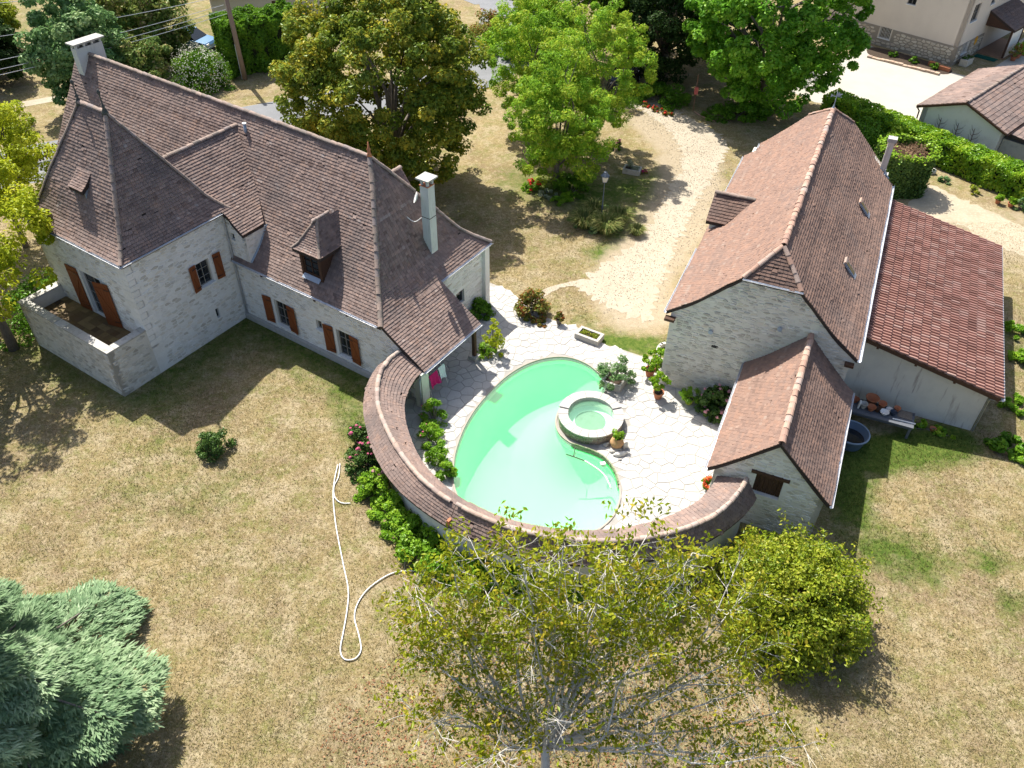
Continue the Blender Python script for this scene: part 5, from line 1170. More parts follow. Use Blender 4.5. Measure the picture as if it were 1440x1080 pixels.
ring(lambda a: polar(RDG, a) - .12, lambda a: polar(RDG, a) + .26, 163, 321, 0, 2.08, MT['render_white'], 'wall_core')
mb = MB(); c, s = math.cos(math.radians(235.1)), math.sin(math.radians(235.1)); e = np.array([c, s, 0]); t = np.array([-s, c, 0]); mb.obox(e * 7.55 + np.array([0, 0, 2.02]), e * .30, t * .05, (0, 0, .14)); mb.build('step_brick', MT['terracotta'], gw)
# ------------------------------------------------------------------ plants
def leaves(name, C, D, ln, wd, rnd, mat, parent, droop=.0, kind=None, fold=.18):
    """rhombic leaves: C base points, D unit facing normals, ln/wd sizes per leaf"""
    n = len(C); rng = np.random.default_rng(n + 3)
    a = rng.normal(size=(n, 3)); a[:, 2] -= droop; a -= (a * D).sum(1)[:, None] * D; a /= np.linalg.norm(a, axis=1)[:, None] + 1e-9
    b = np.cross(D, a); ln = np.broadcast_to(ln, n)[:, None]; wd = np.broadcast_to(wd, n)[:, None]
    V = np.stack([C - a * ln * .5, C - a * ln * .05 + b * wd * .5 + D * wd * fold, C + a * ln * .5, C - a * ln * .05 - b * wd * .5 + D * wd * fold], 1).reshape(-1, 3)
    F = np.arange(4 * n).reshape(-1, 4)
    return link(name, mesh(name, V, F, mat, np.clip(rnd, 0, 1)), parent, kind=kind)

def sph(rng, n):
    v = rng.normal(size=(n, 3)); return v / np.linalg.norm(v, axis=1)[:, None]

def crown_cloud(rng, cl, cr, per, up=.25, flat=.75, shell=.45):
    """leaf positions and normals from clump centres cl (n,3) of radius cr (n)"""
    n = len(cl); d = sph(rng, n * per); rad = (shell + (1 - shell) * rng.random(n * per)) ** .7
    ci = np.repeat(np.arange(n), per); r = np.repeat(cr, per)
    P = cl[ci] + d * (r * rad)[:, None] * np.array([1, 1, flat])
    N = d * .8 + rng.normal(size=d.shape) * .55; N[:, 2] += up; N /= np.linalg.norm(N, axis=1)[:, None]
    return P, N, ci, rad

def limbs(mb, base, trunk_top, tips, r0, rng, sub=2, wob=.08):
    mb.tube([base, (np.array(base) + np.array(trunk_top)) / 2 + rng.normal(0, .05, 3), trunk_top], [r0 * 1.25, r0 * .95, r0 * .75], 8)
    for t in tips:
        a = np.array(trunk_top) - np.array([0, 0, rng.uniform(0, .35)]) * (trunk_top[2] - base[2]); t = np.array(t); L = np.linalg.norm(t - a)
        m1 = a + (t - a) * .4 + np.array([0, 0, .12 * L]) + rng.normal(0, wob * L, 3) * .6; m2 = a + (t - a) * .72 + np.array([0, 0, .07 * L]) + rng.normal(0, wob * L, 3) * .5
        rr = r0 * rng.uniform(.32, .5); mb.tube([a, m1, m2, t], [rr, rr * .7, rr * .42, rr * .14], 6)

def tree(name, label, x, y, z0, z1, rx, mat, nleaf=16000, nclump=120, lsize=(.24, .15), cl_r=(.5, 1.0), trunk=.22, seed=1, bark=None, fill=.35, ry=None, cat='tree', group=None, up=.75, lobes=.28, top=0.0, droop=.3, base_z=0., trunk_h=None, rw=(.55, .45)):
    rng = np.random.default_rng(seed); ry = ry or rx; zc = (z0 + z1) / 2; hz = (z1 - z0) / 2
    root = empty(name, (x, y, base_z), 0, label, cat, group)
    d = sph(rng, nclump); lob = 1 + lobes * np.sin(d[:, 0] * 4.1 + seed) * np.sin(d[:, 1] * 3.7 + seed * 2) + rng.normal(0, lobes * .35, nclump)
    s = (fill + (1 - fill) * rng.random(nclump) ** .45) * lob
    s = np.clip(s, .1, 1.03); cl = np.stack([d[:, 0] * rx * s, d[:, 1] * ry * s, d[:, 2] * hz * s], 1)
    cl[:, :2] *= (1 - top * np.clip(cl[:, 2] / hz, -1, 1) * .5)[:, None]; cl[:, 2] += zc - base_z
    cr = rng.uniform(*cl_r, nclump) * (1.15 - .35 * s); per = max(4, nleaf // nclump)
    P, N, ci, rad = crown_cloud(rng, cl, cr, per, up)
    crnd = rng.random(nclump); r = .5 * crnd[ci] + .5 * rng.random(len(P))
    sz = rng.uniform(.75, 1.25, len(P))
    leaves('crown', P, N, lsize[0] * sz, lsize[1] * sz, r, mat, root, droop)
    mb = MB(); tt = (rng.normal(0, .1), rng.normal(0, .1), trunk_h if trunk_h else max(.5, z0 - base_z + hz * .35)); sel = rng.choice(nclump, min(nclump, 16), False)
    limbs(mb, (0, 0, -.05), tt, cl[sel], trunk, rng); mb.build('trunk', bark or MT['bark'], root, True)
    return root

def bush(name, label, x, y, h, r, mat, nleaf=2500, nclump=40, lsize=(.12, .08), seed=1, cat='bush', group=None, stems=True, ry=None, z=0., cl=.28, fill=.3, flowers=None, parent=None, rz=0, up=.7):
    rng = np.random.default_rng(seed); ry = ry or r
    root = empty(name, (x, y, z), rz, label, cat, group)
    d = sph(rng, nclump); d[:, 2] = np.abs(d[:, 2]) * 1.0 - .12; s = fill + (1 - fill) * rng.random(nclump) ** .5
    c = np.stack([d[:, 0] * r * s, d[:, 1] * ry * s, np.maximum(d[:, 2] * h * s * .9 + h * .06, .03)], 1); cr = rng.uniform(.7, 1.2, nclump) * cl * min(r, h)
    P, N, ci, rad = crown_cloud(rng, c, cr, nleaf // nclump, up); P[:, 2] = np.maximum(P[:, 2], .02)
    rn = .45 * rng.random(nclump)[ci] + .55 * rng.random(len(P)); sz = rng.uniform(.75, 1.25, len(P))
    leaves('foliage', P, N, lsize[0] * sz, lsize[1] * sz, rn, mat, root)
    if stems:
        mb = MB()
        for k in range(min(9, nclump)):
            e = c[k]; mb.tube([(e[0] * .15, e[1] * .15, -.02), (e[0] * .5, e[1] * .5, e[2] * .6), e], [.03, .02, .008], 5)
        mb.build('stems', MT['bark'], root)
    if flowers: blooms(root, c, cr, *flowers, seed=seed)
    return root

def blooms(root, c, cr, mat, n, size, seed=0, name='flower', zmin=.3):
    """small many-petalled flower heads on the outer clumps, each head a part"""
    rng = np.random.default_rng(seed + 50); key = (mat.name, size)
    if key not in _fl:
        V = []; F = []; m = 0
        for k in range(16):
            d = sph(rng, 1)[0]; d[2] = abs(d[2]); a = np.cross(d, rng.normal(size=3)); a /= np.linalg.norm(a); b = np.cross(d, a)
            p = d * size * .7; V += [p - a * size * .45, p + b * size * .4, p + a * size * .45, p - b * size * .4]; F.append((m, m + 1, m + 2, m + 3)); m += 4
        _fl[key] = mesh(name, V, F, mat)
    zz = np.argsort(-c[:, 2] - np.hypot(c[:, 0], c[:, 1]) * .6)[:max(3, int(len(c) * .6))]
    for k in range(n):
        i = zz[rng.integers(len(zz))]; d = sph(rng, 1)[0]; d[2] = abs(d[2]) * .9 + .2; p = c[i] + d / np.linalg.norm(d) * cr[i] * 1.02
        o = link(name, _fl[key], root); o.location = p; o.rotation_euler = (rng.uniform(-.6, .6), rng.uniform(-.6, .6), rng.uniform(0, 6)); q = rng.uniform(.7, 1.2); o.scale = (q, q, q)
_fl = {}
def flat(name, c, rough=.7): return pmat(name, [c], None, [(12, tuple(v * .7 for v in c), .5, .7, .5)], rough)
G = dict(
    linden=leafmat('linden_leaf', [(0.055, 0.105, 0.012), (0.08, 0.135, 0.015), (0.11, 0.17, 0.018), (0.14, 0.205, 0.022), (0.18, 0.235, 0.025), (0.23, 0.265, 0.028), (0.31, 0.3, 0.03), (0.44, 0.39, 0.035), (0.6, 0.46, 0.04)], .3, .08),
    locust=leafmat('locust_leaf', [(0.1, 0.22, 0.018), (0.145, 0.3, 0.024), (0.2, 0.37, 0.03), (0.28, 0.43, 0.036), (0.42, 0.48, 0.05), (0.12, 0.25, 0.03)], .4, .05),
    tulip=leafmat('tulip_leaf', [(0.06, 0.18, 0.012), (0.1, 0.26, 0.017), (0.145, 0.34, 0.024), (0.21, 0.42, 0.036), (0.32, 0.5, 0.055)], .35, .10),
    dark=leafmat('dark_leaf', [(.012, .030, .008), (.022, .05, .013), (.034, .07, .018), (.06, .105, .026)], .25, .05),
    lime=leafmat('lime_leaf', [(.20, .27, .016), (.30, .37, .02), (.40, .45, .028), (.52, .52, .05)], .42, .05),
    mixed=leafmat('garden_tree_leaf', [(0.054, 0.108, 0.024), (0.084, 0.15, 0.031), (0.144, 0.216, 0.048), (0.24, 0.276, 0.066), (0.432, 0.312, 0.18)], .3, .07),
    grey=leafmat('grey_green_leaf', [(0.065, 0.15, 0.045), (0.11, 0.22, 0.07), (0.18, 0.3, 0.11), (0.3, 0.4, 0.19)], .3, .10),
    cedar=leafmat('blue_cedar_needle', [(0.095, 0.17, 0.085), (0.15, 0.245, 0.125), (0.225, 0.335, 0.18), (0.32, 0.43, 0.25), (0.44, 0.53, 0.34)], .3, .05),
    cherry=leafmat('cherry_leaf', [(0.13, 0.18, 0.01), (0.195, 0.25, 0.014), (0.27, 0.32, 0.018), (0.38, 0.37, 0.028), (0.46, 0.32, 0.045)], .4, .07),
    bushy=leafmat('bush_leaf', [(0.1, 0.16, 0.01), (0.16, 0.23, 0.014), (0.24, 0.3, 0.02), (0.34, 0.38, 0.03), (0.46, 0.42, 0.07)], .35, .10),
    laurel=leafmat('laurel_leaf', [(.075, .19, .008), (.12, .27, .012), (.19, .35, .016), (.27, .42, .022), (.40, .50, .05)], .36, .12),
    hedge=leafmat('hedge_leaf', [(0.045, 0.125, 0.008), (0.075, 0.18, 0.012), (0.12, 0.26, 0.018), (0.19, 0.33, 0.028)], .33, .08),
    ivy=leafmat('ivy_leaf', [(.03, .075, .016), (.05, .105, .022), (.08, .15, .03), (.13, .20, .045)], .28, .10),
    fresh=leafmat('fresh_leaf', [(0.09, 0.21, 0.012), (0.14, 0.29, 0.018), (0.21, 0.38, 0.026), (0.31, 0.45, 0.04)], .38, .08),
    silver=leafmat('silver_leaf', [(.13, .18, .10), (.21, .26, .16), (.31, .35, .24), (.46, .48, .40)], .28, .1),
    autumn=leafmat('red_tinged_leaf', [(.18, .055, .02), (.30, .085, .03), (.17, .17, .03), (.16, .21, .04), (.30, .28, .05), (.44, .18, .06)], .33, .08),
    dead=leafmat('dead_leaf', [(.13, .08, .05), (.24, .15, .095), (.33, .21, .13), (.22, .18, .12)], .2, .02),
    grass=leafmat('grass_blade', [(.09, .14, .035), (.15, .20, .055), (.25, .27, .09), (.42, .38, .15)], .35, .06),
    straw=leafmat('lawn_blade', [(0.06, 0.09, 0.016), (0.115, 0.12, 0.034), (0.18, 0.155, 0.066), (0.265, 0.22, 0.11), (0.37, 0.315, 0.19)], .25, .02),
)
PINK = flat('pink_petal', (.55, .12, .22)); ROSE = flat('pale_pink_petal', (.58, .28, .32)); RED = flat('red_petal', (.62, .035, .02)); MAG = flat('magenta_petal', (.45, .03, .14)); WHITE = flat('white_petal', (.75, .73, .66))

# big trees behind the house and along the drive
tree('linden_tree', 'broad dark linden with yellowing leaves behind the manor house', -7.5, 45.6, .3, 11.8, 5.6, G['linden'], 92000, 700, (.22, .14), (.45, .85), .32, 3, lobes=.16, fill=.5)
tree('locust_tree', 'feathery light green tree standing in a flower bed by the drive', 2.6, 46.0, .2, 8.4, 3.2, G['locust'], 32000, 250, (.23, .07), (.32, .68), .18, 5, lobes=.34, fill=.3, droop=.6)
tree('locust_tree', 'second feathery light green tree leaning over the drive behind the first', 5.0, 50.3, 1.4, 9.2, 3.2, G['locust'], 28000, 210, (.23, .07), (.32, .68), .16, 6, lobes=.34, fill=.35, droop=.6)
tree('locust_tree', 'third feathery light green tree behind the others, left of the trunks', 1.2, 53.5, 1.0, 9.2, 2.9, G['locust'], 24000, 190, (.23, .07), (.32, .68), .16, 61, lobes=.3, fill=.35, droop=.6)
tree('tulip_tree', 'big glossy bright green tree beyond the far end of the barn', 17.5, 57.0, .5, 13.6, 5.7, G['tulip'], 74000, 560, (.25, .18), (.42, .85), .34, 7, lobes=.18, fill=.55)
tree('conifer_tree', 'tall very dark evergreen behind the drive bend', 11.4, 63.5, .2, 11.5, 4.8, G['dark'], 34000, 210, (.28, .13), (.6, 1.2), .3, 8, fill=.45)
tree('conifer_tree', 'dark evergreen at the top edge between drive and bright tree', 15.5, 69.5, .2, 10.5, 5.0, G['dark'], 24000, 150, (.30, .14), (.6, 1.2), .3, 9, fill=.45)
tree('walnut_tree', 'mid green spreading tree at the top centre behind the feathery trees', 3.4, 66.0, .8, 10.6, 5.4, G['locust'], 34000, 190, (.28, .13), (.6, 1.2), .26, 10, lobes=.3, fill=.4)
tree('ash_tree', 'thin light tree with bare dark trunks at the top centre', 8.0, 67.5, 3.0, 10.2, 4.2, G['fresh'], 20000, 120, (.26, .13), (.5, 1.0), .22, 12, lobes=.3, fill=.4, trunk_h=4.5)
bush('shrub_mass', 'yellow green shrubs under the trees beside the road junction', -.6, 68.8, 2.2, 3.0, G['fresh'], 6000, 60, (.22, .13), 13, 'shrub')
bush('flowering_shrub', 'rust and pink tinged shrub near the road junction', -2.2, 72.0, 2.2, 2.2, G['autumn'], 4000, 45, (.2, .12), 14, 'shrub')
tree('lime_tree', 'bright lime green young tree at the left of the tower', -26.6, 38.0, 1.8, 8.2, 3.1, G['lime'], 26000, 200, (.18, .09), (.35, .7), .14, 15, lobes=.3, fill=.35)
bush('laurel_bush', 'dark green bush at the foot of the lime green tree', -22.8, 31.8, 1.9, 2.6, G['hedge'], 6000, 60, (.18, .1), 16)
bush('laurel_bush', 'shaded bush behind the terrace corner of the tower', -22.2, 33.8, 1.6, 1.8, G['fresh'], 4000, 45, (.16, .09), 17)
# trees and hedges across the road at the top left
tree('garden_tree', 'grey green tree directly behind the wide left chimney', -30.2, 56.6, .3, 8.0, 3.0, G['grey'], 26000, 150, (.28, .17), (.5, 1.0), .2, 18, fill=.45)
tree('garden_tree', 'pink tinged dense tree left of the blue car', -28.2, 64.6, .4, 7.0, 3.6, G['mixed'], 26000, 150, (.26, .16), (.5, 1.0), .2, 19, fill=.45)
tree('garden_tree', 'dark tree above the roof ridge left of the pale flowered bush', -26.8, 58.2, .3, 4.2, 2.2, G['mixed'], 13000, 90, (.22, .14), (.4, .8), .14, 20, fill=.4)
tree('garden_tree', 'olive tree at the top edge left of the utility pole', -33.0, 70.5, .4, 7.5, 3.9, G['mixed'], 24000, 140, (.3, .18), (.5, 1.0), .2, 21, fill=.4)
tree('garden_tree', 'yellow green tree at the top left corner by the red shed roofs', -42.5, 66.5, .3, 4.4, 3.4, G['bushy'], 16000, 100, (.26, .16), (.5, 1.0), .18, 22, fill=.35)
tree('garden_tree', 'dark shaded tree at the left edge below the overhead wires', -39.5, 60.5, .2, 4.6, 3.0, G['dark'], 14000, 90, (.26, .16), (.5, 1.0), .18, 23, fill=.4)
bush('garden_shrub', 'yellowish shrub on the verge beyond the lime green tree', -33.6, 52.2, 1.7, 1.5, G['bushy'], 2500, 30, (.18, .1), 24)
bush('garden_shrub', 'small spindly shrub beside the gable end of the manor', -28.8, 51.5, 2.0, 1.0, G['bushy'], 1600, 24, (.16, .09), 25)
bush('oleander_bush', 'large oleander bush covered in white flowers beside the road', -23.4, 60.5, 3.0, 2.2, G['hedge'], 9000, 80, (.2, .08), 26, flowers=None)
o_ = bpy.data.objects[-1] if False else None
rngw = np.random.default_rng(4); d_ = sph(rngw, 1100); d_[:, 2] = abs(d_[:, 2]); wroot = [o for o in bpy.data.objects if o.name.startswith('oleander_bush')][0]
leaves('white_blossom', np.stack([d_[:, 0] * 2.1 - .1, d_[:, 1] * 2.1 - .2, d_[:, 2] * 2.7 + .3], 1) + rngw.normal(0, .15, (1100, 3)), d_, .12, .07, rngw.random(1100), leafmat('white_blossom', [(.55, .55, .45), (.75, .74, .64)], .2, .03), wroot, kind='stuff')
def hedge(name, label, A, B_, h, w, mat, nleaf, lsize, seed=1, z0=0., cat='hedge', top_noise=.12, parent=None):
    """clipped hedge from A to B with leaves over its top and sides and dark stems inside"""
    rng = np.random.default_rng(seed); A, B_ = np.array(A, float), np.array(B_, float); L = np.linalg.norm(B_ - A); a = math.atan2(*(B_ - A)[::-1])
    root = empty(name, (*((A + B_) / 2), 0), a, label, cat)
    n = nleaf; face = rng.random(n); ar = np.array([L * w, L * h, L * h, w * h, w * h]); ar /= ar.sum(); k = np.searchsorted(np.cumsum(ar), face)
    x = rng.uniform(-L / 2, L / 2, n); y = rng.uniform(-w / 2, w / 2, n); z = rng.uniform(.05, h, n); dep = rng.random(n) ** 2 * .25
    bump = lambda p, q: top_noise * (np.sin(p * 2.3 + seed) * np.sin(q * 3.1) + .6 * np.sin(p * 5.1 + 1))
    P = np.stack([x, y, z], 1); N = np.zeros((n, 3))
    m = k == 0; P[m, 2] = h - dep[m] + bump(x[m], y[m]); N[m] = (0, 0, 1)
    m = k == 1; P[m, 1] = -w / 2 + dep[m] + bump(x[m], z[m]); N[m] = (0, -1, .2)
    m = k == 2; P[m, 1] = w / 2 - dep[m] + bump(x[m], z[m]); N[m] = (0, 1, .2)
    m = k == 3; P[m, 0] = -L / 2 + dep[m]; N[m] = (-1, 0, .2)
    m = k == 4; P[m, 0] = L / 2 - dep[m]; N[m] = (1, 0, .2)
    N += rng.normal(0, .55, N.shape); N /= np.linalg.norm(N, axis=1)[:, None]
    sz = rng.uniform(.7, 1.3, n); r = .35 * (np.sin(P[:, 0] * 3 + P[:, 2] * 2) * .5 + .5) + .65 * rng.random(n)
    leaves('foliage', P, N, lsize[0] * sz, lsize[1] * sz, r, mat, root)
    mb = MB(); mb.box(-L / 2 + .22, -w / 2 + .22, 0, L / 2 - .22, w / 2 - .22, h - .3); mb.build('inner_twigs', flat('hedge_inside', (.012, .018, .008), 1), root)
    return root
hedge('roadside_hedge', 'tall dark green hedge beside the utility pole', (-22.6, 63.4), (-17.2, 66.6), 3.8, 3.2, G['hedge'], 22000, (.24, .14), 31, top_noise=.3)
hedge('laurel_hedge', 'long bright green laurel hedge before the white outbuilding', (22.3, 57.0), (34.9, 39.6), 1.6, 1.75, G['laurel'], 26000, (.2, .11), 32, top_noise=.10)
bush('laurel_bush', 'rounded laurel bush between the barn chimney and the long hedge', 25.4, 51.5, 2.1, 1.6, G['laurel'], 4500, 45, (.18, .1), 33)
bush('dark_shrub', 'dark shrubs filling the corner behind the barn chimney', 23.2, 51.6, 2.0, 2.0, G['hedge'], 4000, 40, (.18, .1), 34)
# ivy-clad stump shaped like a drum, dead on top
ivr = empty('ivy_drum', (23.6, 46.2, 0), 0, 'drum shaped ivy growth with a dead brown top behind the barn', 'ivy')
rng = np.random.default_rng(35); n = 9000; a = rng.uniform(0, 6.283, n); z = rng.uniform(0, 2.6, n); r = 1.55 + .12 * np.sin(a * 5) + rng.normal(0, .08, n)
D = np.stack([np.cos(a), np.sin(a), np.full(n, .15)], 1) + rng.normal(0, .4, (n, 3)); D /= np.linalg.norm(D, axis=1)[:, None]
leaves('foliage', np.stack([r * np.cos(a), r * np.sin(a), z], 1), D, .15, .13, .6 * rng.random(n) + .4 * (z / 2.6), G['ivy'], ivr)
n = 900; a = rng.uniform(0, 6.283, n); r = 1.55 + rng.normal(0, .14, n); leaves('rim_foliage', np.stack([r * np.cos(a), r * np.sin(a), 2.55 + rng.normal(0, .12, n)], 1), np.tile([0, 0, 1.], (n, 1)) + rng.normal(0, .3, (n, 3)), .16, .13, .5 + .5 * rng.random(n), G['fresh'], ivr)
n = 1800; a = rng.uniform(0, 6.283, n); r = 1.4 * np.sqrt(rng.random(n)); Dn = rng.normal(0, .5, (n, 3)) + (0, 0, 1); Dn /= np.linalg.norm(Dn, axis=1)[:, None]
leaves('dead_top', np.stack([r * np.cos(a), r * np.sin(a), 2.2 + rng.normal(0, .12, n) + .12 * np.sin(a * 3)], 1), Dn, .28, .04, rng.random(n), G['dead'], ivr)
MB().lathe([(1.35, 0), (1.35, 2.05)], n=20).build('core', flat('ivy_inside', (.02, .018, .012), 1), ivr)

# shaded planting at the drive bend
bush('undergrowth_bush', 'shaded green undergrowth behind the border of red flowers', 10.6, 58.8, 1.5, 2.6, G['hedge'], 6000, 60, (.16, .09), 36, 'undergrowth', ry=1.6, rz=-.5)
bush('undergrowth_bush', 'low leafy undergrowth beneath the big bright tree', 15.5, 56.2, 1.2, 2.4, G['hedge'], 5000, 50, (.16, .09), 37, 'undergrowth', ry=1.4)
for k, (x, y, c_) in enumerate(((9.4, 57.9, 'first clump from the dark car'), (10.1, 57.1, 'middle clump of the border'), (10.9, 56.4, 'clump nearest the water standpipe'))):
    bush('red_border_flowers', 'low red flowers edging the drive bend, ' + c_, x, y, .35, .42, G['autumn'], 380, 14, (.11, .08), 38 + k, 'flowers', 'red flowers edging the drive bend', flowers=(RED, 7, .10))
# planting at the foot of the feathery tree
bush('geranium_bed', 'clump of bright red geraniums under the feathery tree', 1.0, 45.2, .6, .55, G['fresh'], 700, 18, (.12, .1), 41, 'flowers', flowers=(RED, 14, .13))
bush('silver_border_plant', 'silvery edging plants beside the red geraniums', 1.9, 44.4, .45, .7, G['silver'], 900, 18, (.1, .07), 42, 'plant')
bush('hosta_plant', 'bright green leafy clump at the foot of the feathery tree', 2.9, 43.9, .5, .7, G['fresh'], 700, 16, (.2, .12), 43, 'plant')
bush('shade_shrub', 'dark shrub by the trunk of the feathery tree', 3.4, 45.0, 1.3, 1.0, G['hedge'], 1800, 26, (.2, .08), 44, 'shrub')
bush('pink_flower_clump', 'pink flowers in the shade beside the drive', 6.6, 51.1, .5, .6, G['hedge'], 600, 14, (.12, .08), 45, 'flowers', flowers=(PINK, 12, .12))
# ornamental grasses round the lamp
def grass_clump(name, label, x, y, h, r, n, mat=None, seed=1, w=.02, cat='ornamental grass', group=None, z=0, spread=.8, name2='blades'):
    rng = np.random.default_rng(seed); root = empty(name, (x, y, z), 0, label, cat, group)
    a = rng.uniform(0, 6.283, n); rb = r * .35 * np.sqrt(rng.random(n)); t = rng.uniform(.4, 1, n) * spread; H_ = h * rng.uniform(.6, 1.1, n)
    b = np.stack([rb * np.cos(a), rb * np.sin(a), np.zeros(n)], 1); o = np.stack([np.cos(a), np.sin(a), np.zeros(n)], 1); s = np.stack([-np.sin(a), np.cos(a), np.zeros(n)], 1) * w
    m = b + o * (t * r * .4)[:, None]; m[:, 2] = H_ * .75; e = b + o * (t * r)[:, None]; e[:, 2] = H_ * (1 - .45 * t)
    V = np.stack([b - s, b + s, m + s * .8, m - s * .8, e], 1).reshape(-1, 3); i = 5 * np.arange(n)[:, None]
    F = np.concatenate([i + np.array([[0, 1, 2, 3]]), i + np.array([[3, 2, 4, 4]])]); F = [tuple(f) if f[2] != f[3] else tuple(f[:3]) for f in F.tolist()]
    link(name2, mesh(name2, V, F, mat or G['grass'], np.tile(rng.random(n), 2)), root); return root
for k, (x, y, h, r, lb) in enumerate(((4.0, 41.0, 1.0, 1.2, 'arching grass clump left of the garden lamp'), (5.2, 40.4, 1.1, 1.2, 'arching grass clump in front of the garden lamp'), (6.0, 41.4, 1.0, 1.1, 'pale arching grass clump right of the garden lamp'), (4.6, 42.3, 1.0, .9, 'yellowish grass clump behind the garden lamp'), (6.9, 40.2, .6, .7, 'low bright grass tuft at the drive edge'))):
    grass_clump('grass_clump', lb, x, y, h, r, 420, seed=50 + k, group='ornamental grasses round the lamp')
bush('low_shrub', 'low spreading green shrub around the garden lamp post', 4.9, 41.4, .6, 1.7, G['grey'], 2600, 36, (.14, .05), 56, 'shrub')
# pool-side plants
bush('photinia_bush', 'round red tipped bush on the lawn edge of the pool terrace', .9, 32.6, 1.5, .85, G['autumn'], 3200, 46, (.14, .08), 60)
bush('begonia_row', 'row of reddish low plants at the base of the red tipped bush', 1.0, 31.95, .35, .8, G['autumn'], 700, 18, (.12, .1), 61, 'plants', ry=.3, rz=-.6)
bush('annex_shrub', 'dark green shrub against the annex wall by the downpipe', -1.75, 32.4, .95, .72, G['hedge'], 2200, 34, (.16, .07), 62)
bush('ball_shrub', 'lime green rounded shrub at the corner of the veranda roof', *h2w(11.45, 4.55), 2.2, .55, G['lime'], 1500, 26, (.10, .06), 63)
bush('veranda_plant', 'spiky green plant at the foot of the veranda post', *h2w(11.3, 4.2), .7, .5, G['fresh'], 500, 14, (.22, .04), 64, 'plant')
for k, (x, y, h, r, lb) in enumerate(((-3.3, 24.9, 1.5, .62, 'green oleander nearest the veranda pillar inside the curved wall'), (-3.35, 23.7, 1.2, .55, 'middle oleander inside the curved wall'), (-3.0, 22.7, 1.2, .55, 'third oleander inside the curved wall by the pool'), (-2.55, 21.7, .9, .4, 'small oleander inside the curved wall nearest the shed end'))):
    bush('inner_oleander', lb, x, y, h, r, G['fresh'], 1300, 24, (.17, .05), 65 + k, 'oleander', 'oleanders inside the curved wall', flowers=(PINK, 4, .06) if k < 2 else None)
bush('geranium_plant', 'red and orange flowering plant at the corner of the stone shed', 7.72, 21.1, 1.0, .38, G['fresh'], 700, 18, (.1, .08), 70, 'flowers', flowers=(flat('orange_red_petal', (.62, .10, .03)), 46, .085))
bush('hydrangea_bush', 'dark hydrangea bush with pink heads against the barn gable', *b2w(3.0, -.75), 1.5, .85, G['ivy'], 2400, 34, (.17, .12), 71, flowers=(ROSE, 26, .10))
# outer hedge along the curved wall
ol = [(-6.0, 23.4, 1.35, .75, 'pink flowered hydrangea at the top of the curved wall bed', 1), (-5.75, 22.2, 1.45, .85, 'pink flowered hydrangea where the hose ends', 1), (-5.2, 20.9, 1.1, .8, 'leafy bush below the pink hydrangeas', 2), (-4.6, 19.8, 1.05, .78, 'leafy bush midway along the curved wall', 0), (-3.95, 18.9, 1.1, .8, 'leafy bush beside the stepped tile joint', 0), (-3.2, 18.1, 1.1, .85, 'leafy bush before the bare white wall', 0), (-2.3, 17.4, 1.1, .9, 'leafy bush near the hose end by the tree', 0), (-1.1, 16.9, 1.1, .95, 'leafy bush at the edge of the sparse tree', 0), (.3, 16.5, 1.2, 1.0, 'bush half hidden under the sparse tree', 0), (1.8, 16.2, 1.2, 1.0, 'bush deep under the sparse tree', 0), (3.4, 16.0, 1.2, 1.1, 'bush behind the bare twigs of the sparse tree', 0), (5.2, 16.0, 1.2, 1.1, 'bush between the sparse tree and the round bush', 0)]
for k, (x, y, h, r, lb, fl) in enumerate(ol):
    bush('border_bush', lb, x, y, h, r, G['ivy'] if fl == 1 else G['fresh'], 2400, 38, (.13, .09), 80 + k, 'bush', 'bushes along the outer curved wall', flowers=(PINK if fl == 1 else ROSE, 16 if fl == 1 else 6, .09) if fl else None)
bush('round_bush', 'big dense round yellow green bush below the stone shed', 9.45, 15.7, 3.5, 2.45, G['bushy'], 42000, 300, (.13, .07), 95, cl=.17, fill=.42)
rb = [o for o in bpy.data.objects if o.name == 'round_bush'][0]; rng = np.random.default_rng(96); d = sph(rng, 130); d[:, 2] = np.abs(d[:, 2]); mb = MB(); sh_ = []
for q in d:
    a = q * (2.25, 2.25, 3.0) + (0, 0, .2); g = q * .5 + rng.normal(0, .35, 3) + (0, 0, .25); g = g / np.linalg.norm(g) * rng.uniform(.3, .8); mb.tube([a, a + g], [.008, .003], 3, cap=False); sh_ += [a + g * t for t in (.35, .6, .8, 1.0)]
mb.build('shoots', MT['bark'], rb); sh_ = np.repeat(np.array(sh_), 7, 0) + rng.normal(0, .09, (len(sh_) * 7, 3)); D_ = sph(rng, len(sh_)); D_[:, 2] = np.abs(D_[:, 2]); leaves('shoot_leaves', sh_, D_, .14, .07, rng.random(len(sh_)), G['bushy'], rb)
bush('lawn_bush', 'small lone green bush on the dry lawn', -12.05, 23.0, 1.25, .72, G['ivy'], 2600, 44, (.11, .06), 96)
# weeds along the right flank of the lean-to
for k, (x, y, r, lb) in enumerate(((*b2w(14.5, 2.0), .75, 'large leafed dark weeds at the near corner of the lean-to'), (*b2w(15.2, 1.9), .6, 'sunlit weeds beside the shadowed corner of the lean-to'), (*b2w(15.0, 5.0), .8, 'low weeds along the lean-to gutter side'), (*b2w(15.2, 8.5), .8, 'yellowish weeds half way up the lean-to'), (*b2w(15.0, 10.8), .8, 'flowering weeds at the far end of the lean-to'))):
    bush('weed_clump', lb, x, y, .7 if k < 2 else .45, r, G['fresh'] if k else G['hedge'], 700, 20, (.24, .12), 100 + k, 'weeds', 'weeds along the lean-to', stems=False)
bush('fence_creeper', 'low creeping plants at the foot of the lean-to wall', *b2w(11.3, 1.9), .35, 1.2, G['laurel'], 900, 24, (.13, .1), 106, 'plant', ry=.35, rz=BTH)
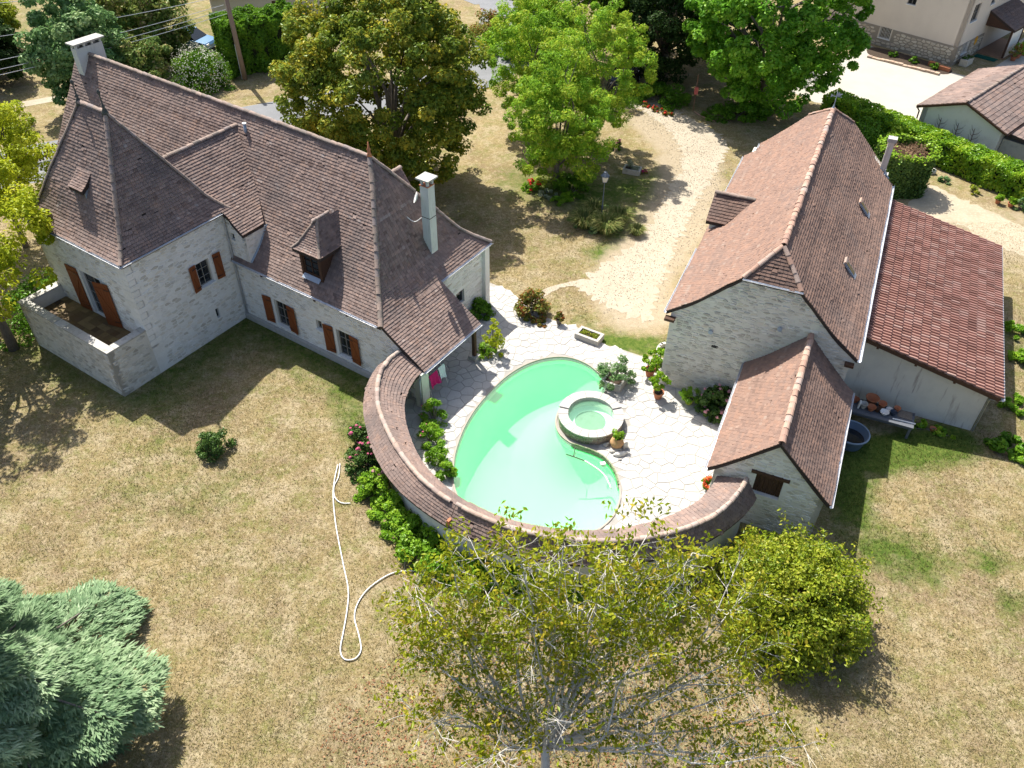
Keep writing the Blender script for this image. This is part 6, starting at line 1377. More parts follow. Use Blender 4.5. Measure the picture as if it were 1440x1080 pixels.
# cedar at the lower left: tiered drooping boughs of needle sprays
def cedar(label, x, y, h, R0, seed, nb=46, spray=150, zmin=.4):
    rng = np.random.default_rng(seed); root = empty('cedar_tree', (x, y, 0), 0, label, 'tree'); mb = MB(); mb.tube([(0, 0, 0), (0, 0, h * .6), (0, 0, h)], [.28, .18, .03], 8)
    C, A, S, RN = [], [], [], []
    for i in range(nb):
        f = (i + rng.random()) / nb; z = zmin + (h - zmin) * f; L = R0 * (1 - f) ** .7 * rng.uniform(.55, 1.2) + .25; a = i * 2.4 + rng.normal(0, .3)
        d = np.array([math.cos(a), math.sin(a), 0]); side = np.array([-d[1], d[0], 0]); tip = d * L + np.array([0, 0, z - .10 * L]); mid = d * L * .5 + np.array([0, 0, z + .10 * L])
        mb.tube([(0, 0, z), mid, tip], [.06, .04, .012], 5); n = int(spray * (.35 + L / R0)); c0 = rng.random()
        t = rng.random(n) ** .6; wv = (1 - (2 * t - 1.1) ** 2 * .55) * L * .34; o = rng.uniform(-1, 1, n) * wv
        p = d * (t * L)[:, None] + side * o[:, None]; p[:, 2] = z + .12 * L * np.sin(t * 3.0) * .8 - .12 * L * t - np.abs(o) * .30 + rng.normal(0, .09, n)
        g = d * rng.uniform(.5, 1, (n, 1)) + side * (np.sign(o) * rng.uniform(.1, .9, n))[:, None]; g[:, 2] = rng.uniform(-.35, .25, n); g /= np.linalg.norm(g, axis=1)[:, None]
        C.append(p); A.append(g); RN.append(.5 * c0 + .5 * rng.random(n))
    C, A, RN = np.concatenate(C), np.concatenate(A), np.concatenate(RN); n = len(C)
    # every spray: a fan of three thin needle blades along its twig
    V, F = [], []; up = np.array([0, 0, 1.0]); W = np.cross(A, up); W /= np.linalg.norm(W, axis=1)[:, None] + 1e-9; L = rng.uniform(.20, .44, n)[:, None]; k0 = 0; RR = []
    for sw, sl, wd in ((0, 1, .030), (.5, .8, .026), (-.5, .8, .026), (0.2, .7, .03)):
        dd = A + W * sw + rng.normal(0, .12, A.shape) + up * .12; dd /= np.linalg.norm(dd, axis=1)[:, None]; ww = np.cross(dd, up + rng.normal(0, .3, A.shape)); ww /= np.linalg.norm(ww, axis=1)[:, None] + 1e-9
        V.append(np.stack([C, C + dd * L * sl * .55 + ww * wd, C + dd * L * sl, C + dd * L * sl * .55 - ww * wd], 1).reshape(-1, 3)); F.append(np.arange(4 * n).reshape(-1, 4) + k0); k0 += 4 * n; RR.append(RN)
    link('crown', mesh('crown', np.concatenate(V), np.concatenate(F), G['cedar'], np.concatenate(RR)), root); mb.build('trunk', MT['bark'], root, True); return root
cedar('blue green cedar filling the lower left corner of the lawn', -15.2, 11.2, 8.2, 4.7, 121, 44, 1000)
cedar('tall cedar beyond the left edge shading the lawn', -25.6, 25.6, 11.0, 3.6, 122, 46, 130, zmin=1.5)
tree('maple_tree', 'yellow tipped broadleaf tree reaching in from the left edge beside the terrace', -23.2, 29.3, 2.2, 9.5, 3.3, G['lime'], 15000, 110, (.2, .12), (.45, .9), .2, 123, fill=.4)
# sparse half-bare tree in front
def sparse_tree():
    rng = np.random.default_rng(131); root = empty('cherry_tree', (1.1, 10.4, 0), 0, 'sparse half bare tree with pale twigs in front of the curved wall', 'tree'); mb = MB(); tw = MB(); LP = []
    tips = [(-.9, 1.3, 8.6), (-.6, .6, 6.8), (.1, 1.5, 8.9), (1.4, 1.8, 8.3), (-2.2, 1.0, 6.0), (-3.4, .5, 5.0), (-3.0, -.8, 4.2), (2.6, 1.9, 7.2), (3.6, 1.5, 6.0), (5.0, .9, 4.6), (5.9, .6, 3.4), (4.4, -.6, 3.4), (2.6, -1.2, 4.4), (0.5, -1.0, 5.0), (-1.6, -1.6, 4.4), (-2.7, 1.6, 5.6), (1.0, .6, 7.4), (2.2, .4, 6.0), (4.0, 2.2, 5.2), (-1.0, 2.0, 7.0), (.9, 2.2, 7.6), (3.0, 2.6, 6.4), (-2.0, 2.2, 6.0), (5.2, 1.8, 4.2), (-.2, 0.2, 5.8), (-3.6, 1.4, 4.4), (1.6, 2.6, 6.8), (0.2, 2.6, 6.6), (4.6, .2, 4.2), (-3.3, 1.5, 6.6), (-2.6, 2.2, 7.4), (3.6, 2.4, 7.4), (4.6, 2.4, 6.4), (5.4, 1.8, 5.6), (2.4, 2.6, 8.0), (-1.9, 1.8, 7.6), (-3.8, 2.0, 5.6), (5.8, 1.2, 4.4), (6.3, .2, 3.2), (6.7, -.4, 2.7), (5.6, -.8, 3.0), (-3.6, -.2, 4.0)]
    mb.tube([(-.1, -.5, -.05), (0, -.3, .9), (-.05, -.1, 1.8)], [.15, .13, .11], 8)
    for t in tips:
        t = np.array(t) + rng.normal(0, .15, 3); a = np.array([-.05, -.1, 1.8]) + np.array([0, 0, rng.uniform(-.7, .1)]); L = np.linalg.norm(t - a)
        m1 = a + (t - a) * .33 + rng.normal(0, .1 * L, 3) * .5; m2 = a + (t - a) * .68 + rng.normal(0, .08 * L, 3) * .5; pts = catmull([a, m1, m2, t], 4); r0 = rng.uniform(.04, .065)
        mb.tube(pts, list(np.linspace(r0, .012, len(pts))), 6)
        for k in range(4, len(pts)):
            for q in range(3):
                d = rng.normal(size=3); d[2] = abs(d[2]) * .35 + .05; d /= np.linalg.norm(d); l = rng.uniform(.4, 1.15); p = np.array(pts[k]); e = p + d * l + np.array([0, 0, -.05])
                mid = (p + e) / 2 + rng.normal(0, .07, 3); tw.tube([p, mid, e], [.010, .007, .003], 4, cap=False)
                for s in range(2):
                    d2 = d + rng.normal(0, .6, 3); d2 /= np.linalg.norm(d2); e2 = mid + d2 * rng.uniform(.25, .6); tw.tube([mid, e2], [.007, .003], 3, cap=False)
                    if rng.random() < .75: LP.append(e2)
                if rng.random() < .85: LP.append(e)
    for t in tips: 
        for k in range(4): LP.append(np.array(t) + rng.normal(0, .22, 3))
    mb.build('trunk', MT['bark_pale'], root, True); tw.build('twigs', MT['bark_pale'], root)
    LP = np.array(LP); LP = LP[rng.random(len(LP)) < np.clip((LP[:, 2] - 3.0) / 4.6 + (LP[:, 1] - .8) * .22, .16, .70) + .06 * np.abs(LP[:, 0] - .8)]; n = len(LP); per = 13; C = np.repeat(LP, per, 0) + rng.normal(0, .13, (n * per, 3)); D = rng.normal(size=C.shape); D[:, 2] = abs(D[:, 2]) * .8; D /= np.linalg.norm(D, axis=1)[:, None]
    r = .5 * np.repeat(rng.random(n), per) + .5 * rng.random(n * per); leaves('leaves', C, D, rng.uniform(.13, .22, n * per), rng.uniform(.06, .10, n * per), r, G['cherry'], root, droop=1.0)
sparse_tree()
# lawn blades: fine dry grass over the turf in view
def turf():
    rng = np.random.default_rng(141); N_ = 420000; y = 8 + 34 * rng.random(N_) ** 1.25; x = (rng.random(N_) * 2 - 1) * (9 + .58 * y); P = np.stack([x, y], 1)
    keep = ~inpoly(P, TERR) & ~inpoly(P, [h2w(-14, -.2), h2w(-6.5, -.2), h2w(-6.5, -7.2), h2w(0.1, -7.2), h2w(.1, -.2), h2w(11, -.2), h2w(11, 8), h2w(-14, 8)]) & ~inpoly(P, [b2w(0, 0), b2w(7.6, 0), b2w(13.2, 2.4), b2w(13.2, 16), b2w(0, 16)]) & ~inpoly(P, [b2w(3.8, 0), b2w(7.7, 0), b2w(7.7, -6.4), b2w(3.8, -6.4)]) & (np.hypot(x - WC[0], y - WC[1]) > 7.7)
    keep &= polydist(P, [(10, 55), (11.5, 51), (10.8, 46), (9, 41), (6, 35.5), (6.3, 33.2)]) > 2.6
    dens = .45 + .55 * (np.sin(x * 1.3 + np.sin(y * .9) * 2) * np.sin(y * 1.1 + np.sin(x * .7) * 2) * .5 + .5); keep &= rng.random(N_) < dens
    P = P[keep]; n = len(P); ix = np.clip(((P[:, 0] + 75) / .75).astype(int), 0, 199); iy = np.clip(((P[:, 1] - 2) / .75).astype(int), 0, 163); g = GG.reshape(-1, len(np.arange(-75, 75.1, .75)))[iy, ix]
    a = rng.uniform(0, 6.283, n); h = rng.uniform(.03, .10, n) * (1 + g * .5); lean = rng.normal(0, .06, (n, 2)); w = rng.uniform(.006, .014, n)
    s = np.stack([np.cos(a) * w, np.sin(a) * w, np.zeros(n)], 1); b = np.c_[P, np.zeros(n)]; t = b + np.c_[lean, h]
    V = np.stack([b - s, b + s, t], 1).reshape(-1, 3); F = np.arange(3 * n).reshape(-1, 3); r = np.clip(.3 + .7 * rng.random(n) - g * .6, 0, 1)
    link('grass', mesh('grass', V, F, G['straw'], r), kind='stuff')['label'] = 'short parched grass covering the lawn'
turf()
def litter():
    rng = np.random.default_rng(151); n = 5200; a = rng.uniform(0, 6.283, n); r = 6.5 * np.sqrt(rng.random(n)); P = np.stack([1.6 + r * np.cos(a) * 1.1, 11.2 + r * np.sin(a) * .62, rng.uniform(.02, .06, n)], 1)
    k = (np.hypot(P[:, 0] - WC[0], P[:, 1] - WC[1]) > 8.3); P = P[k]; D = rng.normal(0, .4, P.shape) + (0, 0, 1); D /= np.linalg.norm(D, axis=1)[:, None]
    o = leaves('leaf_litter', P, D, rng.uniform(.06, .12, len(P)), rng.uniform(.03, .06, len(P)), rng.random(len(P)), leafmat('fallen_leaf', [(.16, .07, .035), (.27, .12, .06), (.34, .19, .11), (.22, .15, .09)], .1, .02), None, kind='stuff'); o['label'] = 'reddish fallen leaves under the sparse tree'
litter()
# ------------------------------------------------------------------ smaller things
def pot_me(r=.2, h=.32, name='pot'):
    return mesh(name, *(lambda m: (m.V, m.F))(MB().lathe([(r * .68, 0), (r * .92, h * .8), (r * 1.06, h * .82), (r * 1.08, h), (r * .92, h), (r * .88, h * .86)], n=16, cap=False)), None, smooth=False)
def potted(name, label, x, y, r, h, plant, mat=None, z=.045, seed=1, ph=.6, pr=.35, leaf=(.13, .09), nl=700, flowers=None, group=None, cat='potted plant'):
    root = empty(name, (x, y, z), 0, label, cat, group)
    MB().lathe([(r * .68, 0), (r * .92, h * .8), (r * 1.06, h * .82), (r * 1.08, h), (r * .92, h), (r * .88, h * .84)], n=16, cap=False).build('pot', mat or MT['terracotta'], root)
    MB().lathe([(.01, h * .86), (r * .89, h * .86)], n=14, cap=False).build('soil', MT['soil'], root)
    rng = np.random.default_rng(seed); n = 20; d = sph(rng, n); d[:, 2] = abs(d[:, 2]); s = .3 + .7 * rng.random(n) ** .5
    c = np.stack([d[:, 0] * pr * s, d[:, 1] * pr * s, h + ph * .15 + d[:, 2] * ph * s], 1); cr = rng.uniform(.7, 1.2, n) * .30 * pr
    P, N, ci, rad = crown_cloud(rng, c, cr, nl // n); leaves('foliage', P, N, leaf[0], leaf[1], .45 * rng.random(n)[ci] + .55 * rng.random(len(P)), plant, root)
    mb = MB()
    for k in range(5): mb.tube([(0, 0, h * .8), tuple(c[k])], [.02, .008], 4)
    mb.build('stems', MT['bark'], root)
    if flowers: blooms(root, c, cr, *flowers, seed=seed)
    return root
potted('citrus_pot', 'leafy citrus in a terracotta pot at the barn corner', *b2w(-.35, .35), .24, .36, G['laurel'], seed=1, ph=1.0, pr=.42)
potted('citrus_pot', 'second leafy citrus in terracotta standing in front of the gable', *b2w(.42, -.95), .23, .34, G['laurel'], seed=2, ph=.95, pr=.45)
potted('fern_pot', 'feathery green plant in a lime yellow pot at the gable foot', *b2w(1.75, -.75), .2, .26, G['fresh'], pmat('lime_glaze', [(.50, .55, .06)], None, [], .35, None, .5), seed=3, ph=.55, pr=.42, leaf=(.22, .025), nl=900)
potted('succulent_pot', 'small brown leaved potted plant at the edge of the terrace lawn', 2.25, 31.75, .17, .3, G['autumn'], MT['bark'], seed=4, ph=.3, pr=.25, nl=260)
# planting box of pale stone
fb = empty('stone_planter', (3.65, 30.62, .02), math.radians(-31), 'low pale rectangular stone planter of succulents on the terrace edge', 'planter')
for (x0, y0, x1, y1) in ((-.62, -.36, .62, -.22), (-.62, .22, .62, .36), (-.62, -.22, -.48, .22), (.48, -.22, .62, .22)):
    MB().box(x0 + .003, y0 + .003, 0, x1 - .003, y1 - .003, .30).build('side_slab', pmat('planter_stone', [(.42, .395, .36)], None, [(5, (.28, .23, .19), .5, .75, .6)], .9) if 'planter_stone' not in bpy.data.materials else bpy.data.materials['planter_stone'], fb)
MB().box(-.48, -.22, 0, .48, .22, .22).build('soil', MT['soil'], fb)
rng = np.random.default_rng(9); c = np.stack([rng.uniform(-.42, .42, 60), rng.uniform(-.18, .18, 60), rng.uniform(.24, .30, 60)], 1); P, N, ci, _ = crown_cloud(rng, c, np.full(60, .06), 12, .5); leaves('succulents', P, N, .07, .035, rng.random(len(P)), G['bushy'], fb)
# oleander in its stone trough by the pool
tr = empty('stone_trough', (4.55, 27.3, .03), math.radians(-28), 'square stone trough planted with an oleander at the pool edge', 'planter')
for (x0, y0, x1, y1) in ((-.45, -.40, .45, -.30), (-.45, .30, .45, .40), (-.45, -.30, -.35, .30), (.35, -.30, .45, .30)):
    MB().box(x0 + .003, y0 + .003, 0, x1 - .003, y1 - .003, .38).build('side_slab', MT['coping'], tr)
MB().box(-.35, -.30, 0, .35, .30, .3).build('soil', MT['soil'], tr)
MB().box(-.47, -.58, .0, -.40, .30, .22).build('green_slab', mossy, tr)
bush('oleander_bush', 'grey green oleander growing out of the stone trough by the pool', 4.6, 27.45, 1.3, .85, G['grey'], 1700, 34, (.18, .045), 160, 'oleander', z=.30, cl=.22, fill=.4)
# jar and boulders beside the spa
jr = empty('plant_jar', (4.33, 23.45, .05), 0, 'ochre earthenware jar with a green plant beside the spa', 'potted plant')
MB().lathe([(.12, 0), (.24, .12), (.29, .28), (.24, .42), (.15, .48), (.17, .52), (.13, .52)], n=18, cap=False).build('jar', pmat('ochre_earthenware', [(.46, .27, .13)], None, [(9, (.30, .17, .09), .5, .75, .6)], .8, (25, .3)), jr, True)
rng = np.random.default_rng(12); P, N, ci, _ = crown_cloud(rng, np.stack([rng.uniform(-.15, .2, 10), rng.uniform(-.1, .2, 10), rng.uniform(.55, .75, 10)], 1), np.full(10, .12), 30, .5); leaves('foliage', P, N, .11, .06, rng.random(len(P)), G['fresh'], jr)
def boulder(name, label, x, y, sx, sy, sz, mat, seed, cat='stone', group=None, z=.03, rz=0):
    rng = np.random.default_rng(seed); bm = bmesh.new(); bmesh.ops.create_icosphere(bm, subdivisions=3, radius=1)
    for v in bm.verts:
        p = np.array(v.co); k = 1 + .14 * math.sin(p[0] * 3 + seed) * math.cos(p[1] * 4 + seed) + .08 * math.sin(p[2] * 7 + p[0] * 5)
        v.co = Vector((p[0] * sx * k, p[1] * sy * k, max(p[2], -.6) * sz * k + sz * .55))
    me = bpy.data.meshes.new(name); bm.to_mesh(me); bm.free(); me.materials.append(mat); me.polygons.foreach_set('use_smooth', [True] * len(me.polygons))
    o = link(name, me); o.location = (x, y, z); o.rotation_euler = (0, 0, rz); return tag(o, label, cat, group)
rock = pmat('grey_boulder', [(.42, .40, .36)], None, [(3, (.26, .24, .21), .45, .7, .8)], .95, (12, .7)); rock_l = pmat('pale_boulder', [(.62, .60, .55)], None, [(3, (.45, .42, .38), .5, .7, .8)], .95, (12, .7))
boulder('boulder', 'pale upright boulder right of the earthenware jar', 4.68, 23.45, .14, .11, .22, rock_l, 1, group='boulders beside the spa jar')
boulder('boulder', 'long flat boulder nearest the pool in front of the jar', 4.45, 23.0, .28, .12, .11, rock_l, 2, group='boulders beside the spa jar', rz=.2)
boulder('boulder', 'darker boulder wedged under the earthenware jar', 4.28, 23.2, .24, .12, .10, rock, 3, group='boulders beside the spa jar', rz=.2)
boulder('boulder', 'grey boulder between jar and spa wall', 3.95, 23.55, .17, .11, .09, rock, 4, group='boulders beside the spa jar', rz=.5)
boulder('boulder', 'small brown stone lying apart from the jar', 4.42, 22.72, .07, .05, .05, rock, 5, group='boulders beside the spa jar')
for k, (x, y) in enumerate(((25.9, 48.6), (26.5, 48.0))):
    boulder('boulder', ['pale boulder at the foot of the laurel hedge, nearer the barn', 'pale boulder at the foot of the laurel hedge, farther from the barn'][k], x, y, .28, .22, .22, rock_l, 6 + k, group='boulders by the laurel hedge', z=0)
# curved bed edging at the barn corner
be = empty('bed_kerb', (7.1, 29.4, 0), 0, 'curved pale stone kerb of the planting bed at the barn corner', 'edging')
for i in range(8):
    a = math.radians(100 + i * 18); m = Matrix.Translation((.45 * math.cos(a) + .1, .85 * math.sin(a) - .1, 0)) @ Matrix.Rotation(math.atan2(.85 * math.cos(a), -.45 * math.sin(a)), 4, 'Z')
    o = MB().box(-.12, -.07, 0, .12, .07, .2).build('kerb_stone', MT['coping'], be); o.matrix_local = m
bush('climbing_rose', 'leafy climbing plant in the kerbed bed at the barn corner', *b2w(-.25, 1.1), 1.4, .4, G['fresh'], 900, 20, (.12, .07), 170, 'plant')
# washing under the veranda
airer = empty('clothes_airer', (*h2w(10.75, 1.05), .04), HTH, 'folding clothes airer hung with washing under the veranda eave', 'airer')
mb = MB()
for y in (-.55, .55):
    for x in (-.3, .3): mb.tube([(x, y, 0), (-x * .2, y, .95)], .014, 5)
    mb.tube([(-.3, y, .95), (.3, y, .95)], .012, 5)
for x in (-.28, -.1, .1, .28): mb.tube([(x, -.55, .95), (x, .55, .95)], .008, 4)
mb.build('frame', MT['white'], airer)
def cloth(name, label, x, y, w, h, mat, seed, z=1.0):
    rr = random.Random(seed); V = []; F = []; nx, nz = 8, 6
    for i in range(nx + 1):
        for j in range(nz + 1):
            t = j / nz; V.append((.045 * math.sin(i * 1.7 + seed) * t + .02 * math.sin(j), (i / nx - .5) * w * (1 - .1 * t), -h * t * (1 + .08 * math.sin(i * .9 + seed))))
    for i in range(nx):
        for j in range(nz): a = i * (nz + 1) + j; F.append((a, a + 1, a + nz + 2, a + nz + 1))
    n = len(V); V += [(v[0] + .012, v[1], v[2]) for v in V]; F += [tuple(reversed([q + n for q in f])) for f in F[:]]
    o = link(name, mesh(name, V, F, mat, smooth=True)); o.location = (*h2w(x, y), z); o.rotation_euler = (0, math.radians(-12), HTH); return tag(o, label, 'towel', 'washing under the veranda')
cloth('towel', 'magenta towel hanging under the veranda eave', 11.1, .55, .55, .62, flat('magenta_cotton', (.50, .015, .13), .95), 1, 1.35); cloth('towel', 'white and blue towel hanging beside the magenta one', 11.12, 1.1, .42, .62, flat('white_cotton', (.62, .66, .72), .95), 2, 1.4); cloth('towel', 'bright pink cloth hanging below the magenta towel', 11.15, .85, .28, .35, flat('pink_cotton', (.62, .06, .24), .95), 3, .98)
# garden lamp
lm = empty('garden_lamp', (5.05, 41.9, 0), 0, 'tall grey lantern lamp post among ornamental grasses', 'lamp post'); iron = pmat('grey_blue_metal', [(.12, .15, .19)], None, [(10, (.07, .08, .1), .5, .7, .5)], .5)
MB().lathe([(.12, 0), (.10, .12), (.05, .2), (.05, .75), (.06, .8), (.03, .85), (.028, 2.25), (.06, 2.3)], n=10).build('post', iron, lm, True)
mb = MB(); V = [(s * x, t * x, z) for z, x in ((2.32, .11), (2.68, .19)) for s, t in ((-1, -1), (1, -1), (1, 1), (-1, 1))]
for i in range(4): mb.tube([V[i], V[4 + i]], .014, 4); mb.tube([V[4 + i], V[4 + (i + 1) % 4]], .014, 4); mb.tube([V[i], V[(i + 1) % 4]], .014, 4)
mb.build('lantern_frame', iron, lm); MB().add([(v[0] * .95, v[1] * .95, v[2]) for v in V], [(0, 1, 5, 4), (1, 2, 6, 5), (2, 3, 7, 6), (3, 0, 4, 7)]).build('lantern_pane', pmat('frosted_pane', [(.62, .60, .54)], None, [], .3), lm)
MB().lathe([(.27, 0), (.24, .03), (.12, .17), (.10, .24), (.03, .27), (.0, .34)], (0, 0, 2.68), 4).build('lantern_roof', iron, lm)
# rough trough on the grass by the drive
tg = empty('garden_trough', (7.4, 47.6, 0), math.radians(-20), 'small stone trough planted with silvery plants beside the drive', 'planter')
for (x0, y0, x1, y1) in ((-.55, -.35, .55, -.25), (-.55, .25, .55, .35), (-.55, -.25, -.45, .25), (.45, -.25, .55, .25)): MB().box(x0 + .003, y0 + .003, 0, x1 - .003, y1 - .003, .32).build('side_slab', MT['coping'], tg)
MB().box(-.45, -.25, 0, .45, .25, .24).build('soil', MT['soil'], tg)
rng = np.random.default_rng(19); P, N, ci, _ = crown_cloud(rng, np.array([(-.2, .1, .45), (-.1, .0, .6), (-.25, .1, .7), (.2, -.1, .38), (.32, .0, .35), (.05, -.05, .36)]), np.full(6, .16), 60, .4); leaves('foliage', P, N, .16, .04, rng.random(len(P)), G['silver'], tg)
bush('heather_clump', 'dark red flowering clump beside the garden trough', 8.15, 47.5, .35, .25, G['autumn'], 250, 10, (.09, .06), 180, 'flowers', flowers=(MAG, 9, .08))
# dark car and water standpipe at the drive bend
def car(label, x, y, rz, col, L=4.1):
    root = empty('parked_car', (x, y, 0), rz, label, 'car'); W = .85
    body = [(-L / 2, .35), (-L / 2, .75), (-L * .36, .92), (L * .18, .92), (L * .47, .78), (L / 2, .62), (L / 2, .32)]
    pm = pmat('car_paint', [col], None, [], .25, None, .6) if 'car_paint' not in bpy.data.materials else pmat('car_paint_other', [col], None, [], .25, None, .6)
    MB().prism(body, -W, W, lambda a, b, c: (a, c, b)).build('body', pm, root)
    gz = [(-L * .40, .921), (-L * .30, 1.40), (L * .06, 1.42), (L * .24, .921)]; mb = MB(); n = 4
    V = [(a, s * (W - .06 - (.14 if b > 1 else 0)), b) for s in (-1, 1) for a, b in gz]; mb.add(V, [(0, 1, 2, 3), (7, 6, 5, 4), (0, 4, 5, 1), (2, 6, 7, 3)]); mb.build('windows', MT['glass'], root)
    MB().box(-L * .30, -.70, 1.40, L * .06, .70, 1.45).build('roof_panel', pm, root)
    for sx in (-.31, .31):
        for sy in (-1, 1):
            w = MB().lathe([(.0, -.1), (.30, -.1), (.32, 0), (.30, .1), (0, .1)], n=16, cap=False).build('wheel', MT['iron'], root); w.location = (sx * L, sy * (W - .08), .32); w.rotation_euler = (math.pi / 2, 0, 0)
            MB().lathe([(.0, 0), (.19, 0), (.17, .03), (0, .03)], n=12, cap=False).build('rim', MT['zinc'], w).location = (0, 0, -sy * .105)
    for sy in (-.6, .6): MB().box(L / 2 - .06, sy - .16, .60, L / 2 + .01, sy + .16, .72).build('headlight', MT['white'], root)
    return root
car('blue car parked in the shade across the road', -26.6, 68.4, math.radians(-20), (.10, .22, .38)); car('dark car half hidden in shade at the drive bend', 8.2, 61.6, math.radians(70), (.02, .022, .03))
sp = empty('water_standpipe', (12.75, 57.1, 0), 0, 'thin rusty standpipe with pink box at the shaded drive bend', 'standpipe'); MB().tube([(0, 0, 0), (0, .1, 2.6)], .026, 6).build('pipe', flat('rusty_pipe', (.22, .11, .075)), sp); MB().box(-.12, -.1, 1.25, .12, .08, 1.75).build('meter_box', flat('pink_red_box', (.50, .13, .12)), sp)
tag(MB().tube(catmull([(12.8, 56.9, .06), (13.3, 56.0, .06), (14.0, 55.3, .05)], 5), .05, 6).build('bent_hose', flat('tan_hose', (.36, .22, .16))), 'tan hose lying at the foot of the standpipe', 'hose')
# white hose on the lawn
hz = [(-6.94, 22.23), (-6.89, 20.92), (-6.54, 19.35), (-5.98, 17.59), (-5.59, 16.4), (-5.5, 15.55), (-5.49, 14.74), (-5.48, 14.09), (-5.29, 13.76), (-4.95, 13.79), (-4.81, 14.1), (-4.95, 14.62), (-5.2, 15.28), (-5.18, 15.84), (-4.92, 16.41), (-4.42, 16.92), (-3.94, 17.17), (-3.32, 17.21)]
hose_m = flat('white_hose', (.74, .74, .74), .5)
tag(MB().tube([(p[0], p[1], .05) for p in catmull(hz, 6)], .024, 6).build('garden_hose', hose_m, None, True), 'long white garden hose looping over the dry lawn', 'hose')
tag(MB().tube([(p[0], p[1], .05) for p in catmull([(-6.86, 22.3), (-6.80, 21.6), (-6.89, 21.1), (-6.77, 20.56), (-6.48, 20.28), (-6.12, 20.26)], 6)], .022, 6).build('garden_hose', hose_m, None, True), 'short white hose end curling towards the pink hydrangeas', 'hose')
# workbench with pots behind the shed, and the round tub
wb = empty('potting_bench', (*b2w(9.27, 1.42), 0), BTH, 'weathered grey potting bench against the lean-to wall', 'bench')
for k in range(5): MB().box(-1.45, -.5 + k * .2 + .006, .62, 1.45, -.5 + (k + 1) * .2 - .006, .66).build('plank', MT['wood_grey'], wb)
for sx in (-1.35, 1.35):
    for sy in (-.42, .42): MB().box(sx - .05, sy - .05, 0, sx + .05, sy + .05, .62).build('leg', MT['wood_grey'], wb)
MB().box(-1.42, -.46, .50, 1.42, -.40, .62).build('rail', MT['wood_grey'], wb)
def bpos(x, y): return b2w(x, y)
clay = MT['terracotta']
def vessel(name, label, x, y, r, h, mat, tilt=0, cat='pot', z=.662, grp='pots on the potting bench'):
    o = MB().lathe([(r * .55, 0), (r * .8, h * .4), (r, h), (r * 1.08, h), (r * 1.06, h * .9), (r * .88, h * .9), (r * .5, h * .15), (.01, h * .12)], n=18, cap=False).build(name, mat, None, True); o.location = (*bpos(x, y), z); o.rotation_euler = (tilt, 0, 0); return tag(o, label, cat, grp)
vessel('clay_pot', 'widest terracotta bowl on the potting bench against the wall', 8.94, 1.84, .27, .30, clay); vessel('clay_pot', 'dark terracotta pot in front of the wide bowl', 8.97, 1.34, .17, .22, clay); vessel('clay_pot', 'terracotta pot right of the wide bowl', 9.37, 1.70, .17, .26, clay); vessel('clay_pot', 'small square looking pot in front row', 9.22, 1.36, .12, .2, MT['wood_dark'])
vessel('tin_basin', 'white enamel basin at the front of the bench', 9.51, 1.33, .18, .14, MT['white']); vessel('enamel_dish', 'white round dish leaning behind the enamel basin', 9.71, 1.70, .14, .05, MT['white']); vessel('dark_pot', 'dark green pot right of the enamel basin', 9.84, 1.42, .13, .2, MT['plastic_dark']); vessel('clay_pot', 'terracotta pot behind the dark green pot', 9.98, 1.74, .13, .2, clay); vessel('grey_pot', 'grey square planter near the shed end of the bench', 8.66, 1.36, .15, .26, MT['concrete']); vessel('clay_pot', 'rusty pot at the shed end of the bench', 8.30, 1.60, .15, .2, clay)
st_ = MB().box(-.45, -.03, 0, .45, .03, .03).build('white_batten', MT['white']); st_.location = (*bpos(10.32, 1.20), .662); st_.rotation_euler = (0, 0, BTH + .05); tag(st_, 'white batten lying across the end of the bench', 'batten')
bd = MB().box(-.28, -.24, 0, .28, .24, .03).build('wooden_board', MT['bark']); bd.location = (*bpos(10.33, 1.62), .662); bd.rotation_euler = (0, 0, BTH); tag(bd, 'brown wooden board lying at the right end of the bench', 'board')
br = MB().box(-.03, -.12, 0, .03, .12, .3).build('white_slate', MT['white']); br.location = (*bpos(8.47, 1.34), .662); br.rotation_euler = (0, .1, BTH); tag(br, 'narrow white slate standing on the bench', 'slate')
tb = empty('round_tub', (*b2w(8.42, -.28), 0), 0, 'large dark blue plastic tub on the grass beside the shed roof', 'tub')
MB().lathe([(.54, 0), (.68, .52), (.73, .55), (.73, .59), (.67, .59), (.52, .06), (.01, .05)], n=32, cap=False).build('shell', pmat('blue_grey_plastic', [(.09, .135, .20)], None, [], .5), tb, True)
MB().lathe([(.01, .28), (.59, .28)], n=28, cap=False).build('dark_water', MT['glass'], tb)
MB().tube([(.70 * math.cos(a), .70 * math.sin(a), .60) for a in np.linspace(0, 6.283, 33)], .035, 6).build('rim', pmat('blue_grey_rim', [(.20, .27, .36)], None, [], .45), tb, True)
vessel('clay_pot', 'upturned terracotta pot on the grass under the lean-to wall', 11.6, 1.9, .13, .17, clay, z=0, grp=None)
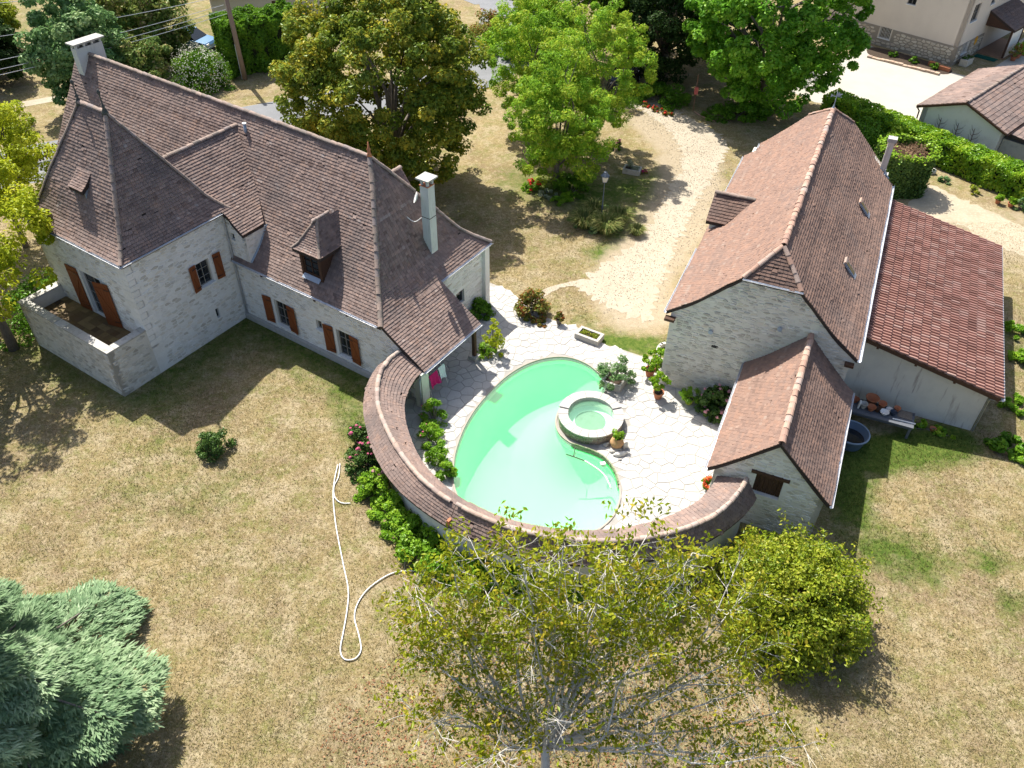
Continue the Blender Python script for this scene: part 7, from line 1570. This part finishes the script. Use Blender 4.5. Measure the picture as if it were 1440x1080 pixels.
# pots along the laurel hedge
for k, (x, y, lb) in enumerate(((30.0, 45.0, 'small terracotta pot nearest the boulders by the laurel hedge'), (30.6, 44.6, 'terracotta pot with a seedling by the laurel hedge'), (31.9, 42.8, 'terracotta pot with trailing leaves by the laurel hedge'), (32.6, 41.8, 'low terracotta bowl by the laurel hedge'), (33.1, 41.3, 'widest terracotta pot at the right end of the laurel hedge'))):
    potted('hedge_pot', lb, x - .9, y - .7, .17 + .03 * (k % 3), .25, G['fresh'], seed=20 + k, ph=.35, pr=.25, nl=240, group='pots along the laurel hedge', z=.0)
for k, (x, y, h, lb) in enumerate(((28.2, 45.6, .8, 'yellowish young plant at the foot of the laurel hedge'), (30.1, 43.6, .9, 'pale leafy plant among the hedge pots'), (31.0, 42.8, 1.3, 'tall spindly pale plant among the hedge pots'), (26.9, 46.9, .5, 'small grey leafed plant by the hedge boulders'))):
    bush('hedge_plant', lb, x, y, h, .38, G['grey'] if k else G['bushy'], 380, 12, (.18, .06), 190 + k, 'plant', 'young plants at the laurel hedge foot')
# neighbour's porch plants and planters
for k, (x, y, lb) in enumerate(((5.0, -2.9, 'red leaved potted plant at the porch entrance'), (5.9, -2.9, 'bright green potted plant by the porch parapet'), (6.9, -3.0, 'bluish potted plant by the porch parapet'), (7.9, -3.1, 'leafy potted plant at the right of the porch'))):
    potted('porch_pot', lb, *nloc(x, y), .26, .35, [G['autumn'], G['fresh'], G['grey'], G['bushy']][k], seed=30 + k, ph=.8, pr=.5, nl=420, group='pots before the neighbour porch', z=.012)
pl = empty('stone_flower_box', (*nloc(1.2, -.65), .012), NTH, 'pale stone flower box under the neighbour house window', 'planter'); MB().box(-.6, -.3, 0, .6, .3, .5).build('box', base_m, pl)
rng = np.random.default_rng(44); P, N, ci, _ = crown_cloud(rng, np.stack([rng.uniform(-.5, .5, 10), rng.uniform(-.2, .2, 10), np.full(10, .56)], 1), np.full(10, .14), 26, .5); leaves('foliage', P, N, .13, .09, rng.random(len(P)), G['ivy'], pl)
for k, (x, y, lb) in enumerate(((31.0, 68.6, 'green clump farthest left in the neighbour flower bed'), (32.2, 67.2, 'middle clump with pale flowers in the neighbour flower bed'), (33.4, 66.0, 'clump beside the orange boxes in the neighbour flower bed'))):
    bush('bed_plant', lb, x, y, .55, .42, G['hedge'], 420, 12, (.15, .1), 210 + k, 'plant', 'plants in the neighbour flower bed')
for k, (x, y) in enumerate(((33.6, 66.5), (34.1, 65.6))): 
    o = MB().box(-.42, -.15, 0, .42, .15, .3).build('terracotta_box', clay); o.location = (x, y, .016); o.rotation_euler = (0, 0, NTH - math.pi / 2 * 1); tag(o, ['long terracotta box against the stone base, farther from the corner', 'long terracotta box nearest the neighbour house corner'][k], 'planter', 'terracotta boxes in the flower bed')
# ------------------------------------------------------------------ utility pole, wires, roofs and fences at the top left
pole = empty('utility_pole', (-20.66, 61.78, 0), 0, 'tall weathered wooden utility pole beside the road', 'utility pole')
pt = np.array([-.35, .4, 8.2]); MB().tube([(0, 0, -.1), pt * .5, pt], [.19, .17, .14], 10).build('pole', pmat('weathered_pole', [(.30, .22, .17)], None, [(5, (.18, .12, .09), .5, .7, .7, (4, 4, .4))], .95, (25, .5)), pole, True)
MB().tube([(-.20, -.02, .05), (-.24, .06, 2.6)], .055, 6).build('cable_guard', MT['zinc'], pole); MB().box(-.9, .35, 7.6, .3, .45, 7.72).build('cross_arm', MT['wood_grey'], pole)
wires = [((-21.4, 62.1, 7.55), (-60, 49, 8.0), .5), ((-21.3, 62.1, 7.1), (-60, 48, 7.5), .6), ((-21.2, 62.1, 5.9), (-52, 49.5, 5.2), .8), ((-21.2, 62.1, 5.3), (-50, 44.5, 4.3), .8), ((-21.1, 62.1, 5.0), (-46, 44.5, 4.1), .7), ((-21.1, 62.1, 4.7), (-46, 43.8, 3.9), .7)]
names_ = ['uppermost overhead cable running left from the utility pole', 'overhead cable just below the uppermost one', 'overhead cable passing behind the wide left chimney', 'overhead cable crossing low above the manor ridge', 'overhead cable between two close parallel ones', 'lowest overhead cable of the bundle at the pole']
for (a, b, sag), lb in zip(wires, names_):
    a, b = np.array(a), np.array(b); t = np.linspace(0, 1, 17); P = a + (b - a) * t[:, None]; P[:, 2] -= sag * 4 * t * (1 - t)
    tag(MB().tube(list(P), .016, 4).build('overhead_cable', MT['zinc']), lb, 'cable', 'overhead cables at the utility pole')
def far_house(label, x, y, rz, L, W, h, rh, wall, tile, seed=0):
    root = empty('far_house', (x, y, 0), rz, label, 'house'); MB().box(-L / 2, -W / 2, 0, L / 2, W / 2, h).build('walls', wall, root); dk = MB(); t_ = []
    slope([[(-L / 2 - .3, -W / 2 - .4, h), (L / 2 + .3, -W / 2 - .4, h)], [(-L / 2 - .3, 0, h + rh), (L / 2 + .3, 0, h + rh)]], store=t_, dk=dk, fin=1, exp=.3, tw=.24); slope([[(L / 2 + .3, W / 2 + .4, h), (-L / 2 - .3, W / 2 + .4, h)], [(L / 2 + .3, 0, h + rh), (-L / 2 - .3, 0, h + rh)]], store=t_, dk=dk, fin=1, exp=.3, tw=.24)
    r = dk.build('roof', MT['deck'], root); arr_tiles('roof_tiles', t_, tile, r); ridge_tiles([(-L / 2 - .3, 0, h + rh + .02), (L / 2 + .3, 0, h + rh + .02)], r, MT['ridge_red'], seed=seed)
    MB().box(-.5, -W / 2 - .02, .02, .5, -W / 2 + .02, 2.0).build('door', MT['wood_dark'], root); return root
pink_t = pmat('pink_roman_tile', [(.42, .25, .2), (.52, .34, .28), (.56, .40, .34)], 'rnd', [(2, (.35, .22, .18), .5, .7, .6)], .9)
far_house('house corner with pale pink tiled roof above the roadside hedge', -22.0, 78.0, math.radians(20), 11, 8, 2.8, 2.2, MT['render_cream'], pink_t, 5)
far_house('low shed with pink tiles among shrubs at the top left', -45.5, 65.5, math.radians(-12), 9, 5, 1.6, 1.0, MT['render_cream'], pink_t, 6)
fe = empty('picket_fence', (-29.0, 48.6, 0), math.radians(30), 'short brown picket fence beside the manor gable', 'fence')
for i in range(26): MB().box(-2.6 + i * .2, -.012, .05, -2.6 + i * .2 + .11, .012, .95 + .05 * (i % 2)).build('picket', MT['wood_dark'], fe)
for z in (.25, .75): MB().box(-2.6, .014, z, 2.6, .05, z + .07).build('rail', MT['wood_dark'], fe)
